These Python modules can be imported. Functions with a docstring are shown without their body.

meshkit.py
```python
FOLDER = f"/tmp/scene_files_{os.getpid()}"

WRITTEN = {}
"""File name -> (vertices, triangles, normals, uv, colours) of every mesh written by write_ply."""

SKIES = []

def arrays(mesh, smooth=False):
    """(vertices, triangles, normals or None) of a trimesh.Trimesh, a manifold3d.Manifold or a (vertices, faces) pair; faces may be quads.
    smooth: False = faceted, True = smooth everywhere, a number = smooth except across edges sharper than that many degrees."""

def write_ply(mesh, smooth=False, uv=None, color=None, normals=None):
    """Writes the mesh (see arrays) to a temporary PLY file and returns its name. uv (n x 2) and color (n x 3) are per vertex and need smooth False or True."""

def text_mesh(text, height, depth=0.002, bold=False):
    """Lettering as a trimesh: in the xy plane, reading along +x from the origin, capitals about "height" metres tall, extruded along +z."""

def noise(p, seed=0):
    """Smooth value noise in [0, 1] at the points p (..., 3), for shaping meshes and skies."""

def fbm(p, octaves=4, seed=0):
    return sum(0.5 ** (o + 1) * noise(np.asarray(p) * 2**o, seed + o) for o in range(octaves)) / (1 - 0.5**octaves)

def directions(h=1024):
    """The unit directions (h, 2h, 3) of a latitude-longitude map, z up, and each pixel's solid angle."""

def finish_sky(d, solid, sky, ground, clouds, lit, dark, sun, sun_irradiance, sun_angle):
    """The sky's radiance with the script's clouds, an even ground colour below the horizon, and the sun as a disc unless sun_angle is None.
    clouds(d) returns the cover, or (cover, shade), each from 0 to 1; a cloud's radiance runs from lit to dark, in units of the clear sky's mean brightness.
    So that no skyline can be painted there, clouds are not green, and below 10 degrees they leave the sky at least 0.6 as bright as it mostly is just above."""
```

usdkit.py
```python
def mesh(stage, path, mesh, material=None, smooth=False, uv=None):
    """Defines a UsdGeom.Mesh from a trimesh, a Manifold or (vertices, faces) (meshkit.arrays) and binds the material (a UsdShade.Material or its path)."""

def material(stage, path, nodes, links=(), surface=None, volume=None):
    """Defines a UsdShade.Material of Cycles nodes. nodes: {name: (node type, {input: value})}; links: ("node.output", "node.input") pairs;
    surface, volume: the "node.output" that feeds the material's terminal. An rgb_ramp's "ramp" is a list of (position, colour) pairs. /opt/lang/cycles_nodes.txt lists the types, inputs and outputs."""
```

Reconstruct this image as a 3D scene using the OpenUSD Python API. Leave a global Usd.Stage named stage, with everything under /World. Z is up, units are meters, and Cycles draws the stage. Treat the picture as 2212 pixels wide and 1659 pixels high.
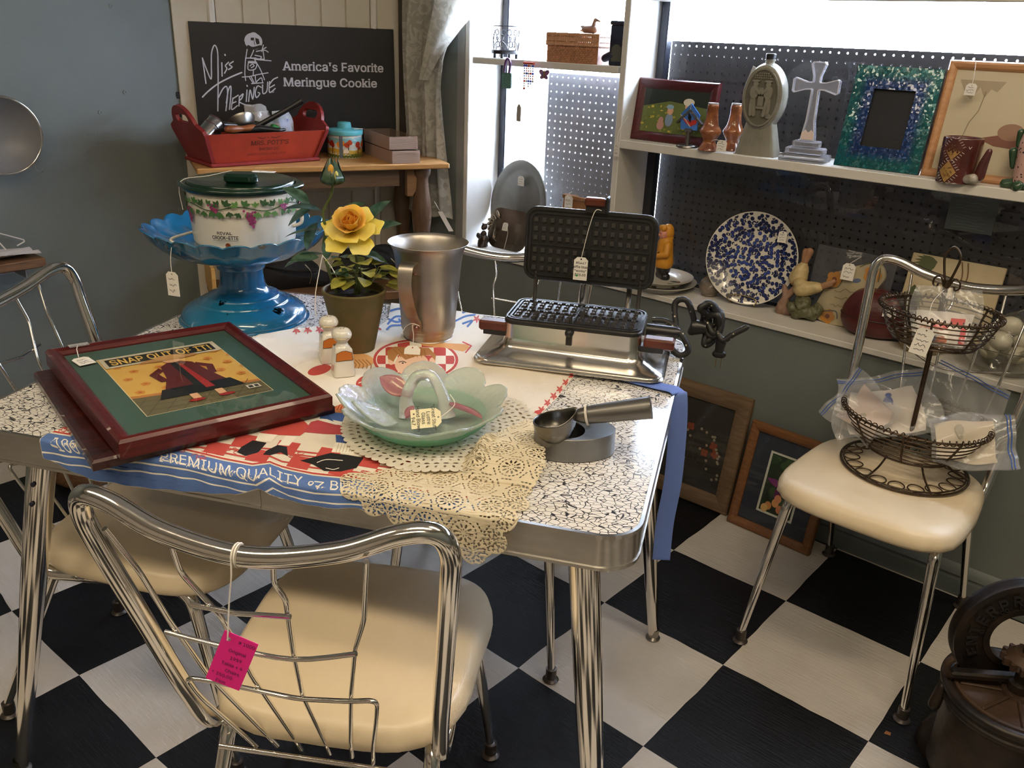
import math, random, numpy as np, trimesh, shapely, usdkit, meshkit
import manifold3d as m3
from shapely import affinity
from shapely.geometry import Polygon, LineString, Point, box as sbox
from shapely.ops import unary_union
from pxr import Usd, UsdGeom, UsdLux, UsdShade, Gf, Sdf, Vt
random.seed(7); RNG = np.random.default_rng(7)
stage = Usd.Stage.CreateInMemory()
UsdGeom.SetStageUpAxis(stage, 'Z'); UsdGeom.SetStageMetersPerUnit(stage, 1.0)
UsdGeom.Xform.Define(stage, '/World')
PI = math.pi

# ---------------------------------------------------------------- camera, sky, lamps, exposure
def set_camera():
    yaw, pitch, roll, fpx = -0.703546787, 0.388647304, 0.0411324671, 1852.25
    f = np.array([math.cos(pitch)*math.sin(yaw), math.cos(pitch)*math.cos(yaw), -math.sin(pitch)])
    r0 = np.array([math.cos(yaw), -math.sin(yaw), 0]); u0 = np.cross(r0, f)
    r = math.cos(roll)*r0 + math.sin(roll)*u0; u = np.cross(r, f)
    c = UsdGeom.Camera.Define(stage, '/World/camera')
    c.CreateHorizontalApertureAttr(36.0); c.CreateVerticalApertureAttr(27.0)
    c.CreateFocalLengthAttr(36.0*fpx/2212); c.CreateClippingRangeAttr((0.05, 200.0))
    c.CreateExposureAttr(EXPOSURE)
    p = (1.01773153, -1.61622112, 1.38998121)
    c.AddTransformOp().Set(Gf.Matrix4d(*r, 0, *u, 0, *(-f), 0, *p, 1))
EXPOSURE = 0.0
set_camera()
# overcast bright daylight outside the shop window
dome = UsdLux.DomeLight.Define(stage, '/World/daylight'); dome.CreateIntensityAttr(14.0); dome.CreateColorAttr(Gf.Vec3f(0.76, 0.88, 1.12))
# warm fluorescent lamps on the shop ceiling, behind and above the camera
def lamp(name, x, y, z, w, h, inten, col, rz=0):
    l = UsdLux.RectLight.Define(stage, '/World/'+name); l.CreateWidthAttr(w); l.CreateHeightAttr(h)
    l.CreateIntensityAttr(inten); l.CreateColorAttr(Gf.Vec3f(*col)); l.AddTranslateOp().Set((x, y, z)); l.AddRotateZOp().Set(rz)
WARM = (1.0, 0.82, 0.58)
for k_, (x_, y_, i_) in enumerate(((0.95, -1.45, 20), (-0.55, -2.3, 17), (1.75, -2.9, 17), (1.35, -0.35, 17))): lamp('ceiling_lamp'+('_%03d' % k_ if k_ else ''), x_, y_, 2.66, 1.25, 0.30, i_, WARM, 25)

# ---------------------------------------------------------------- helpers
def C(h):                       # '#rrggbb' sRGB -> linear
    v = np.array([int(h[i:i+2], 16)/255 for i in (1, 3, 5)])
    return tuple(np.where(v <= .04045, v/12.92, ((v+.055)/1.055)**2.4))
MATS = {}
def mat(name, col, rough=.5, metal=0., vary=0., vscale=20., bump=0., bscale=60., tr=0., ior=1.5, coat=0., sub=0., stretch=None, spec=.5, col2=None, alpha=1., sheen=0., thin=0, vrough=0.):
    """One principled material; vary: strength of a noise in its colour (towards col2), bump: fine relief."""
    if name in MATS: return MATS[name]
    if isinstance(col, str): col = C(col)
    if isinstance(col2, str): col2 = C(col2)
    n = {'p': ('principled_bsdf', dict(base_color=col, roughness=rough, metallic=metal, transmission_weight=tr, ior=ior, coat_weight=coat, subsurface_weight=sub, specular_ior_level=spec, alpha=alpha, sheen_weight=sheen))}
    L = []
    if vary or bump or vrough:
        n['tc'] = ('texture_coordinate', {}); src = 'tc.object'
        if stretch: n['mp'] = ('mapping', dict(scale=stretch)); L.append((src, 'mp.vector')); src = 'mp.vector'
    if vary:
        a = tuple(c*(1-vary) for c in col); b = tuple(min(1, c*(1+vary*.7)) for c in col)
        if col2 is not None: a, b = col, col2
        n['n'] = ('noise_texture', dict(scale=vscale, detail=5., roughness=.6)); n['r'] = ('rgb_ramp', {'ramp': [(.32, a), (.68, b)]})
        L += [(src, 'n.vector'), ('n.fac', 'r.fac'), ('r.color', 'p.base_color')]
    if vrough:
        n['vn'] = ('noise_texture', dict(scale=vscale, detail=4.)); n['vm'] = ('map_range', dict(to_min=max(0, rough-vrough), to_max=rough+vrough))
        L += [(src, 'vn.vector'), ('vn.fac', 'vm.value'), ('vm.result', 'p.roughness')]
    if bump:
        n['bn'] = ('noise_texture', dict(scale=bscale, detail=4.)); n['b'] = ('bump', dict(strength=min(1, bump), distance=.002))
        L += [(src, 'bn.vector'), ('bn.fac', 'b.height'), ('b.normal', 'p.normal')]
    MATS[name] = usdkit.material(stage, '/World/Looks/'+name, n, L, surface='p.BSDF')
    return MATS[name]
def wood(name, a, b, rough=.45, scale=9., stretch=(1, 12, 12), coat=0.):
    if name in MATS: return MATS[name]
    a, b = (C(x) if isinstance(x, str) else x for x in (a, b))
    MATS[name] = usdkit.material(stage, '/World/Looks/'+name, {'tc': ('texture_coordinate', {}), 'mp': ('mapping', dict(scale=stretch)), 'n': ('noise_texture', dict(scale=scale, detail=6., roughness=.65, distortion=.6)),
        'r': ('rgb_ramp', {'ramp': [(.3, a), (.7, b)]}), 'p': ('principled_bsdf', dict(roughness=rough, coat_weight=coat)), 'b': ('bump', dict(strength=.25, distance=.001))},
        [('tc.object', 'mp.vector'), ('mp.vector', 'n.vector'), ('n.fac', 'r.fac'), ('r.color', 'p.base_color'), ('n.fac', 'b.height'), ('b.normal', 'p.normal')], surface='p.BSDF')
    return MATS[name]
def glassy(name, col, rough=.05, mixf=.75, ior=1.45):
    """thin clear sheet: mostly transparent, with a reflection"""
    if name in MATS: return MATS[name]
    if isinstance(col, str): col = C(col)
    MATS[name] = usdkit.material(stage, '/World/Looks/'+name, {'t': ('transparent_bsdf', dict(color=col)), 'g': ('glossy_bsdf', dict(color=(.95, .95, .95), roughness=rough)), 'f': ('fresnel', dict(IOR=ior)), 'ge': ('geometry', {}), 'bf': ('math', dict(math_type='subtract', value1=1.)), 'fm': ('math', dict(math_type='multiply')), 'm': ('mix_closure', {})},
        [('ge.backfacing', 'bf.value2'), ('f.fac', 'fm.value1'), ('bf.value', 'fm.value2'), ('fm.value', 'm.fac'), ('t.BSDF', 'm.closure1'), ('g.BSDF', 'm.closure2')], surface='m.closure')
    return MATS[name]
def plastic_film(name, milk=.18, col=(.9, .92, .95), rough=.12):
    """wrinkled clear plastic bag"""
    if name in MATS: return MATS[name]
    MATS[name] = usdkit.material(stage, '/World/Looks/'+name, {'tc': ('texture_coordinate', {}), 'n': ('noise_texture', dict(scale=17., detail=3.)), 'b': ('bump', dict(strength=.7, distance=.006)),
        't': ('transparent_bsdf', dict(color=(.97, .98, .99))), 'd': ('diffuse_bsdf', dict(color=col)), 'm1': ('mix_closure', dict(fac=milk)), 'g': ('glossy_bsdf', dict(color=(1, 1, 1), roughness=rough)), 'f': ('layer_weight', dict(blend=.22)), 'm': ('mix_closure', {})},
        [('tc.object', 'n.vector'), ('n.fac', 'b.height'), ('b.normal', 'g.normal'), ('t.BSDF', 'm1.closure1'), ('d.BSDF', 'm1.closure2'), ('f.fresnel', 'm.fac'), ('m1.closure', 'm.closure1'), ('g.BSDF', 'm.closure2')], surface='m.closure')
    return MATS[name]
def print_mat(name='print', rough=.6, coat=0.):
    """reads flat print colours from the mesh"""
    if name in MATS: return MATS[name]
    MATS[name] = usdkit.material(stage, '/World/Looks/'+name, {'a': ('attribute', {'attribute': 'ink'}), 'p': ('principled_bsdf', dict(roughness=rough, coat_weight=coat))}, [('a.color', 'p.base_color')], surface='p.BSDF')
    return MATS[name]
USED = {}
def free(path):
    k = USED.get(path, 0); USED[path] = k+1
    return path if k == 0 else '%s_%03d' % (path, k)
def tagd(p, label=None, cat=None, group=None, kind=None):
    for k, v in (('label', label), ('category', cat), ('group', group), ('kind', kind)):
        if v: p.SetCustomDataByKey(k, v)
    return p
def rotz(t): return trimesh.transformations.rotation_matrix(t, [0, 0, 1])
def T4(loc=(0, 0, 0), rz=0., tilt=0., rx=None):
    """origin at loc, turned about z by rz, then leaning back about its local x axis by tilt"""
    m = np.eye(4); m[:3, 3] = loc
    return m @ rotz(rz) @ trimesh.transformations.rotation_matrix(tilt, [1, 0, 0])
class Thing:
    def __init__(s, name, label, cat, loc=(0, 0, 0), rz=0., m=None, group=None, kind=None):
        s.path = free('/World/'+name); x = UsdGeom.Xform.Define(stage, s.path); s.prim = x.GetPrim()
        s.m = T4(loc, rz) if m is None else m
        x.AddTransformOp().Set(Gf.Matrix4d(*s.m.T.ravel())); tagd(s.prim, label, cat, group, kind)
    def part(s, name, mesh, material, smooth=35, label=None, parent=None, uv=None, ink=None, kind=None):
        path = free((parent or s.path)+'/'+name)
        return put(path, mesh, material, smooth, label, ink=ink, kind=kind)
def put(path, mesh, material, smooth=35, label=None, cat=None, group=None, kind=None, ink=None):
    if isinstance(mesh, (list,)): mesh = cat_(mesh)
    if ink is not None: smooth = False
    g = usdkit.mesh(stage, path, mesh, material, smooth=smooth)
    if ink is not None:
        assert len(ink) == len(g.GetPointsAttr().Get()), (path, len(ink), len(g.GetPointsAttr().Get()))
        UsdGeom.PrimvarsAPI(g).CreatePrimvar('ink', Sdf.ValueTypeNames.Color3fArray, 'vertex').Set(Vt.Vec3fArray.FromNumpy(np.asarray(ink, np.float32)))
    g.CreateDoubleSidedAttr(True)
    tagd(g.GetPrim(), label, cat, group, kind)
    return path
def solo(name, mesh, material, label, cat, smooth=35, group=None, kind=None):
    return put(free('/World/'+name), mesh, material, smooth, label, cat, group, kind)
def struct(name, mesh, material, smooth=35, label=None):
    return put(free('/World/'+name), mesh, material, smooth, label, kind='structure')
def clone(th, loc, rz, label, group=None, name=None):
    p = free('/World/'+(name or th.path.split('/')[-1])); x = UsdGeom.Xform.Define(stage, p); pr = x.GetPrim()
    pr.GetReferences().AddInternalReference(th.path)
    m = T4(loc, rz); x.GetPrim().GetAttribute('xformOp:transform').Set(Gf.Matrix4d(*m.T.ravel()))
    cd = th.prim.GetCustomData(); tagd(pr, label, cd['category'], group or cd.get('group')); pr.SetInstanceable(True)
    return pr
# ---- shapes (trimesh)
def cat_(ms):
    ms = [tm(m) for m in ms]; return trimesh.util.concatenate(ms)
def tm(m):
    if isinstance(m, trimesh.Trimesh): return m
    v, f, _ = meshkit.arrays(m); return trimesh.Trimesh(v, f, process=False)
def mv(m, t=(0, 0, 0), r=None, s=None):
    m = tm(m).copy()
    if s is not None: m.apply_scale(s)
    if r is not None:
        for ang, ax in (r if isinstance(r, list) else [r]): m.apply_transform(trimesh.transformations.rotation_matrix(ang, {'x': [1, 0, 0], 'y': [0, 1, 0], 'z': [0, 0, 1]}.get(ax, ax)))
    m.apply_translation(t); return m
def box(sx, sy, sz, c=(0, 0, 0), bev=0.):
    """box with its base centre at c; bev rounds all edges with a chamfer"""
    if bev <= 0: m = trimesh.creation.box((sx, sy, sz))
    else:
        b = min(bev, sx*.49, sy*.49, sz*.49); P = []
        for k in range(3):
            h = [sx/2-b, sy/2-b, sz/2-b]; h[k] += b
            P += [(a*h[0], bb*h[1], cc*h[2]) for a in (-1, 1) for bb in (-1, 1) for cc in (-1, 1)]
        m = trimesh.convex.convex_hull(np.array(P))
    m.apply_translation((c[0], c[1], c[2]+sz/2)); return m
def spline(P, n=8, closed=False):
    P = np.asarray(P, float); N = len(P); out = []
    rng = range(N if closed else N-1)
    for i in rng:
        if closed: a, b, c, d = P[(i-1) % N], P[i], P[(i+1) % N], P[(i+2) % N]
        else: a, b, c, d = P[max(i-1, 0)], P[i], P[i+1], P[min(i+2, N-1)]
        for t in np.arange(n)/n: out.append(.5*(2*b+(c-a)*t+(2*a-5*b+4*c-d)*t*t+(3*b-a-3*c+d)*t**3))
    if not closed: out.append(P[-1])
    return np.array(out)
def bend(P, rad=.03, n=6):
    """polyline with rounded corners"""
    P = [np.asarray(p, float) for p in P]; out = [P[0]]
    for a, b, c in zip(P, P[1:], P[2:]):
        r = min(rad, np.linalg.norm(a-b)*.45, np.linalg.norm(c-b)*.45)
        p, q = b+(a-b)/np.linalg.norm(a-b)*r, b+(c-b)/np.linalg.norm(c-b)*r
        out += [(1-t)**2*p+2*t*(1-t)*b+t*t*q for t in np.linspace(0, 1, n)]
    return np.array(out+[P[-1]])
def tube(P, r, k=8, closed=False, caps=True):
    P = np.asarray(P, float); n = len(P); r = np.broadcast_to(np.asarray(r, float), (n,))
    t = (np.roll(P, -1, 0)-np.roll(P, 1, 0)) if closed else np.gradient(P, axis=0)
    t = t/(np.linalg.norm(t, axis=1, keepdims=True)+1e-12)
    u = np.cross(t[0], [0, 0, 1.] if abs(t[0][2]) < .9 else [1., 0, 0]); u /= np.linalg.norm(u); U = [u]
    for i in range(1, n):
        u = u-t[i]*(u@t[i]); u /= np.linalg.norm(u)+1e-12; U.append(u)
    U = np.array(U)
    if closed:                       # spread the leftover twist
        u = U[-1]-t[0]*(U[-1]@t[0]); u /= np.linalg.norm(u); W0 = np.cross(t[0], U[0])
        ang = math.atan2(u@W0, u@U[0]); al = -ang*np.arange(n)/n; W = np.cross(t, U)
        U = U*np.cos(al)[:, None]+W*np.sin(al)[:, None]
    W = np.cross(t, U); a = np.arange(k)*2*PI/k
    v = (P[:, None]+r[:, None, None]*(np.cos(a)[None, :, None]*U[:, None]+np.sin(a)[None, :, None]*W[:, None])).reshape(-1, 3)
    m = n if closed else n-1
    i, j = np.meshgrid(np.arange(m), np.arange(k), indexing='ij'); i2 = (i+1) % n; j2 = (j+1) % k
    f = np.stack([i*k+j, i*k+j2, i2*k+j2, i2*k+j], -1).reshape(-1, 4); f = np.vstack([f[:, [0, 1, 2]], f[:, [0, 2, 3]]])
    if caps and not closed:
        v = np.vstack([v, P[0], P[-1]]); q = np.arange(k); z = n*k
        f = np.vstack([f, np.stack([np.full(k, z), (q+1) % k, q], 1), np.stack([np.full(k, z+1), (n-1)*k+q, (n-1)*k+(q+1) % k], 1)])
    return trimesh.Trimesh(v, f, process=False)
def lathe(prof, n=40, mod=None, sx=1., sy=1.):
    """prof: (radius, z) pairs; mod(angle, i) scales the radius"""
    prof = np.asarray(prof, float); a = np.arange(n)*2*PI/n; k = len(prof)
    R = prof[:, 0][:, None]*np.ones(n)[None]
    Z = prof[:, 1][:, None]*np.ones(n)[None]
    if mod is not None: R, Z = mod(R, Z, a[None]*np.ones((k, 1)))
    v = np.stack([R*np.cos(a)*sx, R*np.sin(a)*sy, Z], -1).reshape(-1, 3)
    i, j = np.meshgrid(np.arange(k-1), np.arange(n), indexing='ij'); j2 = (j+1) % n
    f = np.stack([i*n+j, i*n+j2, (i+1)*n+j2, (i+1)*n+j], -1).reshape(-1, 4)
    m = trimesh.Trimesh(v, np.vstack([f[:, [0, 1, 2]], f[:, [0, 2, 3]]]), process=False)
    m.merge_vertices(); m.update_faces(m.nondegenerate_faces()); return m
def smoothprof(P, n=5): return spline(P, n)
def prism(poly, h, z=0.):
    if not isinstance(poly, (Polygon, shapely.MultiPolygon)): poly = Polygon(poly)
    gs = [g for g in getattr(poly, 'geoms', [poly]) if g.area > 1e-10]
    m = cat_([trimesh.creation.extrude_polygon(g, h, engine='earcut') for g in gs]); m.apply_translation((0, 0, z)); return m
def rrect(w, h, r, n=6): return sbox(-w/2+r, -h/2+r, w/2-r, h/2-r).buffer(r, quad_segs=n)
def rslab(w, d, h, r, bev, c=(0, 0, 0), n=6):
    """rounded-corner slab with bevelled top and bottom edges"""
    P = np.array(rrect(w, d, r, n).exterior.coords)[:-1]; Q = np.array(rrect(w-2*bev, d-2*bev, max(r-bev, .0005), n).exterior.coords)[:-1]
    v = np.vstack([np.c_[Q, np.zeros(len(Q))], np.c_[P, np.full(len(P), bev)], np.c_[P, np.full(len(P), h-bev)], np.c_[Q, np.full(len(Q), h)]])
    m = trimesh.convex.convex_hull(v); m.apply_translation(c); return m
def grid(fn, nu, nv, closed_u=False):
    """fn(u, v) -> (..., 3) on the unit square"""
    u, v = np.meshgrid(np.linspace(0, 1, nu), np.linspace(0, 1, nv), indexing='ij'); p = fn(u, v).reshape(-1, 3)
    i, j = np.meshgrid(np.arange(nu-1), np.arange(nv-1), indexing='ij')
    f = np.stack([i*nv+j, (i+1)*nv+j, (i+1)*nv+j+1, i*nv+j+1], -1).reshape(-1, 4)
    return trimesh.Trimesh(p, np.vstack([f[:, [0, 1, 2]], f[:, [0, 2, 3]]]), process=False)
def thick(m, d):
    """gives a sheet a real thickness d (down its normals)"""
    v, f, n = meshkit.arrays(m, True); k = len(v); e = trimesh.Trimesh(v, f, process=False)
    ed = np.sort(e.edges, axis=1); uq, inv, cnt = np.unique(ed, axis=0, return_inverse=True, return_counts=True)
    b = e.edges[cnt[inv] == 1]
    side = np.vstack([np.c_[b[:, 1], b[:, 0], b[:, 0]+k], np.c_[b[:, 1], b[:, 0]+k, b[:, 1]+k]])
    return trimesh.Trimesh(np.vstack([v, v-n*d]), np.vstack([f, f[:, ::-1]+k, side]), process=False)
def ball(r, c=(0, 0, 0), sub=2, s=(1, 1, 1)):
    m = trimesh.creation.icosphere(sub, r); m.apply_scale(s); m.apply_translation(c); return m
def cyl(r, h, c=(0, 0, 0), n=24, r2=None):
    return mv(lathe([(0, 0), (r, 0), (r if r2 is None else r2, h), (0, h)], n), c)
def blob(parts, ref=.006, it=8, nz=0., nsc=40., seed=0):
    """union of hulls of spheres: parts = list of lists of (x, y, z, r); refined and smoothed into one surface"""
    S = lambda p: m3.Manifold.sphere(p[3], 16).translate(p[:3])
    M = m3.Manifold.batch_boolean([m3.Manifold.batch_hull([S(p) for p in b]) if len(b) > 1 else S(b[0]) for b in parts], m3.OpType.Add)
    M = M.refine_to_length(ref); m = tm(M); m.merge_vertices()
    if it: trimesh.smoothing.filter_taubin(m, iterations=it)
    if nz: m.vertices = m.vertices+m.vertex_normals*((meshkit.fbm(m.vertices*nsc, 3, seed)-.5)*2*nz)[:, None]
    return m
_TX = {}
def text(s, h, bold=False, serif=False):
    """lettering as a shapely shape, capitals h tall, from the origin along +x"""
    k = (s, h, bold, serif)
    if k not in _TX:
        m = meshkit.text_mesh(s, h, .001, bold); t = m.triangles[m.face_normals[:, 2] > .9]
        g = unary_union([Polygon(x[:, :2]).buffer(h*.004) for x in t])
        if serif:                    # slab feet and heads on the upright stems
            add = []; S = h*.085
            for y, up in ((0, 1), (h, -1), (h*.76, -1)):
                c = g.intersection(LineString([(-1, y+up*h*.05), (9, y+up*h*.05)]))
                for e in getattr(c, 'geoms', [c]):
                    if e.is_empty: continue
                    x0, x1 = e.bounds[0], e.bounds[2]
                    if not h*.06 < x1-x0 < h*.30: continue
                    m_ = g.intersection(LineString([(x0-h*.5, y+up*h*.22), (x1+h*.5, y+up*h*.22)])); near = [q.bounds for q in getattr(m_, 'geoms', [m_]) if not q.is_empty and q.bounds[0] < x1 and q.bounds[2] > x0]
                    if not near or near[0][2]-near[0][0] > h*.32: continue
                    if y == h*.76 and not g.intersection(sbox(x0, y+h*.08, x1, y+h*.2)).is_empty: continue
                    xr = h*.10 if y != h*.76 else h*.02
                    add.append(sbox(x0-h*.10, min(y, y+up*S), x1+xr, max(y, y+up*S)))
            g = unary_union([g]+add)
        _TX[k] = g
    return _TX[k]
def at(g, x=0, y=0, rot=0, s=1.): return affinity.translate(affinity.rotate(affinity.scale(g, s, s, origin=(0, 0)), rot, origin=(0, 0)), x, y)
def ctext(s, h, x, y, bold=False, serif=False, w=None):
    g = text(s, h, bold, serif); b = g.bounds
    g = affinity.translate(g, -(b[0]+b[2])/2, 0)
    if w: g = affinity.scale(g, w/(b[2]-b[0]), 1, origin=(0, 0))
    return affinity.translate(g, x, y)
def stroke(P, w, sm=6): return LineString(spline(P, sm) if sm and len(P) > 2 else P).buffer(w/2, quad_segs=3)
def scribble(x, y, w, h, rows, seed, lw=.0011):
    r = random.Random(seed); out = []
    for k in range(rows):
        yy = y-h*(k+.5)/rows; n = r.randint(5, 9); x0 = x+r.random()*w*.18; ww = w*(.55+.27*r.random()); a = h/rows*.28
        out.append(stroke([(x0+ww*i/n, yy+r.uniform(-a, a)) for i in range(n+1)], lw, 4))
    return unary_union(out)
def decal(shapes, fn=None, lift=.0004, step=.00008, maxe=None, flat=False):
    """flat print: [(shapely shape, colour)] in order -> (mesh, vertex colours). fn maps (n, 2) -> (points, normals); default the xy plane"""
    V, F, I, n = [], [], [], 0
    if flat:                     # upper shapes cut the lower ones away, so that all ink lies in one layer
        over, out = None, []
        for g, col in reversed(shapes):
            q = g if over is None else g.difference(over); over = g if over is None else over.union(g); out.append((q, col))
        shapes, step = out, 0.
    for k, (g, col) in enumerate(shapes):
        col = C(col) if isinstance(col, str) else col
        for p in getattr(g, 'geoms', [g]):
            if p.geom_type != 'Polygon' or p.area < 1e-9: continue
            v, f = trimesh.creation.triangulate_polygon(p, engine='earcut')
            if len(f) == 0: continue
            v = np.c_[v, np.zeros(len(v))]
            if maxe: v, f = trimesh.remesh.subdivide_to_size(v, f, maxe, max_iter=12)
            P = v[:, :2]
            if fn is None: w = np.c_[P, np.full(len(P), lift+k*step)]
            else:
                q, nn = fn(P); w = q+nn*(lift+k*step)
            V.append(w); F.append(np.asarray(f)+n); n += len(w); I.append(np.tile(col, (len(w), 1)))
    V, F, I = np.vstack(V), np.vstack(F), np.vstack(I); F = F[(F[:, 0] != F[:, 1]) & (F[:, 1] != F[:, 2]) & (F[:, 0] != F[:, 2])]; u, F2 = np.unique(F, return_inverse=True)
    return trimesh.Trimesh(V[u], F2.reshape(-1, 3), process=False), I[u]
def on_cyl(r, z0=0., a0=0., rfun=None):
    """maps x = arc length, y = height onto a standing cylinder of radius r (rfun(z) if it tapers), x=0 at angle a0"""
    def fn(P):
        rr = r if rfun is None else rfun(P[:, 1]+z0); a = a0+P[:, 0]/r
        n = np.c_[np.cos(a), np.sin(a), np.zeros(len(P))]; return np.c_[rr*np.cos(a), rr*np.sin(a), P[:, 1]+z0], n
    return fn
def on_plane(o, ex, ey):
    o, ex, ey = (np.asarray(x, float) for x in (o, ex, ey)); n = np.cross(ex, ey)
    return lambda P: (o+P[:, :1]*ex+P[:, 1:]*ey, np.tile(n, (len(P), 1)))
def flower(x, y, r, k=5, rot=0.): return unary_union([Point(x+r*.55*math.cos(rot+2*PI*i/k), y+r*.55*math.sin(rot+2*PI*i/k)).buffer(r*.48, quad_segs=4) for i in range(k)])
def leafp(x, y, L, w, ang): return at(Polygon([(0, 0), (L*.3, w/2), (L*.65, w*.4), (L, 0), (L*.65, -w*.4), (L*.3, -w/2)]), x, y, math.degrees(ang))
def ellipse(x, y, a, b, rot=0): return at(affinity.scale(Point(0, 0).buffer(1, quad_segs=10), a, b), x, y, rot)
# ---------------------------------------------------------------- the room
WX0, WX1, WY, GY = -1.90, 2.6, 0.7225, 0.905      # left wall, right wall, face of the window wall, glass plane
WALL = mat('wall_paint', (.150, .172, .163), .55, vary=.06, vscale=3., bump=.12, bscale=220.)
TRIMW = mat('white_trim_paint', (.66, .64, .60), .42, vary=.05, vscale=5., bump=.15, bscale=50.)
CREAM = mat('cream_door_paint', (.60, .55, .45), .45, vary=.05, vscale=4., bump=.1)
DARKFR = mat('dark_window_frame', (.018, .020, .03), .35)
CHROME = mat('chrome', (.84, .82, .79), .12, 1.)
STEEL = mat('brushed_aluminium', (.62, .60, .57), .27, 1., vary=.10, vscale=14., stretch=(.25, 1, 1), vrough=.08)
def tile_mats():
    out = []
    for nm, col, fleck, r in (('white_floor_paint', (.56, .52, .47), (.20, .17, .14), .5), ('black_floor_paint', (.005, .006, .0085), (.55, .53, .5), .26)):
        out.append(usdkit.material(stage, '/World/Looks/'+nm, {'g': ('geometry', {}), 'mp': ('mapping', dict(scale=(5., 60., 1.), rotation=(0, 0, .02))), 'n': ('noise_texture', dict(scale=2.2, detail=6., roughness=.7)),
            'f': ('noise_texture', dict(scale=38., detail=5., roughness=.75)), 'fr': ('rgb_ramp', {'ramp': [(.735, (0, 0, 0)), (.76, (1, 1, 1))]}), 'd': ('noise_texture', dict(scale=5., detail=4.)), 'dr': ('map_range', dict(from_min=.3, from_max=.7, to_min=.86, to_max=1.05)),
            'sc': ('mix', dict(mix_type='multiply', fac=1., color1=col)), 'mx': ('mix', dict(color2=fleck)), 'p': ('principled_bsdf', dict(roughness=r, specular_ior_level=.24)), 'b': ('bump', dict(strength=1., distance=.003))},
            [('g.position', 'mp.vector'), ('mp.vector', 'n.vector'), ('g.position', 'f.vector'), ('g.position', 'd.vector'), ('d.fac', 'dr.value'), ('dr.result', 'sc.color2'), ('f.fac', 'fr.fac'), ('fr.color', 'mx.fac'), ('sc.color', 'mx.color1'), ('mx.color', 'p.base_color'), ('n.fac', 'b.height'), ('b.normal', 'p.normal')], surface='p.BSDF'))
    return out
TS = .35
def build_floor():
    fl = struct('floor', box(WX1-WX0+.2, 5.4, .05, ((WX0+WX1)/2, -1.9, -.054)), mat('floor_board', (.10, .09, .08), .7), False)
    wm, bm = tile_mats(); fix = {(-2, -3): (181, 1473.6), (-1, -3): (345, 1654), (-3, -3): (42, 1329)}
    seen = {(-2, -3): (-.7085, -1.0612), (-1, -3): (-.3597, -1.0617), (-3, -3): (-1.0566, -1.0735)}
    node = lambda i, j: np.array(seen.get((i, j), (i*TS, j*TS)))
    def edge(i, j, d):
        a, b = node(i, j), node(*((i+1, j) if d == 0 else (i, j+1))); t = np.linspace(0, 1, 9)[:, None]; p = a+(b-a)*t
        w = (meshkit.fbm(np.c_[p*14, np.full(9, d*7.)], 3, 5)-.5)*.009*np.minimum(1, 5*np.minimum(t[:, 0], 1-t[:, 0]))
        p[:, 1 if d == 0 else 0] += w; return p
    for i in range(-6, 8):
        for j in range(-10, 3):
            P = np.vstack([edge(i, j, 0)[:-1], edge(i+1, j, 1)[:-1], edge(i, j+1, 0)[::-1][:-1], edge(i, j, 1)[::-1][:-1]])
            g = Polygon(P).buffer(0).intersection(sbox(WX0, -4.5, WX1, WY))
            if g.area < .002: continue
            m = prism(g, .004, -.004); put(free('/World/floor/tile'), m, wm if (i+j) % 2 else bm, False)
build_floor()
struct('wall_left', box(.1, 5.4, 2.75, (WX0-.05, -1.9, 0)), WALL)
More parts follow.
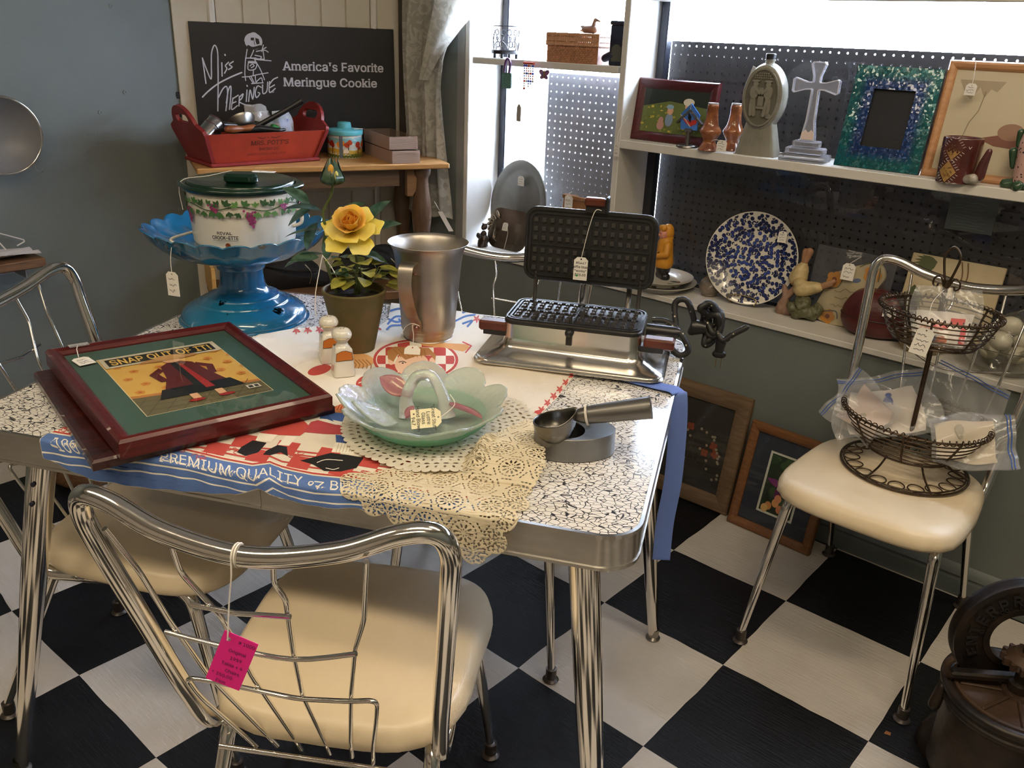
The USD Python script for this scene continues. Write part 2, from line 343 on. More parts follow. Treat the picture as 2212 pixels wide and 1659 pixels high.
struct('wall_back', [box(WX1-WX0, .12, .608, ((WX0+WX1)/2, WY+.06, 0)), box(-1.247-WX0, .12, 2.75-.608, ((WX0-1.247)/2, WY+.06, .608)), box(WX1+1.247, .12, .75, ((WX1-1.247)/2, WY+.06, 2.0)), box(WX1-1.7, .12, 1.392, ((WX1+1.7)/2, WY+.06, .608))], WALL)
struct('wall_right', box(.1, 5.4, 2.75, (WX1+.05, -1.9, 0)), WALL)
struct('wall_front', box(WX1-WX0+.2, .1, 2.75, ((WX0+WX1)/2, -4.55, 0)), mat('shop_wall', (.45, .40, .33), .7))
struct('ceiling', box(WX1-WX0+.2, 5.4, .1, ((WX0+WX1)/2, -1.9, 2.72)), mat('ceiling_paint', (.72, .68, .62), .8))
def baseboard():
    prof = [(0, 0), (-.016, 0), (-.016, .045), (-.012, .052), (-.012, .058), (-.016, .062), (-.013, .074), (-.006, .085), (0, .09)]
    m = prism(Polygon(prof), WX1-WX0); m = mv(m, r=[(PI/2, 'x'), (PI/2, 'z')]); m.apply_translation((WX0, WY, 0)); return m
struct('baseboard_back', baseboard(), mat('baseboard_paint', (.115, .135, .13), .5, vary=.05, bump=.1), 40)
# display shelves in the window bay
struct('trim_1', box(1.7+1.227, .225, .018, ((1.7-1.227)/2, WY-.012+.1125, .610), .002), TRIMW, label='white painted window sill board')
struct('trim_2', box(.022, .21, 1.39, (-.572, WY+.105, .628), .002), TRIMW, label='white upright divider between the window bays')
struct('trim_3', box(1.7+.561, .185, .026, ((1.7-.561)/2, WY+.0925, 1.064), .002), TRIMW, label='long white display shelf with picture frames and figurines')
struct('trim_4', box(.62, .185, .021, (-.901, WY+.0925, 1.285), .002), TRIMW, label='short white shelf in the narrow window bay')
struct('trim_5', box(1.7+.561, .185, .026, ((1.7-.561)/2, WY+.0925, 1.497), .002), TRIMW, label='white shelf at the top edge of the picture')
struct('trim_6', box(.02, .21, 1.39, (-1.237, WY+.105, .610), .002), TRIMW, label='white jamb board beside the lace curtain')
struct('trim_7', box(.034, .004, 1.39, (-1.262, WY-.003, .610)), mat('grey_trim', (.22, .22, .21), .5), label='grey casing strip beside the jamb')
GLASS = glassy('window_glass', (.97, .98, .98), .0, ior=1.5)
def window(k, x0, x1):
    t = Thing('window_%d' % k, None, None, kind='structure')
    t.part('window_frame', [box(.03, .035, 1.42, (x0+.015, GY, .6), .003), box(.03, .035, 1.42, (x1-.015, GY, .6), .003), box(x1-x0-.06, .035, .03, ((x0+x1)/2, GY, .6), .003), box(x1-x0-.06, .035, .03, ((x0+x1)/2, GY, 1.99), .003)], DARKFR)
    t.part('pane', box(x1-x0-.058, .004, 1.36, ((x0+x1)/2, GY, .63)), GLASS, False)
window(1, -1.225, -.585); window(2, -.559, 1.70)
struct('trim_8', [box(3.2, .1, .30, (.2, .99, .3)), box(.3, .3, 2.2, (-1.40, .99, .3)), box(.5, .3, 2.2, (1.95, .99, .3)), box(3.6, .12, .6, (.2, 1.0, 2.0))], mat('outer_wall', (.3, .28, .25), .8), label='outer wall around the shop window')
struct('trim_9', box(2.30, .03, .52, (.575, WY+.215, 1.524)), mat('header_panel', (.22, .21, .19), .7), label='closed panel over the wide window pane')
solo('pavement', box(12, 9, .05, (0, 5.9, .02)), mat('concrete', (.46, .45, .42), .8, vary=.1, vscale=6.), 'pale sunlit concrete pavement outside the window', 'pavement', kind='structure')
# pegboards behind the panes
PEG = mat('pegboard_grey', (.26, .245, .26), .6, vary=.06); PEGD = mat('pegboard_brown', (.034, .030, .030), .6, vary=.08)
def pegboard(x0, x1, z0, z1, y, zh, m, label, back=None, off=(.0127, .0127)):
    hs = [ellipse(x, z, .0033, .0033) for x in np.arange(x0+off[0], x1-.008, .0254) for z in np.arange(z1-off[1], zh, -.0254)]
    hs = [Polygon([(h.centroid.x+.0034*math.cos(a), h.centroid.y+.0034*math.sin(a)) for a in np.arange(8)*PI/4]) for h in hs]
    g = sbox(x0, z0, x1, z1).difference(unary_union(hs)); b = mv(prism(g, .004), r=(PI/2, 'x')); b.apply_translation((0, y, 0))
    t = Thing('pegboard', label, 'pegboard'); t.part('panel', b, m, False)
    if back: t.part('backing', box(x1-x0, .006, back[1]-z0, ((x0+x1)/2, y+back[0], z0)), mat('board_back', (.10, .095, .09), .8))
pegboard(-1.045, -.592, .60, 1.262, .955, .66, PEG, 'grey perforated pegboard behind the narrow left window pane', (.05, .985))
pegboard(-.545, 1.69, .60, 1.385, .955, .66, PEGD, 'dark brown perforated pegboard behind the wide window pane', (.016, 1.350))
# the old panelled door standing open against the corner, at 65 degrees
def old_door():
    t = Thing('door_1', None, None, (-1.897, -.018, 0), math.radians(65), kind='structure'); W = .82
    D = -.035
    t.part('door_slab', box(W, .026, 2.0, (W/2, .02, .01)), CREAM)
    for x0, x1 in ((0, .115), (W-.115, W)): t.part('stile', box(x1-x0, .012, 2.0, ((x0+x1)/2, .001, .01), .002), CREAM)
    for z0, z1 in ((.01, .22), (.80, .87), (1.86, 2.01)): t.part('rail', box(W-.23, .012, z1-z0, (W/2, .001, z0), .002), CREAM)
    for x0 in (.127, W-.127): t.part('moulding', box(.024, .018, 1.64, (x0, -.001, .22), .006), mat('white_moulding', (.70, .67, .62), .4))
    n = 6; w = (W-.278)/n
    for k in range(n): t.part('plank', box(w-.004, .007, 1.64, (.139+w*(k+.5), .0045, .22), .002), CREAM)
    for z in (1.02, 1.075, 1.135): t.part('hinge', [box(.012, .035, .022, (-.006, .012, z), .002), mv(cyl(.007, .03, n=10), (-.012, .012, z-.004))], DARKFR, label='black hinge leaf on the door edge')
old_door()
struct('trim_11', box(.69, .03, .36, (-.905, WY+.215, 1.70)), MATS['header_panel'], label='closed panel over the narrow window pane')
struct('trim_10', box(.03, .05, 2.1, (-1.532, .703, 0)), mat('dark_brown_strip', (.05, .04, .032), .6), label='dark brown post in the gap beside the door')
for (y, z, lab) in ((-.60, 1.407, 'painted-over screw plug on the grey wall above the sieve'), (-.30, 1.10, 'painted bump on the grey wall between the sieve and the door'), (-.22, 1.42, 'small painted dent on the grey wall near the top of the open door'), (-.21, 1.16, 'tiny dark nail hole on the grey wall beside the door hinges')):
    solo('wall_anchor', mv(lathe([(0, 0), (.007, 0), (.006, .003), (.003, .003), (.0025, .001), (0, .001)], 16), (WX0, y, z), (PI/2, 'y')), WALL, lab, 'wall plug', group='screw plugs in the grey wall')

# ---------------------------------------------------------------- kitchen table
def laminate():
    return usdkit.material(stage, '/World/Looks/cracked_ice_laminate', {'tc': ('texture_coordinate', {}), 'mp': ('mapping', dict(scale=(1.0, 1.45, 1.), rotation=(0, 0, .35))),
        'w': ('noise_texture', dict(scale=14., detail=2.)), 'wd': ('mix', dict(mix_type='linear_light', fac=.006)),
        'v': ('voronoi_texture', dict(feature='distance_to_edge', scale=80., randomness=.75)), 'v2': ('voronoi_texture', dict(feature='f1', scale=80., randomness=.75)),
        'l': ('map_range', dict(from_min=.025, from_max=.062, to_min=0., to_max=1., clamp=True)), 'dd': ('map_range', dict(from_min=.16, from_max=.24, to_min=0., to_max=1., clamp=True)),
        's': ('separate_color', {}), 'gt': ('math', dict(math_type='greater_than', value2=.42)), 'mxd': ('math', dict(math_type='maximum')), 'mn': ('math', dict(math_type='multiply')), 'c': ('mix', dict(color1=(.03, .03, .042), color2=(.72, .70, .66))), 'p': ('principled_bsdf', dict(roughness=.17, specular_ior_level=.36))},
        [('tc.object', 'mp.vector'), ('mp.vector', 'w.vector'), ('mp.vector', 'wd.color1'), ('w.color', 'wd.color2'), ('wd.color', 'v.vector'), ('wd.color', 'v2.vector'), ('v.distance', 'l.value'), ('v2.distance', 'dd.value'), ('v2.color', 's.color'), ('s.r', 'gt.value1'), ('gt.value', 'mxd.value1'), ('dd.result', 'mxd.value2'), ('l.result', 'mn.value1'), ('mxd.value', 'mn.value2'), ('mn.value', 'c.fac'), ('c.color', 'p.base_color')], surface='p.BSDF')
TC, TR, TW, TD, TZ = np.array([-.213, -.583]), .457, 1.16, .90, .75
def tpt(x, y, z=0.): return np.array([TC[0]+math.cos(TR)*x-math.sin(TR)*y, TC[1]+math.sin(TR)*x+math.cos(TR)*y, z])
def kitchen_table():
    t = Thing('kitchen_table', 'chrome kitchen table with white cracked-ice laminate top, loaded with bric-a-brac', 'table', (*TC, 0), TR)
    lam = laminate(); O = rrect(TW, TD, .06, 10); I = rrect(TW-.012, TD-.012, .054, 10)
    for s in (-1, 1):
        half = sbox(0, -1, 1, 1) if s > 0 else sbox(-1, -1, 0, 1)
        t.part('table_top', prism(I.intersection(half).buffer(-.0004), .03, TZ-.03), lam, False)
        rim = O.difference(I).intersection(half).buffer(-.0003)
        lip = prism(rim.buffer(.0002), .006, TZ-.005)
        band = prism(O.buffer(-.002).difference(I.buffer(-.002)).intersection(half).buffer(-.0003), .046, TZ-.052); bot = prism(rim, .005, TZ-.057)
        t.part('edge_band', [lip, band, bot], STEEL, 30)
    t.part('underframe', [box(TW-.2, .02, .05, (0, y, .64)) for y in (-.36, .36)]+[box(.02, TD-.2, .05, (x, 0, .64)) for x in (-.44, .44)], mat('grey_underframe', (.12, .12, .12), .5))
    for tx, ty, fx, fy in ((.497, -.40, .575, -.438), (-.440, -.405, -.572, -.468), (.50, .30, .588, .322), (-.50, .36, -.57, .40)):
        a, b = np.array([tx, ty, .70]), np.array([fx, fy, .012]); P = [a+(b-a)*u for u in np.linspace(0, 1, 8)]
        R = np.interp(np.linspace(0, 1, 8), [0, .35, 1], [.0235, .0225, .0125])
        foot = mv(lathe([(0, 0), (.017, 0), (.018, .004), (.013, .01), (.013, .03)], 20), (fx, fy, 0))
        t.part('leg', tube(P, R, 24), CHROME, 60)
        t.part('glide', foot, mat('dull_glide', (.35, .33, .30), .3, 1.))
        if tx < -.4 and ty < 0:
            t.part('screw_hole', [mv(cyl(.0042, .003, n=12), a+(b-a)*u+np.array([.006, -.0232, 0]), (PI/2, 'x')) for u in (.075, .13)], mat('dark_hole', (.01, .012, .03), .6))
    return t
kitchen_table()

# ---------------------------------------------------------------- chrome chairs with cream vinyl seats
VINYL = mat('cream_vinyl', (.72, .60, .42), .34, vary=.04, vscale=8., bump=.10, bscale=500.)
def chair(label, loc, rz):
    t = Thing('dining_chair', label, 'chair', loc, rz, group='chrome dinette chairs of the table set')
    def seatfn():
        n = 48; a = np.arange(n)*2*PI/n; rows = []
        def ring(ins, z, dome=0.):
            sx = np.sign(np.cos(a))*np.abs(np.cos(a))**.52; sy = np.sign(np.sin(a))*np.abs(np.sin(a))**.52
            hw = .214-.012*(1-sy)/2*1.4
            return np.c_[sx*(hw-ins), sy*(.214-ins)-.004, np.full(n, z)]
        for ins, z in ((.03, .404), (.006, .408), (0, .416), (.001, .428), (.006, .442), (.016, .451), (.035, .456), (.08, .4595), (.14, .461), (.20, .4615)): rows.append(ring(ins, z))
        v = np.vstack(rows+[[[0, 0, .404], [0, 0, .4618]]]); k = len(rows); f = []
        for i in range(k-1):
            for j in range(n): j2 = (j+1) % n; f += [(i*n+j, i*n+j2, (i+1)*n+j2), (i*n+j, (i+1)*n+j2, (i+1)*n+j)]
        for j in range(n): j2 = (j+1) % n; f += [(k*n, j2, j), (k*n+1, (k-1)*n+j, (k-1)*n+j2)]
        m = trimesh.Trimesh(v, f, process=False)
        z = m.vertices[:, 2]; w = np.clip((.44-z)/.03, 0, 1)*(z > .409)*(np.abs(m.vertices[:, 0]) > -1)
        m.vertices += np.c_[m.vertices[:, :2]*0.010*(np.sin(np.arctan2(m.vertices[:, 1], m.vertices[:, 0])*46)*w)[:, None], np.zeros(len(z))]
        return m
    t.part('seat', seatfn(), VINYL, 60)
    # the hoop of the backrest
    S = lambda x, y, z: (x, y, z)
    half = [(-.150, .03, .398), (-.172, -.10, .394), (-.178, -.185, .402), (-.186, -.232, .50), (-.202, -.283, .66), (-.216, -.327, .80), (-.219, -.342, .855), (-.205, -.352, .884), (-.168, -.361, .884), (-.10, -.374, .861), (0, -.381, .847)]
    P = half+[(-x, y, z) for x, y, z in half[-2::-1]]
    t.part('back_hoop', tube(spline(P, 7), .0125, 16), CHROME, 70)
    by = lambda z: -.226-(z-.44)*.385
    w = lambda *pts: [(x, by(z), z) for x, z in pts]
    lay = lambda pts, dy: [(x, y+dy, z) for x, y, z in pts]
    wires = [w((-.161, .866), (-.146, .795), (-.140, .69), (-.125, .565), (-.083, .43), (-.070, .385)), w((-.088, .848), (-.092, .80), (-.066, .72), (-.060, .578), (-.038, .43), (-.032, .385)),
             w((.027, .838), (.020, .80), (.028, .775), (.012, .65), (.003, .55), (.010, .43), (.012, .385)), w((.137, .862), (.118, .75), (.096, .68), (.072, .56), (.051, .43), (.046, .385))]
    for q in wires: t.part('spindle', tube(bend(lay(q, .003), .012, 4)+np.array([0, 0, 0]), .0034, 7), CHROME, 60)
    u = bend(w((-.100, .385), (-.150, .512), (-.158, .565), (-.125, .566), (0, .549), (.075, .562), (.112, .575), (.106, .535), (.086, .43), (.080, .385)), .02, 6)
    t.part('wire_loop', tube(lay(u, -.003), .0034, 7), CHROME, 60)
    t.part('crossbar', tube(lay(w((-.095, .745), (-.04, .738), (.030, .745)), -.003), .0034, 7), CHROME, 60)
    t.part('crossbar', tube(lay(spline(w((-.150, .676), (-.07, .658), (.013, .650), (.100, .682)), 4), -.003), .0034, 7), CHROME, 60)
    t.part('seat_rail', [tube([(-.155, -.216, .384), (.155, -.216, .384)], .004, 10), tube([(-.165, .14, .399), (.165, .14, .399)], .008, 10)], CHROME, 60)
    for x, y0, fx, fy in ((.165, .13, .197, .21), (-.165, .13, -.197, .21), (.160, -.165, .182, -.334), (-.160, -.165, -.182, -.334)):
        d = -1 if y0 > 0 else 1
        P = bend([(x*.9, y0+d*.09, .393), (x, y0, .394), (fx, fy, .03)], .035, 8)
        t.part('leg', tube(P, np.r_[np.linspace(.0125, .0125, len(P)-1), .0085], 16), CHROME, 60)
        t.part('glide', [mv(cyl(.0125, .028, n=16), (fx, fy, .006)), mv(lathe([(0, 0), (.017, 0), (.019, .003), (.012, .009), (0, .009)], 20), (fx, fy, 0))], mat('brown_rubber_glide', (.06, .05, .045), .35, .4), 50)
    return t
CH = chair('chrome wire-back chair in front of the table, its back to us, cream vinyl seat', (.08, -.874, 0), .577)
clone(CH, (-.482, -.896, 0), -1.081, 'chrome chair pushed under the left end of the table, seat half hidden')
clone(CH, (-.202, -.273, 0), 3.763, 'chrome chair behind the table, only its back rail visible beside the waffle iron')
clone(CH, (.531, .323, 0), 3.158, 'chrome chair by the window wall with a two-tier wire basket on its cream seat')
# ---------------------------------------------------------------- console shelf in front of the door, and what stands on it
CON = T4((-1.562, -.17, 0), math.radians(65)); CZ = .95
def on_con(x, y, z=CZ, rz=0., tilt=0.): return CON @ T4((x, y, z), rz, tilt)
PINE = wood('pine_board', '#a97c48', '#c9995f', .4, 7., (1.2, 14, 14)); OAKD = wood('dark_turned_wood', '#4a3626', '#6b5039', .45, 8., (8, 8, 1)); PINEL = wood('pale_pine', '#b98a4a', '#d9b06c', .5)
BLACKP = mat('black_plastic', (.012, .012, .014), .35); TAGW = mat('tag_paper', (.78, .75, .70), .7); STRING = mat('white_string', (.74, .70, .64), .8)
INK = C('#2a2a34')
def console():
    t = Thing('console_table', 'pine console table with dark turned legs standing before the open panelled door', 'console table', m=CON)
    t.part('table_top', box(.855, .347, .019, (.4275, .1725, CZ-.019), .003), PINE)
    t.part('apron', box(.64, .02, .062, (.36, .05, CZ-.081)), wood('dark_apron', '#54402c', '#6d563c', .5))
    for x in (.729,): t.part('bracket', mv(prism([(0, 0), (0, -.10), (.02, -.10), (.05, -.05), (.052, 0)], .03), (x-.018, .075, CZ-.02), (PI/2, 'x')), wood('bracket_wood', '#7b5a38', '#94704a', .5))
    prof = [(0, 0), (.020, 0), (.022, .02), (.026, .05), (.030, .07), (.027, .085), (.033, .095), (.033, .115), (.026, .125), (.028, .14), (.024, .155), (.030, .20), (.036, .26), (.035, .30), (.027, .36), (.024, .40), (.031, .415), (.031, .44), (0, .44)]
    for x, y in ((.768, .055), (.118, .055), (.768, .29), (.118, .29)):
        t.part('leg', mv(lathe(smoothprof(prof, 3), 28), (x, y, .491)), OAKD, 50)
    t.part('lower_shelf', box(.80, .335, .032, (.42, .1675, .462), .003), wood('lower_board', '#5e4229', '#7a5734', .5))
    for x, y in ((.045, .03), (.795, .03), (.045, .305), (.795, .305)): t.part('foot', box(.045, .045, .462, (x, y, 0), .003), PINEL)
    t.part('side_panel', box(.014, .27, .12, (.022, .17, .494), .002), PINEL)
console()
# the shop sign: lettering and sketch in white strokes
def sign():
    W, H = .715, .435
    t = Thing('shop_sign', 'black cookie sign with white script and lady sketch leaning on the panelled door', 'sign', m=on_con(.045, .335, CZ, 0, math.radians(-3)) @ np.diag([1, 1, 1, 1]))
    t.part('board', box(W, .005, H, (W/2, .0025, 0), .001), mat('black_sign_board', (.012, .011, .012), .38, coat=.1))
    def q(x, y):
        px, py = 380+x/3.568, 30+y/3.568
        return ((px-405-(py-52)*.139)*.00161, H-(py-52-(px-405)*.0226)*.00152)
    S = lambda w, *p: stroke([q(*a) for a in p], w, 5)
    w = .0042; g = [S(w, (205, 352), (214, 400), (228, 480), (240, 545)), S(w, (205, 352), (240, 440), (276, 512), (272, 400), (270, 310), (288, 255), (312, 300), (322, 420), (330, 560), (334, 660), (338, 760)),
        S(w, (348, 388), (352, 440), (356, 490)), S(w*1.3, (368, 326), (370, 330)), S(w, (398, 384), (376, 410), (388, 432), (372, 468)), S(w, (432, 378), (404, 402), (426, 420), (400, 440)), S(w*1.2, (220, 650), (262, 604), (330, 548), (420, 498), (500, 463)),
        S(w, (338, 655), (366, 590), (394, 572), (404, 640), (398, 760)), S(w, (398, 700), (408, 600), (425, 570), (428, 660), (424, 750)), S(w, (446, 660), (440, 750), (482, 722)), S(w, (446, 666), (484, 640)), S(w, (444, 702), (470, 690)), S(w, (494, 650), (494, 725)), S(w, (494, 655), (520, 630), (512, 665), (494, 690), (540, 715), (585, 725)), S(w, (548, 600), (548, 690)), S(w*1.2, (546, 565), (548, 569)), S(w, (566, 690), (572, 600), (596, 672), (602, 580)), S(w, (655, 580), (626, 570), (612, 620), (624, 660), (648, 630), (634, 620)), S(w, (664, 560), (672, 628), (700, 610), (702, 540)), S(w, (716, 535), (722, 620), (764, 590)), S(w, (716, 560), (742, 520), (776, 502)), S(w, (718, 585), (756, 562)), at(Point(0, 0).buffer(.0035), *q(748, 615)).difference(at(Point(0, 0).buffer(.002), *q(748, 615)))]
    P = lambda *p: Polygon([q(*a) for a in p])
    head = affinity.scale(Point(*q(573, 222)).buffer(1, quad_segs=12), .0305, .027); bun = affinity.scale(Point(*q(572, 173)).buffer(1), .0125, .008)
    dark = unary_union([P((552, 195), (578, 195), (570, 218), (552, 214)), P((585, 196), (612, 205), (622, 240), (600, 248), (590, 225)), S(.009, (538, 262), (572, 276), (628, 262)), S(.005, (505, 232), (512, 260), (528, 275)), S(.002, (576, 205), (580, 230), (586, 250))])
    l = .0034
    sk = [head.union(bun).difference(dark), S(l, (530, 285), (526, 330), (522, 375)), S(l, (580, 290), (566, 330), (556, 352)), S(l, (522, 352), (600, 350)), S(l, (556, 352), (664, 360)), S(l, (590, 362), (716, 372)), S(l, (650, 290), (664, 360)), S(l, (592, 330), (640, 340), (636, 352)), S(l, (600, 300), (660, 290), (690, 305)), S(l, (645, 285), (672, 268)), S(l, (640, 300), (650, 250)), S(l, (522, 370), (524, 470), (534, 525)), S(l, (590, 362), (640, 440), (676, 520)), S(l, (506, 498), (560, 494), (630, 478), (700, 466)), S(l, (546, 378), (548, 440), (600, 436), (606, 384), (546, 378)), S(l, (560, 412), (576, 398), (590, 412), (570, 426)), S(l, (586, 440), (588, 490)), S(l, (560, 500), (592, 548)), S(l, (574, 498), (602, 548)), S(l, (604, 492), (612, 540)), S(l, (580, 550), (640, 545), (668, 545)), S(l, (612, 540), (650, 505), (664, 545)), S(.006, (548, 384), (606, 388))]
    white = C('#c9cad6')
    a, b = q(812, 445); tx = text("America's Favorite", .0285, True, True); s = (q(1630, 445)[0]-a)/tx.bounds[2]
    shapes = [(unary_union(g), white), (unary_union(sk), white), (at(affinity.scale(tx, s, 1, origin=(0, 0)), a, b), white)]
    a, b = q(824, 572); tx = text('Meringue Cookie', .0285, True, True); s = (q(1588, 566)[0]-a)/tx.bounds[2]; shapes.append((at(affinity.scale(tx, s, 1, origin=(0, 0)), a, b), white))
    m, ink = decal(shapes, on_plane((0, 0, 0), (1, 0, 0), (0, 0, 1))); t.part('lettering', m, print_mat(), ink=ink, label='white hand lettering and sketch of a lady')
sign()
def tray():
    """slanting-sided wooden tray with pierced handle ends"""
    L, D, H, sl = .365, .19, .105, .035
    t = Thing('wooden_tray', 'red slant-sided wooden tray full of kitchen tools on the console table', 'tray', m=on_con(.054, .025, CZ, math.radians(17)))
    red = mat('red_paint', (.36, .035, .014), .45, vary=.18, vscale=12., bump=.2); rd = mat('dark_red_paint', (.22, .016, .014), .45, vary=.2, vscale=12., bump=.2)
    t.part('base', box(L+.03, D+.03, .012, (L/2, D/2, 0), .004), rd)
    def panel(y0, dy):
        v = [(0, y0, .012), (L, y0, .012), (L+sl, y0+dy, H), (-sl, y0+dy, H)]; th = .010*(1 if dy < 0 else -1)
        v = np.array(v+[(x, y+th, z) for x, y, z in v]); return trimesh.convex.convex_hull(v)
    t.part('front_panel', panel(0, -sl), red); t.part('back_panel', panel(D, sl), red)
    w = D/2; e = Polygon([(-w-.004, 0), (w+.004, 0), (w+sl+.004, .095), (w+sl, .112), *[((w*.95)*math.cos(a), .112+.075*math.sin(a)) for a in np.linspace(.25, PI-.25, 14)], (-w-sl, .112), (-w-sl-.004, .095)])
    e = e.difference(LineString([(-.035, .145), (.035, .145)]).buffer(.014))
    for s in (0, 1):
        m = mv(prism(e, .012, -.006), r=[(PI/2, 'x'), (PI/2, 'z')]); m = mv(m, r=(math.atan(sl/H)*(-1 if s == 0 else 1), 'y')); m.apply_translation((L*s, D/2, .010))
        t.part('end_panel', m, rd)
    br = C('#5b2212'); nrm = np.array([0, -H+.012, -sl]); ez = np.array([0, -sl, H-.012])/math.hypot(sl, H-.012)
    sh = [(ctext("MRS. POTT'S", .0155, L*.52, .057, True, True), br), (ctext('BAKING CO.', .009, L*.52, .038, True, True), br), (ctext('BAKED GOODS SINCE 1928', .0075, L*.50, .021, False, True), br), (stroke([(L*.40, .085), (L*.44, .080), (L*.47, .083)], .003), br), (stroke([(L*.53, .084), (L*.57, .081), (L*.61, .085)], .003), br), (Point(L*.5, .083).buffer(.002), br)]
    m, ink = decal(sh, on_plane((0, 0, .012), (1, 0, 0), ez)); t.part('lettering', m, print_mat(), ink=ink, label='brown stencilled lettering')
    return t
tray()
def in_tray(x, y, z, rz=0., tilt=0.): return on_con(.054, .025, CZ, math.radians(17)) @ T4((x, y, z), rz, tilt)
WIREM = mat('tool_steel', (.5, .5, .5), .22, 1.)
solo_cut = Thing('cookie_cutter', 'shiny fluted steel cutter sticking out of the red tray at its left end', 'cutter', m=in_tray(.03, .09, .10, .2, .0) @ trimesh.transformations.rotation_matrix(.9, [0, 1, 0]))
solo_cut.part('band', thick(lathe([(.030, -.04), (.030, .02), (.032, .022), (.030, .025), (.030, .045), (.033, .047)], 32), .0012), WIREM)
t = Thing('rolling_pricker', 'brown wooden handled tool lying at the left of the red tray', 'tool handle', m=in_tray(.11, .03, .113, .05)); t.part('grip', mv(lathe(smoothprof([(0, 0), (.010, .004), (.013, .03), (.009, .06), (.013, .09), (.010, .11), (0, .112)], 4), 16), (-.05, 0, 0), (PI/2, 'y')), wood('brown_grip', '#6b3416', '#94562a', .35)); t.part('blade', box(.09, .012, .001, (.10, 0, -.01)), WIREM)
t = Thing('black_scoop', 'black plastic scoop with long handle rising from the red tray', 'scoop', m=in_tray(.20, .08, .115, -.5, 0)); t.part('handle', tube(bend([(.0, 0, 0), (.10, 0, .055), (.15, 0, .085)], .03), [.009]*7+[.011], 10), BLACKP); t.part('bowl', mv(lathe(smoothprof([(0, -.03), (.03, -.022), (.038, 0), (.036, 0), (.028, -.02), (0, -.027)], 4), 20), (-.03, 0, 0), s=(1.3, 1, 1)), BLACKP)
t = Thing('grey_ladle', 'dull metal ladle bowl tipped over on the heap in the red tray', 'ladle', m=in_tray(.165, .13, .125, 0, -.7)); t.part('bowl', thick(lathe(smoothprof([(0, -.034), (.026, -.028), (.043, -.006), (.048, .004)], 5), 28), .0015), mat('dull_tin', (.42, .40, .36), .35, 1.)); t.part('handle', tube([(.04, 0, 0), (.13, .01, -.02)], .004), WIREM)
for k, (x, y, z, rz, ti, lab) in enumerate(((.27, .11, .09, .5, .95, 'upright bundle of clear plastic bags at the right of the red tray'), (.23, .14, .115, -.3, .8, 'flat clear plastic bag behind the black scoop in the red tray'), (.30, .07, .09, .2, 1.15, 'small clear plastic bag nearest the right end of the red tray'))):
    t = Thing('plastic_bag', lab, 'bag', m=in_tray(x, y, z, rz, ti))
    t.part('film', grid(lambda u, v: np.stack([(u-.5)*.075, (v-.25)*.10, .006*np.sin(u*9+k)*np.sin(v*7)+.012*np.sin(PI*u)], -1), 14, 16), plastic_film('milky_film', .45))
    t.part('card_insert', mv(box(.045, .05, .002), (0, .02, .003)), mat('insert_%d' % k, ((.55, .58, .6), (.5, .48, .44), (.15, .22, .5))[k], .6))
for k, (x, y, z, rz, L, m_, lab) in enumerate(((.09, .10, .115, .3, .12, BLACKP, 'black rubber handled tool behind the wooden handle in the red tray'), (.18, .02, .108, -.25, .12, BLACKP, 'black flat tool lying along the front of the red tray'), (.24, .04, .108, .9, .07, mat('leaf_green_plastic', (.02, .16, .03), .4), 'small green plastic tool half buried in the red tray'), (.13, .14, .10, .1, .16, WIREM, 'bare steel tool at the back of the red tray'))):
    solo('kitchen_tool', trimesh.Trimesh(**(lambda g: dict(vertices=trimesh.transform_points(g.vertices, in_tray(x, y, z, rz)), faces=g.faces))(blob([[(-L/2, 0, 0, .008), (0, .004, .004, .012)], [(0, .004, .004, .012), (L/2, -.004, -.002, .009)], [(L/2, -.004, -.002, .006), (L/2+.02, .004, 0, .005)]], .006, 4))), m_, lab, 'kitchen tool', group='loose tools in the red tray')
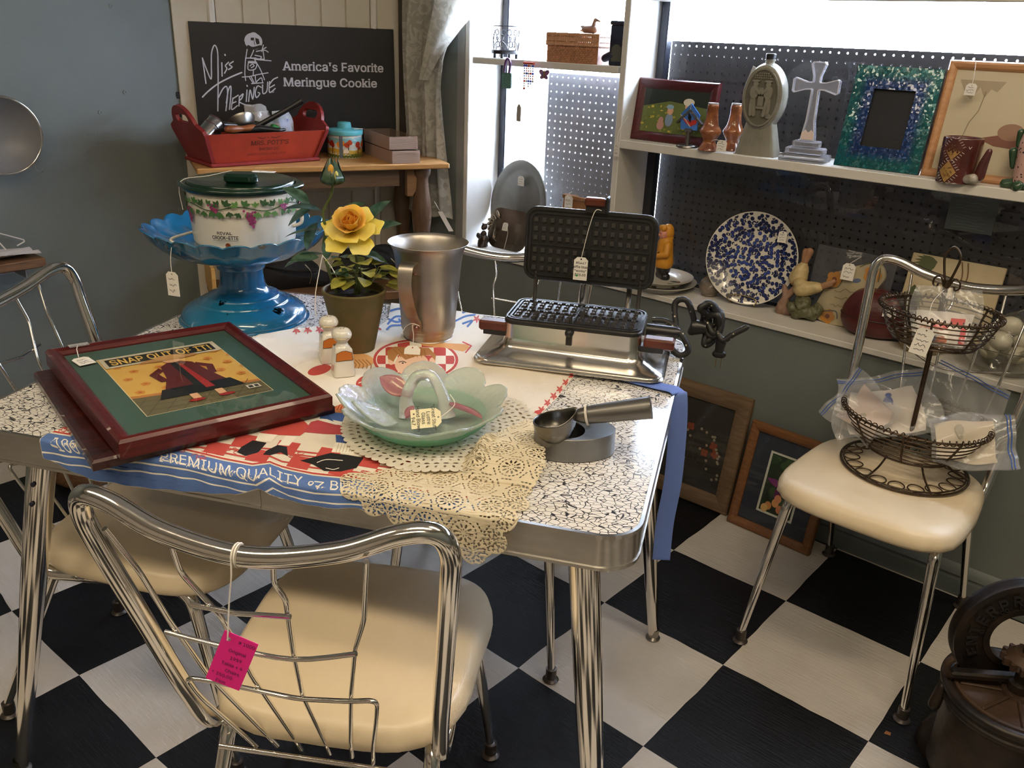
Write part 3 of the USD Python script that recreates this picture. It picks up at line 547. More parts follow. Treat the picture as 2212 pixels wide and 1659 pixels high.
# fill below the heap so that the tools rest on something
solo('kitchen_towel', trimesh.Trimesh(*(lambda g: (trimesh.transform_points(g.vertices, in_tray(.18, .095, .0)), g.faces))(blob([[(-.11, -.05, .045, .03), (.11, -.05, .045, .03), (-.11, .05, .045, .03), (.11, .05, .045, .03), (0, 0, .07, .03)]], .012, 4, .006))), mat('dark_cloth', (.03, .028, .027), .8), 'dark rumpled cloth packed under the tools in the red tray', 'cloth')
def canister():
    R = .062; t = Thing('tin_canister', 'round tin canister with turquoise lid and printed autumn landscape', 'canister', m=on_con(.530, .215, CZ, -.3))
    t.part('body', lathe([(0, 0), (R-.002, 0), (R, .002), (R, .082), (R-.001, .084), (0, .084)], 48), mat('tin_print_base', (.62, .60, .52), .3, coat=.3))
    teal = mat('turquoise_plastic', (.10, .42, .48), .38)
    t.part('lid', lathe(smoothprof([(0, .10), (.03, .101), (.058, .098), (R+.004, .094), (R+.004, .080)], 3), 48), teal)
    t.part('knob', lathe([(.026, .098), (.024, .118), (.020, .122), (0, .122)], 32), teal)
    r = random.Random(3); s = [(sbox(-.19, .003, .19, .080), '#cfd8d4'), (unary_union([ellipse(x, .062, .03, .012) for x in np.arange(-.18, .19, .05)]), '#7fc3cf')]
    s += [(Polygon([(-.19, .003), (.19, .003), (.19, .03), (.12, .036), (.05, .028), (-.03, .036), (-.10, .03), (-.19, .034)]), '#c9a93f'), (Polygon([(-.19, .003), (.19, .003), (.19, .015), (.09, .022), (0, .012), (-.1, .02), (-.19, .012)]), '#566b2a')]
    for k in range(13):
        x = -.18+k*.03+r.uniform(-.005, .005); h = r.uniform(.038, .062); c = r.choice(['#9c2c1c', '#c9571d', '#b6431c', '#d98a2a', '#7d2a18'])
        s += [(LineString([(x, .018), (x, h)]).buffer(.0014), '#4a2c1a'), (unary_union([ellipse(x+r.uniform(-.008, .008), h+r.uniform(-.008, .01), r.uniform(.006, .011), r.uniform(.006, .010)) for _ in range(5)]), c)]
    s += [(unary_union([Polygon([(x, .02), (x+.018, .02), (x+.018, .03), (x+.009, .037), (x, .03)]) for x in (-.12, .01, .12)]), '#efe6d2'), (sbox(-.004, .004, .008, .081).intersection(sbox(-1, 0, 1, 1)), '#5e6a78')]
    m, ink = decal(s, on_cyl(R, 0, math.radians(-100)), maxe=.012); t.part('landscape_print', m, print_mat('glossy_print', .25, .4), ink=ink)
    t.part('price_tag', [mv(box(.035, .018, .0008), (.05, -.02, .1005), (.3, 'z'))], TAGW)
canister()
def clear_box(x, y, z, rz, label, k):
    L, W, H = .27, .105, .046; t = Thing('gift_box', label, 'box', m=on_con(x, y, z, rz), group='corrugated gift boxes on the console table')
    kraft = mat('corrugated_kraft', (.36, .25, .20), .6); g = rrect(W, L, .002).difference(rrect(W-.012, L-.012, .002))
    t.part('tray', [mv(prism(g, H-.003), (W/2, L/2, 0)), mv(box(W-.01, L-.01, .004), (W/2, L/2, 0))], kraft, False)
    t.part('ridges', [box(W, .0018, .0022, (W/2, -.0004, q)) for q in np.arange(.003, H-.006, .0042)], mat('kraft_ridge', (.46, .34, .28), .55), False, kind='stuff')
    t.part('lid_film', mv(prism(rrect(W, L, .002), .0006), (W/2, L/2, H-.002)), glassy('clear_lid', (.96, .96, .96), .08), False)
    t.part('contents', blob([[(.05, .08, .014, .012), (.07, .13, .016, .014)], [(.04, .18, .014, .012), (.06, .22, .014, .01)], [(.035, .12, .012, .010)]], .008, 3), mat('box_contents_%d' % k, ((.05, .05, .09), (.12, .09, .07))[k], .5))
clear_box(.647, .012, CZ, .10, 'lower corrugated box with clear lid on the right end of the console table', 0)
clear_box(.640, .022, CZ+.0465, .07, 'upper corrugated box with clear lid, resting on another box on the console table', 1)
# black bags on the lower shelf
FAB = mat('black_fabric', (.010, .010, .011), .8, bump=.3, bscale=200.)
for nm, x, y, P, lab in (('black_bag', .28, .16, [[(-.11, 0, .05, .05), (.0, 0, .07, .06), (.13, 0, .03, .035)], [(-.05, .05, .06, .05), (.09, .05, .05, .05)]], 'rumpled black fabric bag on the lower shelf behind the blue cake stand'), ('black_bag', .60, .17, [[(-.10, 0, .06, .05), (.02, 0, .08, .05), (.10, .0, .06, .04)], [(-.06, .05, .08, .05), (.08, .05, .09, .04)]], 'black fabric bag with metal clips on the lower shelf behind the yellow rose')):
    t = Thing(nm, lab, 'bag', m=on_con(x, y, .494)); t.part('body', blob([[(a, b, c-.01, r) for a, b, c, r in q] for q in P], .012, 6, .008, 14.), FAB, 60)
    for dx in ((-.02, .06) if x > .5 else (.06,)): t.part('clip', [tube(spline([(dx, -.075, .10), (dx+.02, -.085, .07), (dx+.012, -.08, .03)], 5), .0022, 6)], WIREM)
    t.part('strap', tube(spline([(-.10, -.02, .10), (0, -.075, .085), (.10, -.06, .07)], 6), .006, 6), FAB)
t = Thing('paper_slip', 'white tag card sticking up behind the pitcher rim by the dark turned leg', 'tag', m=on_con(.80, -.01, .70, 0, .2)); t.part('card', grid(lambda u, v: np.stack([.012+(u-.5)*.018+.045*v, .004-.01*v*v, .085-.075*v], -1), 4, 10), TAGW)
t.part('string', tube([(.012, .004, .085), (0, .04, .11)], .0008, 5), STRING)
# ---------------------------------------------------------------- left wall: sieve, shelf board
def sieve():
    t = Thing('hanging_sieve', 'round wire mesh sieve hanging on the grey wall at the left edge', 'sieve', m=np.array([[0, 0, 1., WX0+.078], [1, 0, 0, -.632], [0, 1, 0, 1.052], [0, 0, 0, 1]]))
    a = np.linspace(0, 2*PI, 60, endpoint=False); R = .111
    t.part('rim', tube(np.c_[R*np.cos(a), R*np.sin(a), 0*a], .0035, 10, True), CHROME, 70)
    meshm = usdkit.material(stage, '/World/Looks/wire_mesh', {'tc': ('texture_coordinate', {}), 'w1': ('wave_texture', dict(scale=190., bands_direction='x')), 'w2': ('wave_texture', dict(scale=190., bands_direction='y')), 'mx': ('math', dict(math_type='maximum')), 'gt': ('map_range', dict(from_min=.25, from_max=.6, to_min=.45, to_max=1., clamp=True)), 'p': ('principled_bsdf', dict(base_color=(.23, .23, .24), metallic=.2, roughness=.5))},
        [('tc.object', 'w1.vector'), ('tc.object', 'w2.vector'), ('w1.fac', 'mx.value1'), ('w2.fac', 'mx.value2'), ('mx.value', 'gt.value'), ('gt.result', 'p.alpha')], surface='p.BSDF')
    t.part('mesh_bowl', lathe(smoothprof([(R-.002, 0), (.10, -.018), (.075, -.048), (.04, -.066), (0, -.070)], 6), 48), meshm, 60)
    t.part('hook', tube(spline([(.075, -.083, 0), (.088, -.092, .002), (.098, -.107, .003), (.088, -.114, .003), (.080, -.104, .002), (.075, -.085, 0)], 6), .0014, 6), CHROME)
    t.part('handle', tube(spline([(-.10, .04, 0), (-.19, .08, .01), (-.26, .11, .01)], 6), .005, 8), CHROME)
sieve()
t = Thing('wall_shelf', 'brown wooden shelf board fixed to the grey wall at the left edge', 'shelf', (WX0, -.606, .70)); t.part('board', box(.176, .75, .027, (.088, -.375, -.027), .003), wood('brown_board', '#4d3524', '#73502f', .5, 8., (12, 1.2, 12)))
t.part('bracket', [box(.15, .003, .03, (.08, -.055, -.057)), box(.003, .06, .045, (.002, -.055, -.075))], mat('grey_bracket', (.30, .30, .31), .4, .6))
t = Thing('grey_napkin', 'pale folded cloth on the brown shelf board at the left edge', 'cloth', (-1.80, -.70, .701)); t.part('cloth', thick(grid(lambda u, v: np.stack([(u-.5)*.12, (v-.7)*.30, .004+.010*np.sin(u*6+v*3)**2+.012*(u-.3)**2], -1), 14, 20), -.002), mat('pale_cloth', (.48, .44, .42), .8))
t = Thing('wire_easel', 'small white wire frame standing on the brown shelf board', 'wire stand', (-1.85, -.66, .715)); t.part('wires', [tube(bend([(-.02, .03, .0), (-.02, .06, .012), (-.02, -.20, .13)], .02), .0022, 6)], mat('white_wire', (.6, .58, .55), .4)); t.part('leg', tube([(.03, -.02, .004), (-.02, -.05, .07)], .0022, 6), MATS['white_wire'])
# ---------------------------------------------------------------- lace curtain
def curtain():
    zt, zb = 1.95, .735
    def fn(u, v):
        z = zt+(zb-zt)*v
        xr = np.interp(z, [.7, 1.0, 1.20, 1.30, 1.42, 1.60, 1.95], [-1.262, -1.285, -1.300, -1.285, -1.225, -1.10, -.95]); xl = -1.505+.012*v
        x = xl+(xr-xl)*u
        y = .655+.016*np.sin(u*17+v*2.2)+.010*np.sin(u*31-v*3)+.006*np.sin(v*9+u*5)+.02*u
        return np.stack([x, y, z+.008*np.sin(u*17)*(v > .98)], -1)
    lace = usdkit.material(stage, '/World/Looks/lace_curtain', {'tc': ('texture_coordinate', {}), 'n': ('noise_texture', dict(scale=30., detail=4., distortion=1.4)), 'r': ('rgb_ramp', {'ramp': [(.47, (.60, .58, .51)), (.54, (.72, .70, .63))]}), 'rf': ('rgb_ramp', {'ramp': [(.47, (.84, .84, .84)), (.54, (.97, .97, .97))]}),
        'd': ('diffuse_bsdf', {}), 't': ('translucent_bsdf', {}), 'm1': ('mix_closure', dict(fac=.45)), 'tr': ('transparent_bsdf', {}), 'm': ('mix_closure', {})},
        [('tc.object', 'n.vector'), ('n.fac', 'r.fac'), ('n.fac', 'rf.fac'), ('r.color', 'd.color'), ('r.color', 't.color'), ('d.BSDF', 'm1.closure1'), ('t.BSDF', 'm1.closure2'), ('rf.color', 'm.fac'), ('tr.BSDF', 'm.closure1'), ('m1.closure', 'm.closure2')], surface='m.closure')
    t = Thing('lace_curtain', 'cream lace curtain hanging between the open door and the window', 'curtain', (0, 0, 0))
    t.part('panel', grid(fn, 70, 60), lace, True)
    def flap(u, v):
        z = 1.62-.40*v; x0 = np.interp(z, [1.22, 1.35, 1.5, 1.62], [-1.385, -1.345, -1.30, -1.27]); x1 = np.interp(z, [1.22, 1.30, 1.40, 1.5, 1.62], [-1.36, -1.30, -1.19, -1.06, -.95])
        return np.stack([x0+(x1-x0)*u, .628+.008*np.sin(u*7)+.015*u, z+0*u], -1)
    t.part('pulled_edge', grid(flap, 16, 26), lace, True)
    t.part('rod', tube([(-1.53, .66, 1.95), (-.9, .68, 1.95)], .008, 10), TRIMW)
curtain()
# ---------------------------------------------------------------- things on the kitchen table
VIEW = np.array([-.647, .762, 0]); RIGHT = np.array([.762, .647, 0])      # level directions away from and across the visitor's side of the table
def face(p, n, up=(0, 0, 1)):
    z = np.asarray(n, float); z = z/np.linalg.norm(z); x = np.cross(up, z); x /= np.linalg.norm(x); m = np.eye(4)
    m[:3, 0], m[:3, 1], m[:3, 2], m[:3, 3] = x, np.cross(z, x), z, p; return m
def wpart(th, name, mesh, material, smooth=35, label=None, ink=None):
    m = tm(mesh).copy(); m.apply_transform(np.linalg.inv(th.m)); return th.part(name, m, material, smooth, label, ink=ink)
def price_tag(th, m, w=.026, h=.044, seed=1, string=None, rows=4, words=None, paper=None):
    """swing tag: paper with clipped corners and a hole, pen marks, and its string (world points)"""
    c = w*.22; g = Polygon([(-w/2, -h), (w/2, -h), (w/2, -c), (w/2-c, 0), (-w/2+c, 0), (-w/2, -c)]).difference(Point(0, -.0045).buffer(.0017, quad_segs=4))
    p = prism(g, .0006); p.apply_transform(m); wpart(th, 'price_tag', p, paper or TAGW, False)
    if words is not None: s = [(ctext(t, w*.17, 0, -h*(.30+.17*k)) if w < .05 else ctext(t, w*.11, 0, -h*(.30+.12*k)), INK) for k, t in enumerate(words)]
    else: s = [(scribble(-w*.42, -h*.2, w*.84, h*.7, rows, seed, w*.026), INK)]
    if words != []: d, ink = decal(s, None, .0009); d.apply_transform(m); wpart(th, 'writing', d, print_mat(), ink=ink)
    if string is not None: wpart(th, 'string', tube(spline(string, 5), .0008, 5), STRING)
# ---- the printed apron spread over the table; draft() turns pattern coordinates into the table's plane
HM = np.array([[-2.56835235e-02, -2.97236661e-02, 4.48798605e+01], [-9.61020962e-03, 6.89736242e-02, -4.78252068e+01], [1.65357786e-03, -4.01786063e-02, 1.0]])
def draft(P):
    P = np.asarray(P, float); h = np.c_[P, np.ones(len(P))] @ HM.T; return h[:, :2]/h[:, 2:]
def dg(g): return shapely.transform(g, draft)
EDGE = -TD/2-.001
def drape(P, base=.0012):
    """points of the unrolled cloth (table axes) -> world, hanging down past the front edge; small soft wrinkles"""
    X, Y = P[:, 0], P[:, 1]; r = .006; d = EDGE+r-Y-.002
    th = np.clip(d/r, 0, PI/2); over = np.maximum(0, d-r*PI/2)
    y = np.where(d < 0, Y, EDGE+r-.002-r*np.sin(th)-base); z = np.where(d < 0, 0, -r*(1-np.cos(th))-over)
    f = np.clip((Y+.44)/.03, 0, 1)
    w = .0045*np.clip(meshkit.fbm(np.c_[X*7, Y*7, 0*X], 3, 11)-.42, 0, 1)+.010*np.exp(-((X-.19-.25*(Y+.1))/.035)**2-((Y-.03)/.10)**2)*0.6+.003*np.exp(-((X-.02-.2*(Y+.42))/.012)**2)*np.exp(-((Y+.46)/.05)**2)
    w = np.where(d < 0, w*f, 0); y = y-np.where(d >= 0, .003*np.sin(X*60)**2*np.clip(over/.02, 0, 1)+.0005, 0)
    c, s = math.cos(TR), math.sin(TR)
    return np.c_[TC[0]+c*X-s*y, TC[1]+s*X+c*y, TZ+.001+base+z+w]
def drape_fn(base):
    def fn(P):
        e = 1e-4; p = drape(P, base); a = drape(P+[e, 0], base)-p; b = drape(P+[0, e], base)-p; n = np.cross(a, b); n /= np.linalg.norm(n, axis=1, keepdims=True); return p, n
    return fn
def apron():
    out = [(60, 966), (130, 998), (250, 1018), (400, 1036), (480, 1044), (545, 1042), (600, 1060), (680, 1076), (760, 1082), (850, 1102), (930, 1118), (1010, 1112), (1080, 1060), (1120, 980), (1150, 925), (1172, 890), (1205, 858), (1232, 822), (1250, 800), (1180, 760), (1100, 725), (1062, 700), (1042, 681), (990, 672), (930, 664), (845, 655), (838, 690), (820, 704), (740, 706), (690, 705), (622, 712), (560, 722), (520, 742), (300, 850), (160, 915), (100, 938)]
    G = Polygon(out).buffer(0); t = Thing('printed_apron', 'cream apron printed with children and blue lettered hem, spread over the kitchen table', 'apron')
    cream, blue, red, dk, skin, white = '#e9dfcc', '#5877b4', '#bf4a44', '#17171b', '#edc4a6', '#efe9dc'
    P = lambda *p: Polygon(p).buffer(0); L = lambda w, *p: stroke(p, w, 5); E = lambda x, y, a, b, r=0: ellipse(x, y, a, b, r)
    top = [(40, 925), (103, 936), (165, 946), (300, 962), (400, 978), (480, 996), (545, 1008), (583, 1003), (610, 1015), (676, 1028), (769, 1038), (860, 1056), (940, 1072), (1060, 1088)]
    off = lambda d: [(x, y+d) for x, y in top]
    s = [(P(*top, (1060, 1140), (930, 1135), (680, 1110), (400, 1075), (60, 1010)), blue)]
    for d, w, c in ((-7, 3.4, white), (-5, 3.2, red), (-17, 3.4, red), (29, 2.2, white), (40, 2.0, white)): s.append((LineString(off(d)).buffer(w/2), c))
    # checked floor, two rows, in perspective of the print
    for i in range(12):
        for j in range(2):
            if (i+j) % 2:
                f = lambda a, b: (380+a*45-b*16, 914+a*7.5+b*25)
                s.append((P(f(i, j), f(i+1, j), f(i+1, j+1), f(i, j+1)), red))
    s.append((LineString([(320, 958), (480, 962), (640, 975), (700, 982), (800, 998), (900, 1010)]).buffer(1.6), red)); s.append((LineString([(320, 966), (480, 970), (640, 983), (700, 990), (800, 1006), (900, 1018)]).buffer(1.4), red))
    r = random.Random(5)
    for cx, cy in ((430, 985), (500, 975), (560, 985), (635, 985), (140, 930), (790, 1018), (830, 1030), (380, 975)):
        for k in range(5): a = r.random()*6.28; x, y = cx+r.uniform(-14, 14), cy+r.uniform(-6, 6); s.append((LineString([(x+9*math.cos(a+q*.9)*(1-q*.12), y+4*math.sin(a+q*.9)*(1-q*.12)) for q in range(6)]).buffer(.7), red))
    # lettering along the hem
    def word(tx, h, x0, x1, serif=True, dy=0):
        g = text(tx, h, False, serif); g = affinity.scale(g, 1, -1, origin=(0, 0)); b = g.bounds; g = affinity.translate(affinity.scale(g, (x1-x0)/(b[2]-b[0]), 1, origin=(0, 0)), 0, 0); g = affinity.translate(g, x0-g.bounds[0], 0).segmentize(3.)
        xs, ys = zip(*off(24+dy)); return shapely.transform(g, lambda q: np.c_[q[:, 0], q[:, 1]+np.interp(q[:, 0], xs, ys)])
    for tx, a, b in (('100%', 117, 192), ('PREMIUM QUALITY', 345, 654), ('BLEACHED', 714, 880)): s.append((word(tx, 17, a, b), white))
    s += [(E(672, 1044, 6, 4).difference(E(672, 1044, 3.5, 2)), white), (LineString([(680, 1041), (699, 1043), (686, 1052)]).buffer(1.2), white), (LineString([(108, 955), (118, 958)]).buffer(1.5), white)]
    # child in red skirt, far left one partly under the frame
    s += [(P((560, 935), (652, 905), (672, 925), (648, 942), (590, 940)), red), (P((560, 936), (600, 940), (586, 956), (552, 952)), white), (P((618, 942), (642, 944), (624, 964), (600, 962)), white), (P((546, 952), (576, 957), (558, 978), (530, 986), (512, 978), (522, 966)), dk), (P((600, 962), (620, 966), (622, 986), (606, 978), (584, 984), (568, 983), (576, 974)), dk)]
    # middle child
    s += [(P((672, 912), (700, 905), (740, 922), (748, 940), (700, 938), (654, 934)), '#b8474f'), (P((690, 900), (716, 888), (760, 900), (752, 920), (724, 918), (686, 908)), white), (P((700, 900), (716, 880), (748, 890), (740, 912), (720, 908)), '#4364a6'), (P((690, 905), (700, 880), (712, 900), (722, 912), (706, 906)), '#34528f'), (E(728, 878, 34, 14, 10), '#d98a55')]
    for q in range(9): s.append((L(2.4, (700+q*7, 886), (712+q*6, 874), (720+q*7, 868)), '#b84a38'))
    s += [(P((725, 940), (752, 944), (768, 962), (726, 956)), '#3b5796'), (P((724, 958), (768, 962), (756, 982), (716, 978)), white), (P((776, 962), (816, 970), (806, 990), (754, 984)), white), (P((772, 962), (820, 968), (822, 976), (780, 972)), '#2c3f70')]
    for q in range(5): s.append((LineString([(732+q*7, 960), (726+q*7, 978)]).buffer(.6), '#b9a98a'))
    s += [(P((648, 996), (680, 988), (714, 980), (750, 984), (786, 990), (770, 1012), (736, 1020), (700, 1018), (676, 1004)), dk), (L(1.5, (685, 1000), (705, 994), (740, 996)), white), (L(1.5, (704, 1012), (720, 1015), (732, 1012)), white)]
    # girl at the left of the shakers: white dress, red mittens
    s += [(P((640, 790), (700, 770), (790, 800), (800, 850), (720, 880), (640, 850)), white), (E(690, 800, 26, 10, -15), red), (E(790, 826, 22, 14, -20), red), (L(2, (775, 828), (785, 824)), white), (E(768, 780, 40, 16), '#d7a060')]
    for q in range(5): s.append((E(752-q*4, 832+q*7, 2.2, 1.6), dk))
    for q in range(8): s.append((L(2, (735+q*8, 778), (745+q*8, 788), (738+q*9, 796)), '#9a6a35'))
    # boy in a blue sailor collar before a checked round
    rd = E(898, 778, 92, 44); s += [(rd, red), (E(898, 778, 86, 40), white)]
    for i in range(-3, 4):
        for j in range(-2, 3):
            if (i+j) % 2: s.append((sbox(898+i*26-13, 778+j*18-9, 898+i*26+13, 778+j*18+9).intersection(E(898, 778, 84, 39)), red))
    s += [(P((812, 806), (842, 800), (866, 812), (930, 806), (968, 818), (1010, 830), (1000, 850), (800, 860), (790, 840)), '#4a66a0'), (L(2, (930, 812), (962, 824), (992, 832)), white), (L(2, (922, 818), (952, 830), (980, 840)), white), (P((846, 804), (868, 812), (864, 826), (842, 820)), '#38548f'), (P((868, 796), (920, 796), (924, 812), (870, 814)), skin), (L(1.6, (870, 812), (895, 818), (922, 811)), red), (E(890, 788, 37, 26), skin), (E(845, 780, 7, 9), skin), (E(934, 782, 7, 9), skin)]
    s += [(P((838, 776), (836, 760), (852, 750), (890, 752), (926, 752), (942, 768), (940, 780), (930, 768), (900, 770), (876, 778), (860, 766), (850, 782)), '#b07a45')]
    for q in range(7): s.append((L(1.2, (850+q*11, 756), (858+q*10, 764), (866+q*9, 772)), '#8a5a2c'))
    s += [(L(1.8, (862, 783), (870, 781), (877, 784)), '#4a3a30'), (L(1.8, (903, 784), (912, 781), (920, 784)), '#4a3a30'), (E(870, 785, 2.2, 1.5), dk), (E(911, 786, 2.2, 1.5), dk), (L(1.2, (889, 786), (892, 796), (886, 798)), '#b5805f'), (L(1.4, (878, 803), (889, 801), (900, 803)), '#a85a4a')]
    s += [(P((900, 738), (960, 742), (1010, 745), (1016, 752), (1000, 760), (960, 752), (915, 748)), '#d9a266'), (LineString([(1000, 740), (1018, 748), (1006, 762)]).buffer(1.4), red)]
    # blue script at the bib, red leaf sprigs along the border
    for q in (((838, 700), (856, 684), (884, 690), (870, 702), (846, 704), (836, 712)), ((862, 690), (876, 706), (892, 716)), ((838, 674), (862, 668), (884, 672)), ((984, 694), (1006, 684), (1026, 680), (1018, 672), (1000, 676)), ((1000, 700), (1020, 694), (1010, 706)), ((840, 690), (860, 696), (880, 684))): s.append((L(4.2, *q), '#4c6ea8'))
    def sprigs(a, b, n):
        for k in range(n):
            x, y = a[0]+(b[0]-a[0])*k/(n-1), a[1]+(b[1]-a[1])*k/(n-1)
            s.append((unary_union([leafp(x, y, 10, 4, q) for q in (.3, 1.6, 2.7, 3.9, 5.2)]+[E(x+6, y+3, 3, 2)]), '#c25550'))
    sprigs((1236, 812), (1170, 886), 6); sprigs((640, 714), (815, 709), 8); sprigs((1030, 690), (1100, 735), 4)
    s.append((P((1150, 890), (1180, 882), (1172, 896), (1150, 905)), red))
    UG = dg(G.segmentize(12.)); base = decal([(UG, cream)], drape_fn(.0012), lift=0., maxe=.009)
    sh = [(dg(g.intersection(G.buffer(-1)).segmentize(20.)), c) for g, c in s]
    m, ink = decal([x for x in sh if not x[0].is_empty], drape_fn(.0012), lift=.0005, maxe=.009, flat=True)
    v, f = base[0].vertices, base[0].faces
    cl = trimesh.Trimesh(v, f, process=False); cl.merge_vertices(); t.part('cloth', thick(cl, .0009), mat('cream_cotton', (.78, .71, .60), .85, bump=.3, bscale=700., sheen=.2), True)
    t.part('print', m, print_mat('cloth_print', .85), ink=ink, label='printed picture of children over a checked floor with blue lettered hem')
    bl = mat('blue_cotton', C('#6079bd'), .8, bump=.3, bscale=700.)
    # straps
    def ribbon(P, w, name='strap'):
        P = spline(P, 8); d = np.gradient(P, axis=0); d /= np.linalg.norm(d, axis=1, keepdims=True)
        side = np.cross(d, np.where(np.abs(d[:, 2:]) > .8, VIEW*-1, [0, 0, 1.])); side /= np.linalg.norm(side, axis=1, keepdims=True)
        m = grid(lambda u, v: np.stack([(P[np.round(u*(len(P)-1)).astype(int), k]+side[np.round(u*(len(P)-1)).astype(int), k]*(v-.5)*w) for k in range(3)], -1), len(P), 5)
        t.part(name, thick(m, .0016), bl, True)
    q = lambda x, y, z=.0042: np.array(tpt(x, y))+[0, 0, TZ+z]
    R_ = TW/2+.004
    ribbon([q(.30, .19), q(.38, .165), q(.46, .150), q(.545, .125), q(R_-.004, .112), q(R_+.004, .106, -.014), q(R_+.010, .100, -.08), q(R_+.013, .088, -.18), q(R_+.008, .076, -.27), q(R_+.010, .062, -.35)], .036)
    ribbon([q(-.40, .31), q(-.47, .30), q(-.52, .275), q(-.555, .245)], .04)
    ribbon([q(.16, .40), q(.20, .39), q(.235, .36)], .05)
apron()
# ---- lace cloths
LACE = usdkit.material(stage, '/World/Looks/lace_thread', {'d': ('diffuse_bsdf', dict(color=(.86, .77, .58))), 't': ('translucent_bsdf', dict(color=(.86, .77, .58))), 'm': ('mix_closure', dict(fac=.25)), 'tc': ('texture_coordinate', {}), 'n': ('noise_texture', dict(scale=900., detail=2.)), 'b': ('bump', dict(strength=.6, distance=.001))}, [('tc.object', 'n.vector'), ('n.fac', 'b.height'), ('b.normal', 'd.normal'), ('d.BSDF', 'm.closure1'), ('t.BSDF', 'm.closure2')], surface='m.closure')
CROCH = usdkit.material(stage, '/World/Looks/crochet_thread', {'d': ('diffuse_bsdf', dict(color=(.80, .75, .64))), 't': ('translucent_bsdf', dict(color=(.80, .75, .64))), 'm': ('mix_closure', dict(fac=.25))}, [('d.BSDF', 'm.closure1'), ('t.BSDF', 'm.closure2')], surface='m.closure')
def ring_holes(cx, cy, r, n, a, b, ph=0): return [ellipse(cx+r*math.cos(t+ph), cy+r*math.sin(t+ph), a, b, math.degrees(t+ph)) for t in np.arange(n)*2*PI/n]
def lace_cloth():
    out = [(757, 1045), (775, 1030), (830, 1022), (900, 1010), (1000, 1000), (1080, 960), (1140, 930), (1166, 960), (1166, 1030), (1140, 1060), (1118, 1085), (1098, 1112), (1078, 1128), (1056, 1146), (1030, 1160), (1005, 1160), (980, 1150), (955, 1138), (930, 1126), (900, 1112), (860, 1098), (810, 1082), (775, 1066)]
    G = dg(Polygon(out).segmentize(10.)).buffer(0)
    B = G.exterior; L = B.length; hem = [B.interpolate(d) for d in np.arange(.01, L, .041)]; hem = [p for p in hem if p.y < -.40]; sc = unary_union([Point(B.interpolate(d)).buffer(.0085, quad_segs=4) for d in np.arange(0, L, .0135)]+[p.buffer(.021, quad_segs=6) for p in hem]); G = G.union(sc)
    holes = []; r = random.Random(2); x0, y0, x1, y1 = G.bounds
    for d in np.arange(0, L, .0135): p = B.interpolate(d+.003); holes.append(Point(p).buffer(.0016, quad_segs=2))
    for p in hem: holes += ring_holes(p.x, p.y, .0150, 12, .0024, .0017)+ring_holes(p.x, p.y, .0085, 8, .0032, .0014)+ring_holes(p.x, p.y, .0037, 5, .0012, .0008)
    ros = []
    for gy in np.arange(y0, y1+.03, .052):
        for gx in np.arange(x0, x1+.03, .060):
            ros.append((gx+(.03 if round((gy-y0)/.052) % 2 else 0)+r.uniform(-.004, .004), gy+r.uniform(-.004, .004)))
    for cx, cy in ros:
        holes += ring_holes(cx, cy, .0115, 10, .0036, .0018)+ring_holes(cx, cy, .0055, 8, .0019, .0009)+ring_holes(cx, cy, .0195, 20, .0013, .0021, .1)
        for k in range(6): a = k*PI/3+.5; holes += [ellipse(cx+.0265*math.cos(a)+d*math.sin(a), cy+.0265*math.sin(a)-d*math.cos(a), .0013, .0024, math.degrees(a)) for d in (-.006, 0, .006)]
    G = G.difference(unary_union(holes)); G = max(getattr(G, 'geoms', [G]), key=lambda g: g.area)
    f0 = drape_fn(.0036)
    def fn(P):                 # the right end is curled over in a roll
        p, n = f0(P); u = np.clip((P[:, 0]-.285+.10*(P[:, 1]+.30))/.03, 0, 1)*(P[:, 1] > -.36); 
        p = p.copy(); p[:, 2] += .024*np.sin(u*PI*.75)*np.clip((P[:, 1]+.37)/.06, 0, 1); p[:, 2] += .0012*np.sin(P[:, 0]*70)*(P[:, 1] > EDGE); return p, n
    m, ink = decal([(G, cream_) for cream_ in ((.7, .6, .4),)], fn, lift=0., maxe=.016)
    m = trimesh.Trimesh(m.vertices, m.faces, process=False); m.merge_vertices()
    solo('lace_cloth', thick(m, .0007), LACE, 'cream lace cloth with rosettes hanging over the front edge of the table', 'lace cloth', smooth=True)
lace_cloth()
def doily():
    cx, cy = draft([(958, 925)])[0]; R = .168; holes = []
    for k, (rr, n, a, b) in enumerate(((.158, 72, .0040, .0022), (.146, 60, .0028, .0045), (.133, 60, .0036, .0018), (.122, 54, .0026, .004), (.110, 48, .0034, .002), (.098, 44, .0026, .0038), (.086, 36, .003, .002), (.07, 30, .003, .002))): holes += ring_holes(cx, cy, rr, n, a, b, .05*k)
    G = unary_union([Point(cx, cy).buffer(R, quad_segs=24)]+[Point(cx+R*math.cos(t), cy+R*math.sin(t)).buffer(.0075, quad_segs=3) for t in np.arange(0, 2*PI, PI/36)]).difference(unary_union(holes))
    f0 = drape_fn(.0058)
    def fn(P):
        p, n = f0(P); d = np.hypot(P[:, 0]-cx, P[:, 1]-cy); a = np.arctan2(P[:, 1]-cy, P[:, 0]-cx); p = p.copy(); p[:, 2] += .0020*np.clip((d-.09)/.07, 0, 1)*(1+np.sin(a*9)); return p, n
    m, ink = decal([(G, (.7, .7, .6))], fn, lift=0., maxe=.02); m = trimesh.Trimesh(m.vertices, m.faces, process=False); m.merge_vertices()
    solo('crochet_doily', thick(m, .0009), CROCH, 'white crochet doily under the green glass bowl', 'doily', smooth=True)
doily()
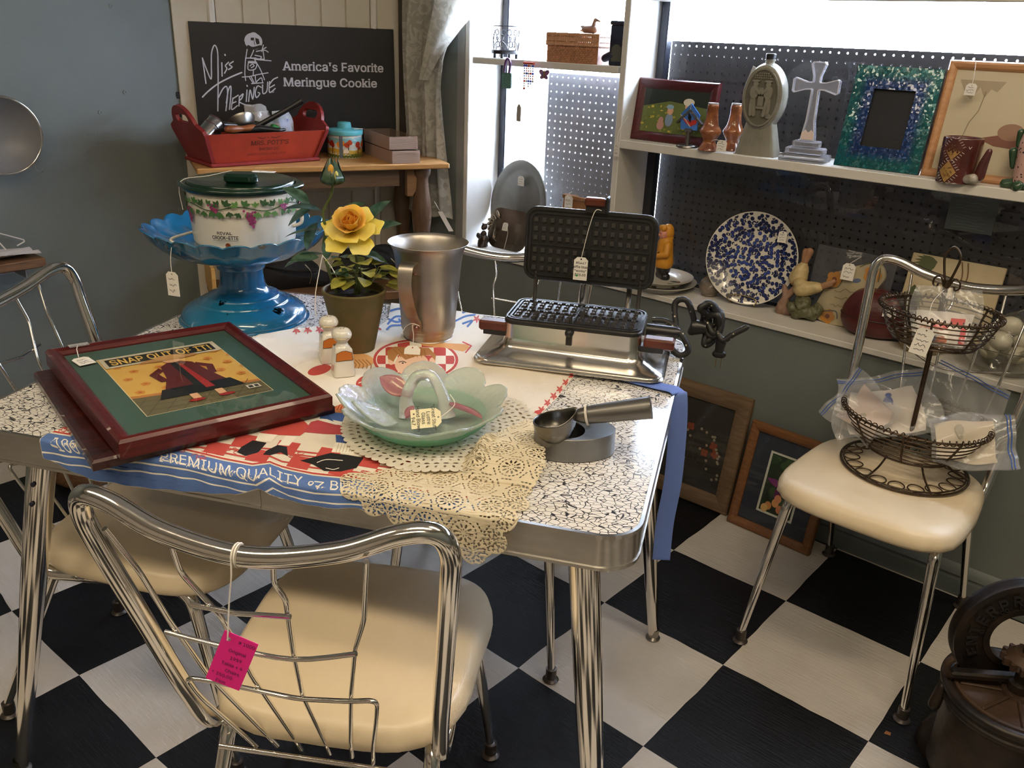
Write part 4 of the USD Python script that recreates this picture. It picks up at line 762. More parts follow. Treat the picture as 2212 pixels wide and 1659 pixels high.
# ---- framed picture on a second frame
def mould(w, h, d, fw, prof=None):
    """mitred frame with its top at z=0: outer w x h, section width fw, depth d -> four rails"""
    prof = prof or [(0, -d), (0, -.006), (.004, -.001), (fw*.4, 0), (fw*.75, -.003), (fw, -.009), (fw, -d)]
    out = []
    for k in range(4):
        L, D = (w, h) if k % 2 == 0 else (h, w); v = []
        for s in (-1, 1):
            for a, z in prof: v.append((s*(L/2-a), -D/2+a, z))
        n = len(prof); f = []
        for i in range(n): j = (i+1) % n; f += [(i, j, n+j), (i, n+j, n+i)]
        for i in range(1, n-1): f += [(0, i+1, i), (n, n+i, n+i+1)]
        m = trimesh.Trimesh(v, f, process=False); m.fix_normals(); out.append(mv(m, r=(k*PI/2, 'z')))
    return out
def picture():
    w, h = .356, .449; M = np.eye(4); rz, a, b = 1.400, .022, .019
    M = trimesh.transformations.euler_matrix(a, b, rz, 'sxyz'); M[:3, 3] = (-.362, -.907, .8035)
    t = Thing('framed_picture', 'dark red wooden frame with green mat and yellow print, lying on another frame', 'framed picture', m=M)
    wd = wood('cherry_frame', '#3a0a0c', '#5f1a17', .3, 8., (1.5, 14, 14), .3)
    for rail in mould(w, h, .032, .024): t.part('frame_rail', rail, wd, 25)
    t.part('backing', box(w-.03, h-.03, .004, (0, 0, -.030)), mat('card_back', (.3, .25, .2), .8), False)
    t.part('mat_board', box(w-.044, h-.044, .0015, (0, 0, -.0135)), mat('green_mat', C('#3d5a4e'), .75), False)
    x0, x1, y0, y1 = -.108, .108, -.135, .150; P = lambda *p: Polygon(p); E = ellipse
    bgc = sbox(x0, y0, x1, y1); s = [(sbox(x0-.0015, y0-.0015, x1+.0015, y1+.0015), '#d8c9a4'), (bgc, '#d9ad52'), (P((x0, y0+.075), (x1, y0+.045), (x1, y0+.06), (x0, y0+.09)), '#c07c38'), (P((x0, y0), (x1, y0), (x1, y0+.05), (x0, y0+.08)), '#6c6445')]
    for k in range(-3, 8): s.append((LineString([(x0+k*.03, y0), (x0+k*.03+.05, y0+.07)]).buffer(.0006).intersection(bgc), '#4c4833'))
    for k in range(3): s.append((LineString([(x0, y0+.02+.02*k), (x1, y0+.004+.015*k)]).buffer(.0006).intersection(bgc), '#4c4833'))
    r = random.Random(4)
    for i in range(5):
        for j in range(5): x, y = x0+.02+i*.045+(.02 if j % 2 else 0), y0+.10+j*.033; s.append((flower(x, y, .0085, 5, r.random()).intersection(bgc), '#cf8a35')); s.append((Point(x, y).buffer(.003).intersection(bgc), '#b8652a'))
    s += [(sbox(x0+.004, y1-.052, x1-.004, y1-.006).buffer(.003), '#c9c0a8'), (sbox(x0+.009, y1-.047, x1-.009, y1-.011), '#23231f'), (ctext('SNAP OUT OF IT!', .026, 0, y1-.042, True, w=.186), '#e0b65a')]
    # a plain little figure in a long coat and hat
    s += [(P((-.03, .005), (-.022, .06), (-.006, .074), (.02, .074), (.036, .06), (.046, .005), (.06, -.05), (-.05, -.05)), '#5d1c17'), (P((-.055, -.046), (.066, -.046), (.078, -.085), (-.07, -.085)), '#191817'), (P((-.002, .07), (.012, .07), (.02, -.05), (.0, -.05)), '#20201f'), (P((.010, .06), (.016, .06), (.03, -.07), (.014, -.07)), '#a3261f'), (P((-.028, .055), (-.052, .03), (-.044, -.01), (-.03, -.01), (-.036, .026), (-.022, .04)), '#5d1c17'), (P((.04, .055), (.064, .03), (.056, -.01), (.042, -.01), (.05, .026), (.034, .04)), '#5d1c17'), (E(.006, .084, .016, .012), '#dfae84'), (E(.006, .096, .052, .010), '#b98a52'), (E(.006, .102, .026, .012), '#c99c60'), (sbox(-.022, -.108, -.008, -.085), '#dfae84'), (sbox(.022, -.108, .036, -.085), '#dfae84'), (E(-.018, -.113, .014, .006), '#9c221c'), (E(.034, -.113, .014, .006), '#9c221c'), (sbox(.074, -.112, .098, -.096), '#d9d4c4'), (sbox(.077, -.109, .085, -.099), '#3a3a3a'), (sbox(.088, -.109, .095, -.099), '#3a3a3a')]
    m, ink = decal(s, None, -.0118, .00002); t.part('art_print', m, print_mat(), ink=ink, label='yellow print with a coated figure and banner lettering')
    t.part('pane', box(w-.046, h-.046, .0015, (0, 0, -.0100)), glassy('picture_glass', (.98, .985, .98), .03), False)
    wm = M @ T4((-.135, .165, -.0068), .15); g = prism(Polygon([(-.015, -.04), (.015, -.04), (.015, -.006), (.009, 0), (-.009, 0), (-.015, -.006)]), .0006); g.apply_transform(wm); wpart(t, 'price_tag', g, TAGW, False)
    d, ink = decal([(scribble(-.012, -.010, .024, .026, 3, 9, .0009), INK)], None, .001); d.apply_transform(wm); wpart(t, 'writing', d, print_mat(), ink=ink)
    t.part('string', tube([(-.135, .165, -.005), (-.130, .196, -.0005), (-.128, .2, .001), (-.125, .21, .001)], .0009, 5), STRING)
    t.part('tape', box(.035, .016, .0006, (-.122, .212, .0012)), plastic_film('tape', .25), False)
picture()
def lower_frame():
    t = Thing('picture_frame', 'worn dark mahogany frame lying flat beneath the red framed picture', 'frame', (-.369, -.915, TZ+.0035), 1.373)
    wd = wood('mahogany_worn', '#1d0706', '#43150e', .28, 6., (1.5, 10, 10), .4); w, h = .40, .435
    for rail in mould(w, h, .0165, .045, [(0, -.0165), (0, -.004), (.004, 0), (.038, -.002), (.045, -.006), (.045, -.0165)]): rail.apply_translation((0, 0, .0165)); t.part('frame_rail', rail, wd, 25)
    t.part('backing', box(w-.08, h-.08, .003, (0, 0, .002)), mat('dark_backing', (.05, .04, .035), .8), False)
lower_frame()
# ---- blue enamel cake stand and the slow cooker in it
CS = np.array([-.702, -.566, TZ])
def cake_stand():
    t = Thing('cake_stand', 'blue enamel pedestal cake stand with deep fluted dish and chipped rim', 'cake stand', CS, 0.)
    bl = usdkit.material(stage, '/World/Looks/blue_enamel', {'tc': ('texture_coordinate', {}), 'n': ('noise_texture', dict(scale=16., detail=5., roughness=.6)), 'r': ('rgb_ramp', {'ramp': [(.668, (.022, .20, .40)), (.69, (.03, .018, .012))]}), 'n2': ('noise_texture', dict(scale=3.)), 'r2': ('rgb_ramp', {'ramp': [(.3, (.006, .100, .25)), (.7, (.016, .165, .31))]}), 'mx': ('mix', {}), 'gt': ('rgb_ramp', {'ramp': [(.655, (0, 0, 0)), (.665, (1, 1, 1))]}), 'p': ('principled_bsdf', dict(roughness=.16, coat_weight=.8))},
        [('tc.object', 'n.vector'), ('tc.object', 'n2.vector'), ('n2.fac', 'r2.fac'), ('n.fac', 'gt.fac'), ('gt.color', 'mx.fac'), ('r2.color', 'mx.color1'), ('mx.color', 'p.base_color')], surface='p.BSDF')
    t.part('pedestal', lathe(smoothprof([(0, 0), (.136, 0), (.141, .004), (.141, .012), (.132, .026), (.112, .038), (.103, .041), (.100, .045), (.096, .046), (.083, .053), (.080, .057), (.074, .059), (.060, .066), (.052, .078), (.049, .095), (.048, .115), (.049, .118), (.053, .119), (.055, .126), (.056, .134), (.064, .138)], 4), 64), bl, 50)
    nf = 22
    def flute(R, Z, A):
        w = np.clip((R-.13)/.055, 0, 1); return R*(1+.062*w*(np.abs(np.cos(A*nf/2))**.6-.6)), Z+.011*w*(np.abs(np.cos(A*nf/2))**.6-.75)+.003*w*np.sin(A*3)
    prof = smoothprof([(0, .141), (.06, .139), (.10, .146), (.145, .160), (.180, .183), (.199, .212), (.202, .2145), (.2005, .2165), (.196, .214), (.178, .194), (.150, .183), (.130, .180), (.10, .179), (0, .179)], 4)
    t.part('dish', lathe(prof, 200, flute), bl, 50)
    p = CS-VIEW*.170-RIGHT*.085+np.array([0, 0, .205]); q = p-VIEW*.016+np.array([0, 0, -.052])
    price_tag(t, face(q, -VIEW*.9+RIGHT*-.3, (0, 0, 1)), .030, .052, 3, [p, (p+q)/2-VIEW*.006, q+[0, 0, -.004]], 3)
cake_stand()
def cooker():
    c = CS+RIGHT*.022-VIEW*.02+np.array([0, 0, .1796]); yaw = math.atan2(-VIEW[1], -VIEW[0])
    t = Thing('slow_cooker', 'white electric crock with grapevine band and dark green lid, sitting in the blue cake stand', 'slow cooker', c, 0)
    wh = mat('white_enamel', (.72, .68, .60), .22, coat=.3); gr = mat('green_glaze', (.005, .026, .016), .22, coat=.15)
    rf = lambda z: .1085+.008*np.clip(z/.125, 0, 1)
    t.part('body', lathe([(0, 0), (.098, 0), (.104, .003), (.1085, .012), (.1098, .016), (rf(.125), .125), (.113, .126), (0, .126)], 72), wh, 40)
    t.part('crock_rim', lathe(smoothprof([(.112, .122), (.119, .123), (.127, .130), (.1275, .135), (.123, .138), (.115, .136), (.104, .128), (0, .127)], 3), 72, lambda R, Z, A: (R*(1+.06*np.clip((R-.11)/.016, 0, 1)*np.abs(np.cos(A-yaw-PI/2))**14), Z)), gr, 60)
    t.part('lid', lathe(smoothprof([(.114, .134), (.111, .142), (.099, .140), (.06, .134), (0, .133)], 4), 64), gr, 60)
    kn = rslab(.074, .036, .022, .0175, .006); t.part('knob', mv(kn, (0, 0, .133), (yaw+PI/2, 'z')), gr, 30)
    G = [C(x) for x in ('#3f6b3a', '#5c8a4b', '#2f5230')]; gp = ['#8a2f62', '#7b2a58', '#9c4374']; r = random.Random(8)
    s = [(sbox(-.34, .078, .34, .079), '#c9b8b4')]
    for k in range(-30, 31): s.append((LineString([(k*.012, .079), (k*.012+.010, .093)]).buffer(.0007), '#d5c6c0')); s.append((LineString([(k*.012+.010, .079), (k*.012, .093)]).buffer(.0007), '#d5c6c0'))
    s.append((LineString([(x, .098+.005*math.sin(x*55)) for x in np.arange(-.34, .34, .004)]).buffer(.001), G[2]))
    def leaf(x, y, sc, a): return at(unary_union([leafp(0, 0, .016, .009, q) for q in (-.9, 0, .9)]+[Point(0, 0).buffer(.004)]), x, y, a, sc)
    for k in range(-9, 10):
        x = k*.036
        for dx, dy, a in ((-.010, .008, 110), (.006, .010, 60), (.012, -.008, -60), (-.006, -.010, -110)): s.append((leaf(x+dx, .098+dy*.9, r.uniform(.62, .85), a+r.uniform(-25, 25)), r.choice(G)))
        if k % 2: 
            big = k % 4 == 1; x += .016; n = 40 if big else 18
            for q in range(n): yy = r.random(); s.append((Point(x+r.uniform(-1, 1)*.0125*(1-yy*.8)+.004*yy, (.096 if big else .108)-yy*(.036 if big else .018)).buffer(.0027, quad_segs=3), r.choice(gp)))
    for a, sc in (('RIVAL', .0058),): s.append((ctext(a, sc, 0, .0455, True, w=.030), '#3d3632'))
    s += [(ctext('CROCK-ETTE', .0074, 0, .0350, True, w=.052), '#1d1a19'), (sbox(-.025, .0322, .025, .0330), '#4a4542')]
    m, ink = decal(s, on_cyl(.1125, 0, yaw-.04, rf), .0005, .00002, maxe=.012); t.part('grapevine_print', m, print_mat(), ink=ink, label='grapevine band and black lettering')
    t.part('pilot_light', mv(lathe([(0, 0), (.0055, 0), (.005, .003), (0, .0035)], 20), (.1096*math.cos(yaw-.03), .1096*math.sin(yaw-.03), .020), [(PI/2, 'y'), (yaw-.03, 'z')]), mat('amber_lens', (.20, .05, .012), .15))
    L = lambda a, z, rr: (rr*math.cos(yaw+a), rr*math.sin(yaw+a), z)
    t.part('handle', tube(spline([L(1.45, .085, .114), L(1.5, .08, .129), L(1.5, .055, .130), L(1.46, .046, .112)], 6), .004, 8), wh)
    t.part('cord', tube(spline([L(-1.9, .02, .111), L(-1.5, .018, .130), L(-1.15, .020, .152), L(-.95, .020, .160), L(-.85, .016, .150), L(-.9, .012, .130)], 8), .0032, 8), wh)
    wm = np.eye(4); tg = c+np.array([0, 0, .1595])+RIGHT*-.004
    price_tag(t, face(tg+RIGHT*.03, (0, 0, 1), -RIGHT), .020, .05, 6, [tg+RIGHT*-.014, tg+RIGHT*-.06-VIEW*.02+[0, 0, -.01], c-RIGHT*.118-VIEW*.04+[0, 0, .138], c-RIGHT*.115-VIEW*.05+[0, 0, .08]], 2)
cooker()
# ---- potted rose
def petal(w, h, curl, cup, tip=.0, n=10):
    """petal from its base at the origin, growing along +z, facing -y; curl bends the rim outward (-y)"""
    def fn(u, v):
        s = (u-.5)*2; wid = w*np.sin(np.clip(v*.9+.06, 0, 1)*PI*.62)**.8
        x = s*wid*.5; z = h*v*(1-.14*s*s*v)+tip*v**6*np.exp(-(s*2.4)**2); y = cup*(s*s)*(1-v*.6)-curl*v**3*(1+.25*s*s)-.18*h*np.sin(v*PI)*0.5
        return np.stack([x, -y*-1, z], -1)
    return grid(fn, n+1, n+1)
def leafm(L, w, fold=.25, droop=.25):
    def fn(u, v):
        s = (v-.5)*2; ww = w/2*np.sin(PI*np.clip(u, 0, 1))**.75*(1-.25*u)
        return np.stack([L*u, s*ww, fold*np.abs(s)*ww-droop*L*u*u], -1)
    return grid(fn, 9, 5)
def leafmat(name, a, b, rough=.4):
    return usdkit.material(stage, '/World/Looks/'+name, {'tc': ('texture_coordinate', {}), 'n': ('noise_texture', dict(scale=60.)), 'r': ('rgb_ramp', {'ramp': [(.3, C(a)), (.7, C(b))]}), 'p': ('principled_bsdf', dict(roughness=rough)), 't': ('translucent_bsdf', {}), 'm': ('mix_closure', dict(fac=.25))}, [('tc.object', 'n.vector'), ('n.fac', 'r.fac'), ('r.color', 'p.base_color'), ('r.color', 't.color'), ('p.BSDF', 'm.closure1'), ('t.BSDF', 'm.closure2')], surface='m.closure')
def orient(m, p, d, roll=0., up=(0, 0, 1)):
    d = np.asarray(d, float); d /= np.linalg.norm(d); y = np.cross(up, d); y /= np.linalg.norm(y)+1e-9; z = np.cross(d, y); M = np.eye(4); M[:3, 0], M[:3, 1], M[:3, 2], M[:3, 3] = d, y, z, p
    m = mv(m, r=(roll, 'x')); m.apply_transform(M); return m
def rose():
    c = np.array([-.354, -.520, TZ+.003]); t = Thing('potted_rose', 'yellow rose and bud with leafy stems in a mossy green clay pot', 'potted plant', c)
    V, Rt, U = VIEW, RIGHT, np.array([0, 0, 1.])
    Pp = lambda r, u, v=0.: Rt*r+U*u+V*v
    moss = mat('mossy_clay', (.075, .075, .018), .75, vary=.35, vscale=14., col2=(.16, .10, .04), bump=.3)
    t.part('pot', lathe(smoothprof([(0, 0), (.038, 0), (.040, .003), (.062, .108), (.066, .124), (.067, .130), (.063, .1315), (.060, .128), (.057, .110), (0, .106)], 3), 48), moss, 50)
    so = lathe([(.058, .112), (.045, .116), (.02, .118), (0, .118)], 32); so.vertices += np.c_[np.zeros((len(so.vertices), 2)), meshkit.fbm(so.vertices*180, 3)*.006]; t.part('soil', so, mat('soil', (.02, .015, .010), .95, bump=1., bscale=300.), False)
    stem = mat('rose_stem', C('#4c5a2c'), .5, vary=.2)
    S1 = [Pp(-.035, .115), Pp(-.05, .165), Pp(-.062, .21, .01), Pp(-.056, .25, .01), Pp(-.060, .285, .01), Pp(-.042, .32, .005), Pp(-.035, .345)]
    t.part('stem', tube(spline(S1, 8), np.linspace(.0042, .0022, 49), 8), stem)
    S2 = [Pp(.0, .115), Pp(.004, .17, .02), Pp(.0, .22, .02), Pp(0, .25, .0)]; t.part('stem', tube(spline(S2, 8), .003, 8), stem)
    dark = leafmat('rose_leaf', '#2a4433', '#55705a', .25); lite = leafmat('young_leaf', '#7f8438', '#b3ab4e', .4)
    for (r, u, v, dr, du, dv, L, w, ro) in ((-.062, .288, .01, -.9, .25, -.1, .062, .036, .5), (-.085, .30, 0, -.6, .55, .1, .055, .032, -.3), (-.075, .262, .02, -.5, -.75, -.1, .05, .032, .7), (-.062, .25, .01, -.9, .1, -.4, .065, .03, .2), (-.09, .285, .03, -.8, -.35, .2, .06, .03, -.6), (-.062, .2, .01, -1, -.12, -.1, .072, .036, .5), (-.07, .195, 0, -.8, .15, -.5, .05, .03, -.4), (-.03, .275, .03, .6, .5, .2, .05, .034, .2), (.02, .255, .045, .5, .8, .1, .06, .045, .3), (.03, .24, .05, .9, .5, .2, .055, .04, .2), (.0, .20, .03, .9, -.1, .1, .06, .035, .2), (-.02, .19, .02, -.2, .3, -.6, .045, .03, .2), (-.04, .17, -.02, .5, .2, -.5, .045, .03, .2), (-.055, .23, 0, .2, -.9, -.4, .03, .02, .1)):
        p = Pp(r, u, v); d = Rt*dr+U*du+V*dv; t.part('leaf', orient(leafm(L*1.18, w*1.25), p, d, ro), dark, True)
    rr = random.Random(12)
    for k in range(34):
        a = rr.uniform(0, 2*PI); rad = rr.uniform(.012, .055); p = Pp(.018+rad*math.cos(a), rr.uniform(.142, .200), rad*math.sin(a)*.9); d = Rt*math.cos(a)+V*math.sin(a)+U*rr.uniform(-.2, .5)
        t.part('leaf', orient(leafm(rr.uniform(.034, .046), rr.uniform(.030, .038), .2, .2), p, d, rr.uniform(-.4, .4)), lite, True)
        if k % 3 == 0: t.part('stem', tube(spline([Pp(.01+.2*rad*math.cos(a), .112, .2*rad*math.sin(a)), p*.5+Pp(.01, .06), p], 4), .0012, 5), stem)
    t.part('leaf', orient(leafm(.05, .022), Pp(.065, .142), Rt*1.-U*.15, .3), lite, True)
    # the bloom: petals set round an axis that looks up and towards the room
    ax = U*.80-V*.60; ax /= np.linalg.norm(ax); e1 = Rt; e2 = np.cross(ax, e1); B = Pp(.0, .254, .0)
    def yel(n, a, b): return usdkit.material(stage, '/World/Looks/'+n, {'tc': ('texture_coordinate', {}), 'n': ('noise_texture', dict(scale=26.)), 'r': ('rgb_ramp', {'ramp': [(.35, C(a)), (.65, C(b))]}), 'p': ('principled_bsdf', dict(roughness=.5)), 't': ('translucent_bsdf', {}), 'm': ('mix_closure', dict(fac=.4))}, [('tc.object', 'n.vector'), ('n.fac', 'r.fac'), ('r.color', 'p.base_color'), ('r.color', 't.color'), ('p.BSDF', 'm.closure1'), ('t.BSDF', 'm.closure2')], surface='m.closure')
    yo, ym, yi = yel('petal_outer', '#f6e35c', '#fdf3a0'), yel('petal_middle', '#fadf6a', '#fbcf7a'), yel('petal_inner', '#f6b53c', '#fbcb5c')
    def place(m, ang, open_, rad, lift):
        out = e1*math.cos(ang)+e2*math.sin(ang); g = ax*math.cos(open_)+out*math.sin(open_); side = np.cross(g, out); side = np.cross(ax, out)
        nrm = np.cross(side, g); M = np.eye(4); M[:3, 0], M[:3, 1], M[:3, 2], M[:3, 3] = side, np.cross(g, side), g, B+out*rad+ax*lift
        m = m.copy(); m.apply_transform(M); return m
    for n, op, rad, lift, w, h, cu, cp, tip, mm, ph in ((5, 1.30, .007, -.005, .050, .050, .012, .007, .012, yo, .35), (5, .92, .008, 0, .048, .044, .012, .010, .006, yo, .95), (5, .48, .008, .003, .044, .040, .008, .013, .002, ym, .2), (5, .20, .008, .005, .038, .038, .004, .014, 0, ym, .8), (4, .0, .007, .008, .031, .036, .001, .013, 0, yi, .5), (3, -.15, .005, .010, .022, .034, 0, .010, 0, yi, .2)):
        for k in range(n):
            a = ph+2*PI*k/n+rr.uniform(-.12, .12); t.part('petal', thick(place(petal(w, h*rr.uniform(.92, 1.08), cu, cp, tip), a, op+rr.uniform(-.06, .06), rad, lift), .0006), mm, True)
    # bud
    bb = Pp(-.036, .343, 0)
    t.part('bud', mv(lathe(smoothprof([(0, 0), (.015, .002), (.0205, .014), (.0165, .028), (.006, .042), (0, .044)], 4), 20), bb), dark, 60); t.part('bud_petal', mv(ball(.0095, sub=2, s=(.75, .8, 1.9)), bb+U*.024-V*.0105), yi, 60); t.part('bud_petal', mv(ball(.006, sub=2, s=(.6, .8, 2.0)), bb+U*.018+Rt*.011-V*.0140), yo, 60)
    for k in range(5):
        a = k*2*PI/5+.6; out = Rt*math.cos(a)+V*math.sin(a)
        sp = [bb+out*.004, bb+out*.019+U*.006, bb+out*.0215+U*.016, bb+out*.0155+U*.031, bb+out*(.006 if k else .012)+U*.052]
        P = spline(sp, 4); sd = np.cross(U, out); W = np.interp(np.linspace(0, 1, len(P)), [0, .35, .7, 1], [.006, .0115, .0075, .0006])
        t.part('sepal', thick(trimesh.Trimesh(np.vstack([P-sd*W[:, None], P+sd*W[:, None]]), [f for i in range(len(P)-1) for f in ((i, i+1, len(P)+i), (len(P)+i, i+1, len(P)+i+1))], process=False), .0006), dark, True)
    sh = lambda *p: [np.asarray(x) for x in p]
    t.part('string', tube(spline(sh(Pp(-.062, .20, -.004), Pp(-.064, .14, -.07), Pp(-.062, .092, -.085)), 5), .0010, 5), STRING)
    t.part('string', tube(spline(sh(Pp(-.062, .20, -.004), Pp(-.04, .185, -.03), Pp(-.022, .16, -.045)), 5), .0010, 5), STRING)
rose()
# ---- aluminium pitcher
def pitcher():
    c = np.array([-.306, -.353, TZ+.003]); t = Thing('metal_pitcher', 'tall dull aluminium pitcher with riveted strap handle between the rose and the waffle iron', 'pitcher', c)
    al = usdkit.material(stage, '/World/Looks/worn_aluminium', {'tc': ('texture_coordinate', {}), 'n': ('noise_texture', dict(scale=18., detail=5.)), 'r': ('rgb_ramp', {'ramp': [(.3, (.40, .36, .31)), (.7, (.52, .48, .43))]}), 'm': ('map_range', dict(to_min=.32, to_max=.50)), 'p': ('principled_bsdf', dict(metallic=1.))}, [('tc.object', 'n.vector'), ('n.fac', 'r.fac'), ('r.color', 'p.base_color'), ('n.fac', 'm.value'), ('m.result', 'p.roughness')], surface='p.BSDF')
    t.part('body', lathe(smoothprof([(0, .003), (.050, .0), (.053, .003), (.054, .010), (.057, .014), (.062, .06), (.069, .14), (.074, .185), (.080, .205), (.087, .2135), (.0875, .2145), (.086, .2145), (.079, .207), (.0725, .185), (.0675, .14), (.0605, .06), (.055, .016), (0, .012)], 4), 64), al, 60)
    h = RIGHT*-.28-VIEW*.95; h /= np.linalg.norm(h); s = np.cross([0, 0, 1], h); s /= np.linalg.norm(s)
    P = spline([h*.074+np.array([0, 0, .160]), h*.082+np.array([0, 0, .175]), h*.094+np.array([0, 0, .192]), h*.120+np.array([0, 0, .186]), h*.128+np.array([0, 0, .150]), h*.112+np.array([0, 0, .105]), h*.088+np.array([0, 0, .070]), h*.070+np.array([0, 0, .052]), h*.064+np.array([0, 0, .030])], 8)
    W = np.interp(np.linspace(0, 1, len(P)), [0, .25, .6, 1], [.013, .016, .015, .011])
    g = trimesh.Trimesh(np.vstack([P-s*W[:, None], P+s*W[:, None]]), [f for i in range(len(P)-1) for f in ((i, i+1, len(P)+i), (len(P)+i, i+1, len(P)+i+1))], process=False); t.part('handle', thick(g, .0018), al, True)
    for z, r in ((.163, .0735), (.040, .0655)): t.part('rivet', mv(ball(.0055, s=(1, 1, 1)), h*(r+.001)+np.array([0, 0, z])), mat('copper_rivet', (.42, .24, .22), .35, 1.))
    p = c+h*.078+np.array([0, 0, .052]); q = c+h*.112+RIGHT*.010+np.array([0, 0, .014])
    price_tag(t, face(q, -VIEW*.75+np.array([0, 0, .75]), VIEW+np.array([0, 0, .6])), .034, .030, 5, [p+h*.005+s*.012, p+h*.01, (p+q)/2, q+[0, 0, -.002]], 0, words=[])
    t.part('string', tube(spline([h*.082+s*.014+np.array([0, 0, .05]), h*.088+np.array([0, 0, .056]), h*.082-s*.018+np.array([0, 0, .045]), h*.09-s*.025+np.array([0, 0, .03])], 5), .0009, 5), STRING)
pitcher()
# ---- salt and pepper
def shaker(c, lab):
    t = Thing('salt_shaker', lab, 'shaker', c, math.radians(63), group='pair of square china shakers')
    por = mat('china_glaze', (.74, .71, .63), .15, coat=.5)
    def body(u, v):
        s = np.interp(v, [0, .05, .92, 1], [.0200, .0208, .0172, .0150]); a = u*2*PI+PI/4; k = np.minimum(1/np.maximum(np.abs(np.cos(a)), 1e-6), 1/np.maximum(np.abs(np.sin(a)), 1e-6)); k = np.minimum(k, 1.30)
        return np.stack([s*k*np.cos(a), s*k*np.sin(a), .058*v], -1)
    t.part('body', [grid(body, 49, 14), mv(box(.038, .038, .002), (0, 0, .0))], por, 40)
    t.part('head', lathe(smoothprof([(.0165, .056), (.013, .060), (.0105, .066), (.013, .070), (.0185, .077), (.0195, .084), (.015, .092), (.006, .0955), (0, .096)], 4), 32), por, 60)
    t.part('gold_ring', lathe([(.0186, .0768), (.0192, .0776), (.0186, .0784)], 32), mat('dull_gold', (.35, .28, .12), .3, 1.))
    f = lambda P: (np.c_[P[:, 0], -np.interp(P[:, 1], [0, .058], [.0210, .0176]), P[:, 1]], np.tile([0, -1., 0], (len(P), 1)))
    f2 = lambda P: (np.c_[np.interp(P[:, 1], [0, .058], [.0210, .0176]), P[:, 0], P[:, 1]], np.tile([1., 0, 0], (len(P), 1)))
    tri = Polygon([(-.0165, .034), (.0165, .034), (.0150, .049), (.004, .0535), (-.004, .0535), (-.0150, .049)])
    m, ink = decal([(tri, '#c4702c'), (tri.exterior.buffer(.0004), '#3a2c22')], f, .0006); t.part('orange_panel', m, print_mat('glossy_print', .25, .4), ink=ink, label='orange glazed panel')
    m, ink = decal([(tri.exterior.buffer(.0004), '#3a2c22'), (Point(0, .042).buffer(.006).exterior.buffer(.0006), '#5a4a42'), (Point(0, .042).buffer(.003).exterior.buffer(.0006), '#5a4a42')], f2, .0006); t.part('side_panel', m, MATS['glossy_print'], ink=ink)
    t.part('pouring_hole', [mv(cyl(.0009, .001, n=8), (.006*math.cos(a), .006*math.sin(a), .0950)) for a in np.arange(6)*PI/3], mat('dark_hole', (.02, .01, .01), .6), kind='stuff')
    return t
shaker((-.330, -.607, TZ+.004), 'white china shaker with orange panel, the rear one of the pair by the flower pot')
shaker((-.254, -.634, TZ+.004), 'white china shaker with orange panel, the front one of the pair, nearer the glass bowl')
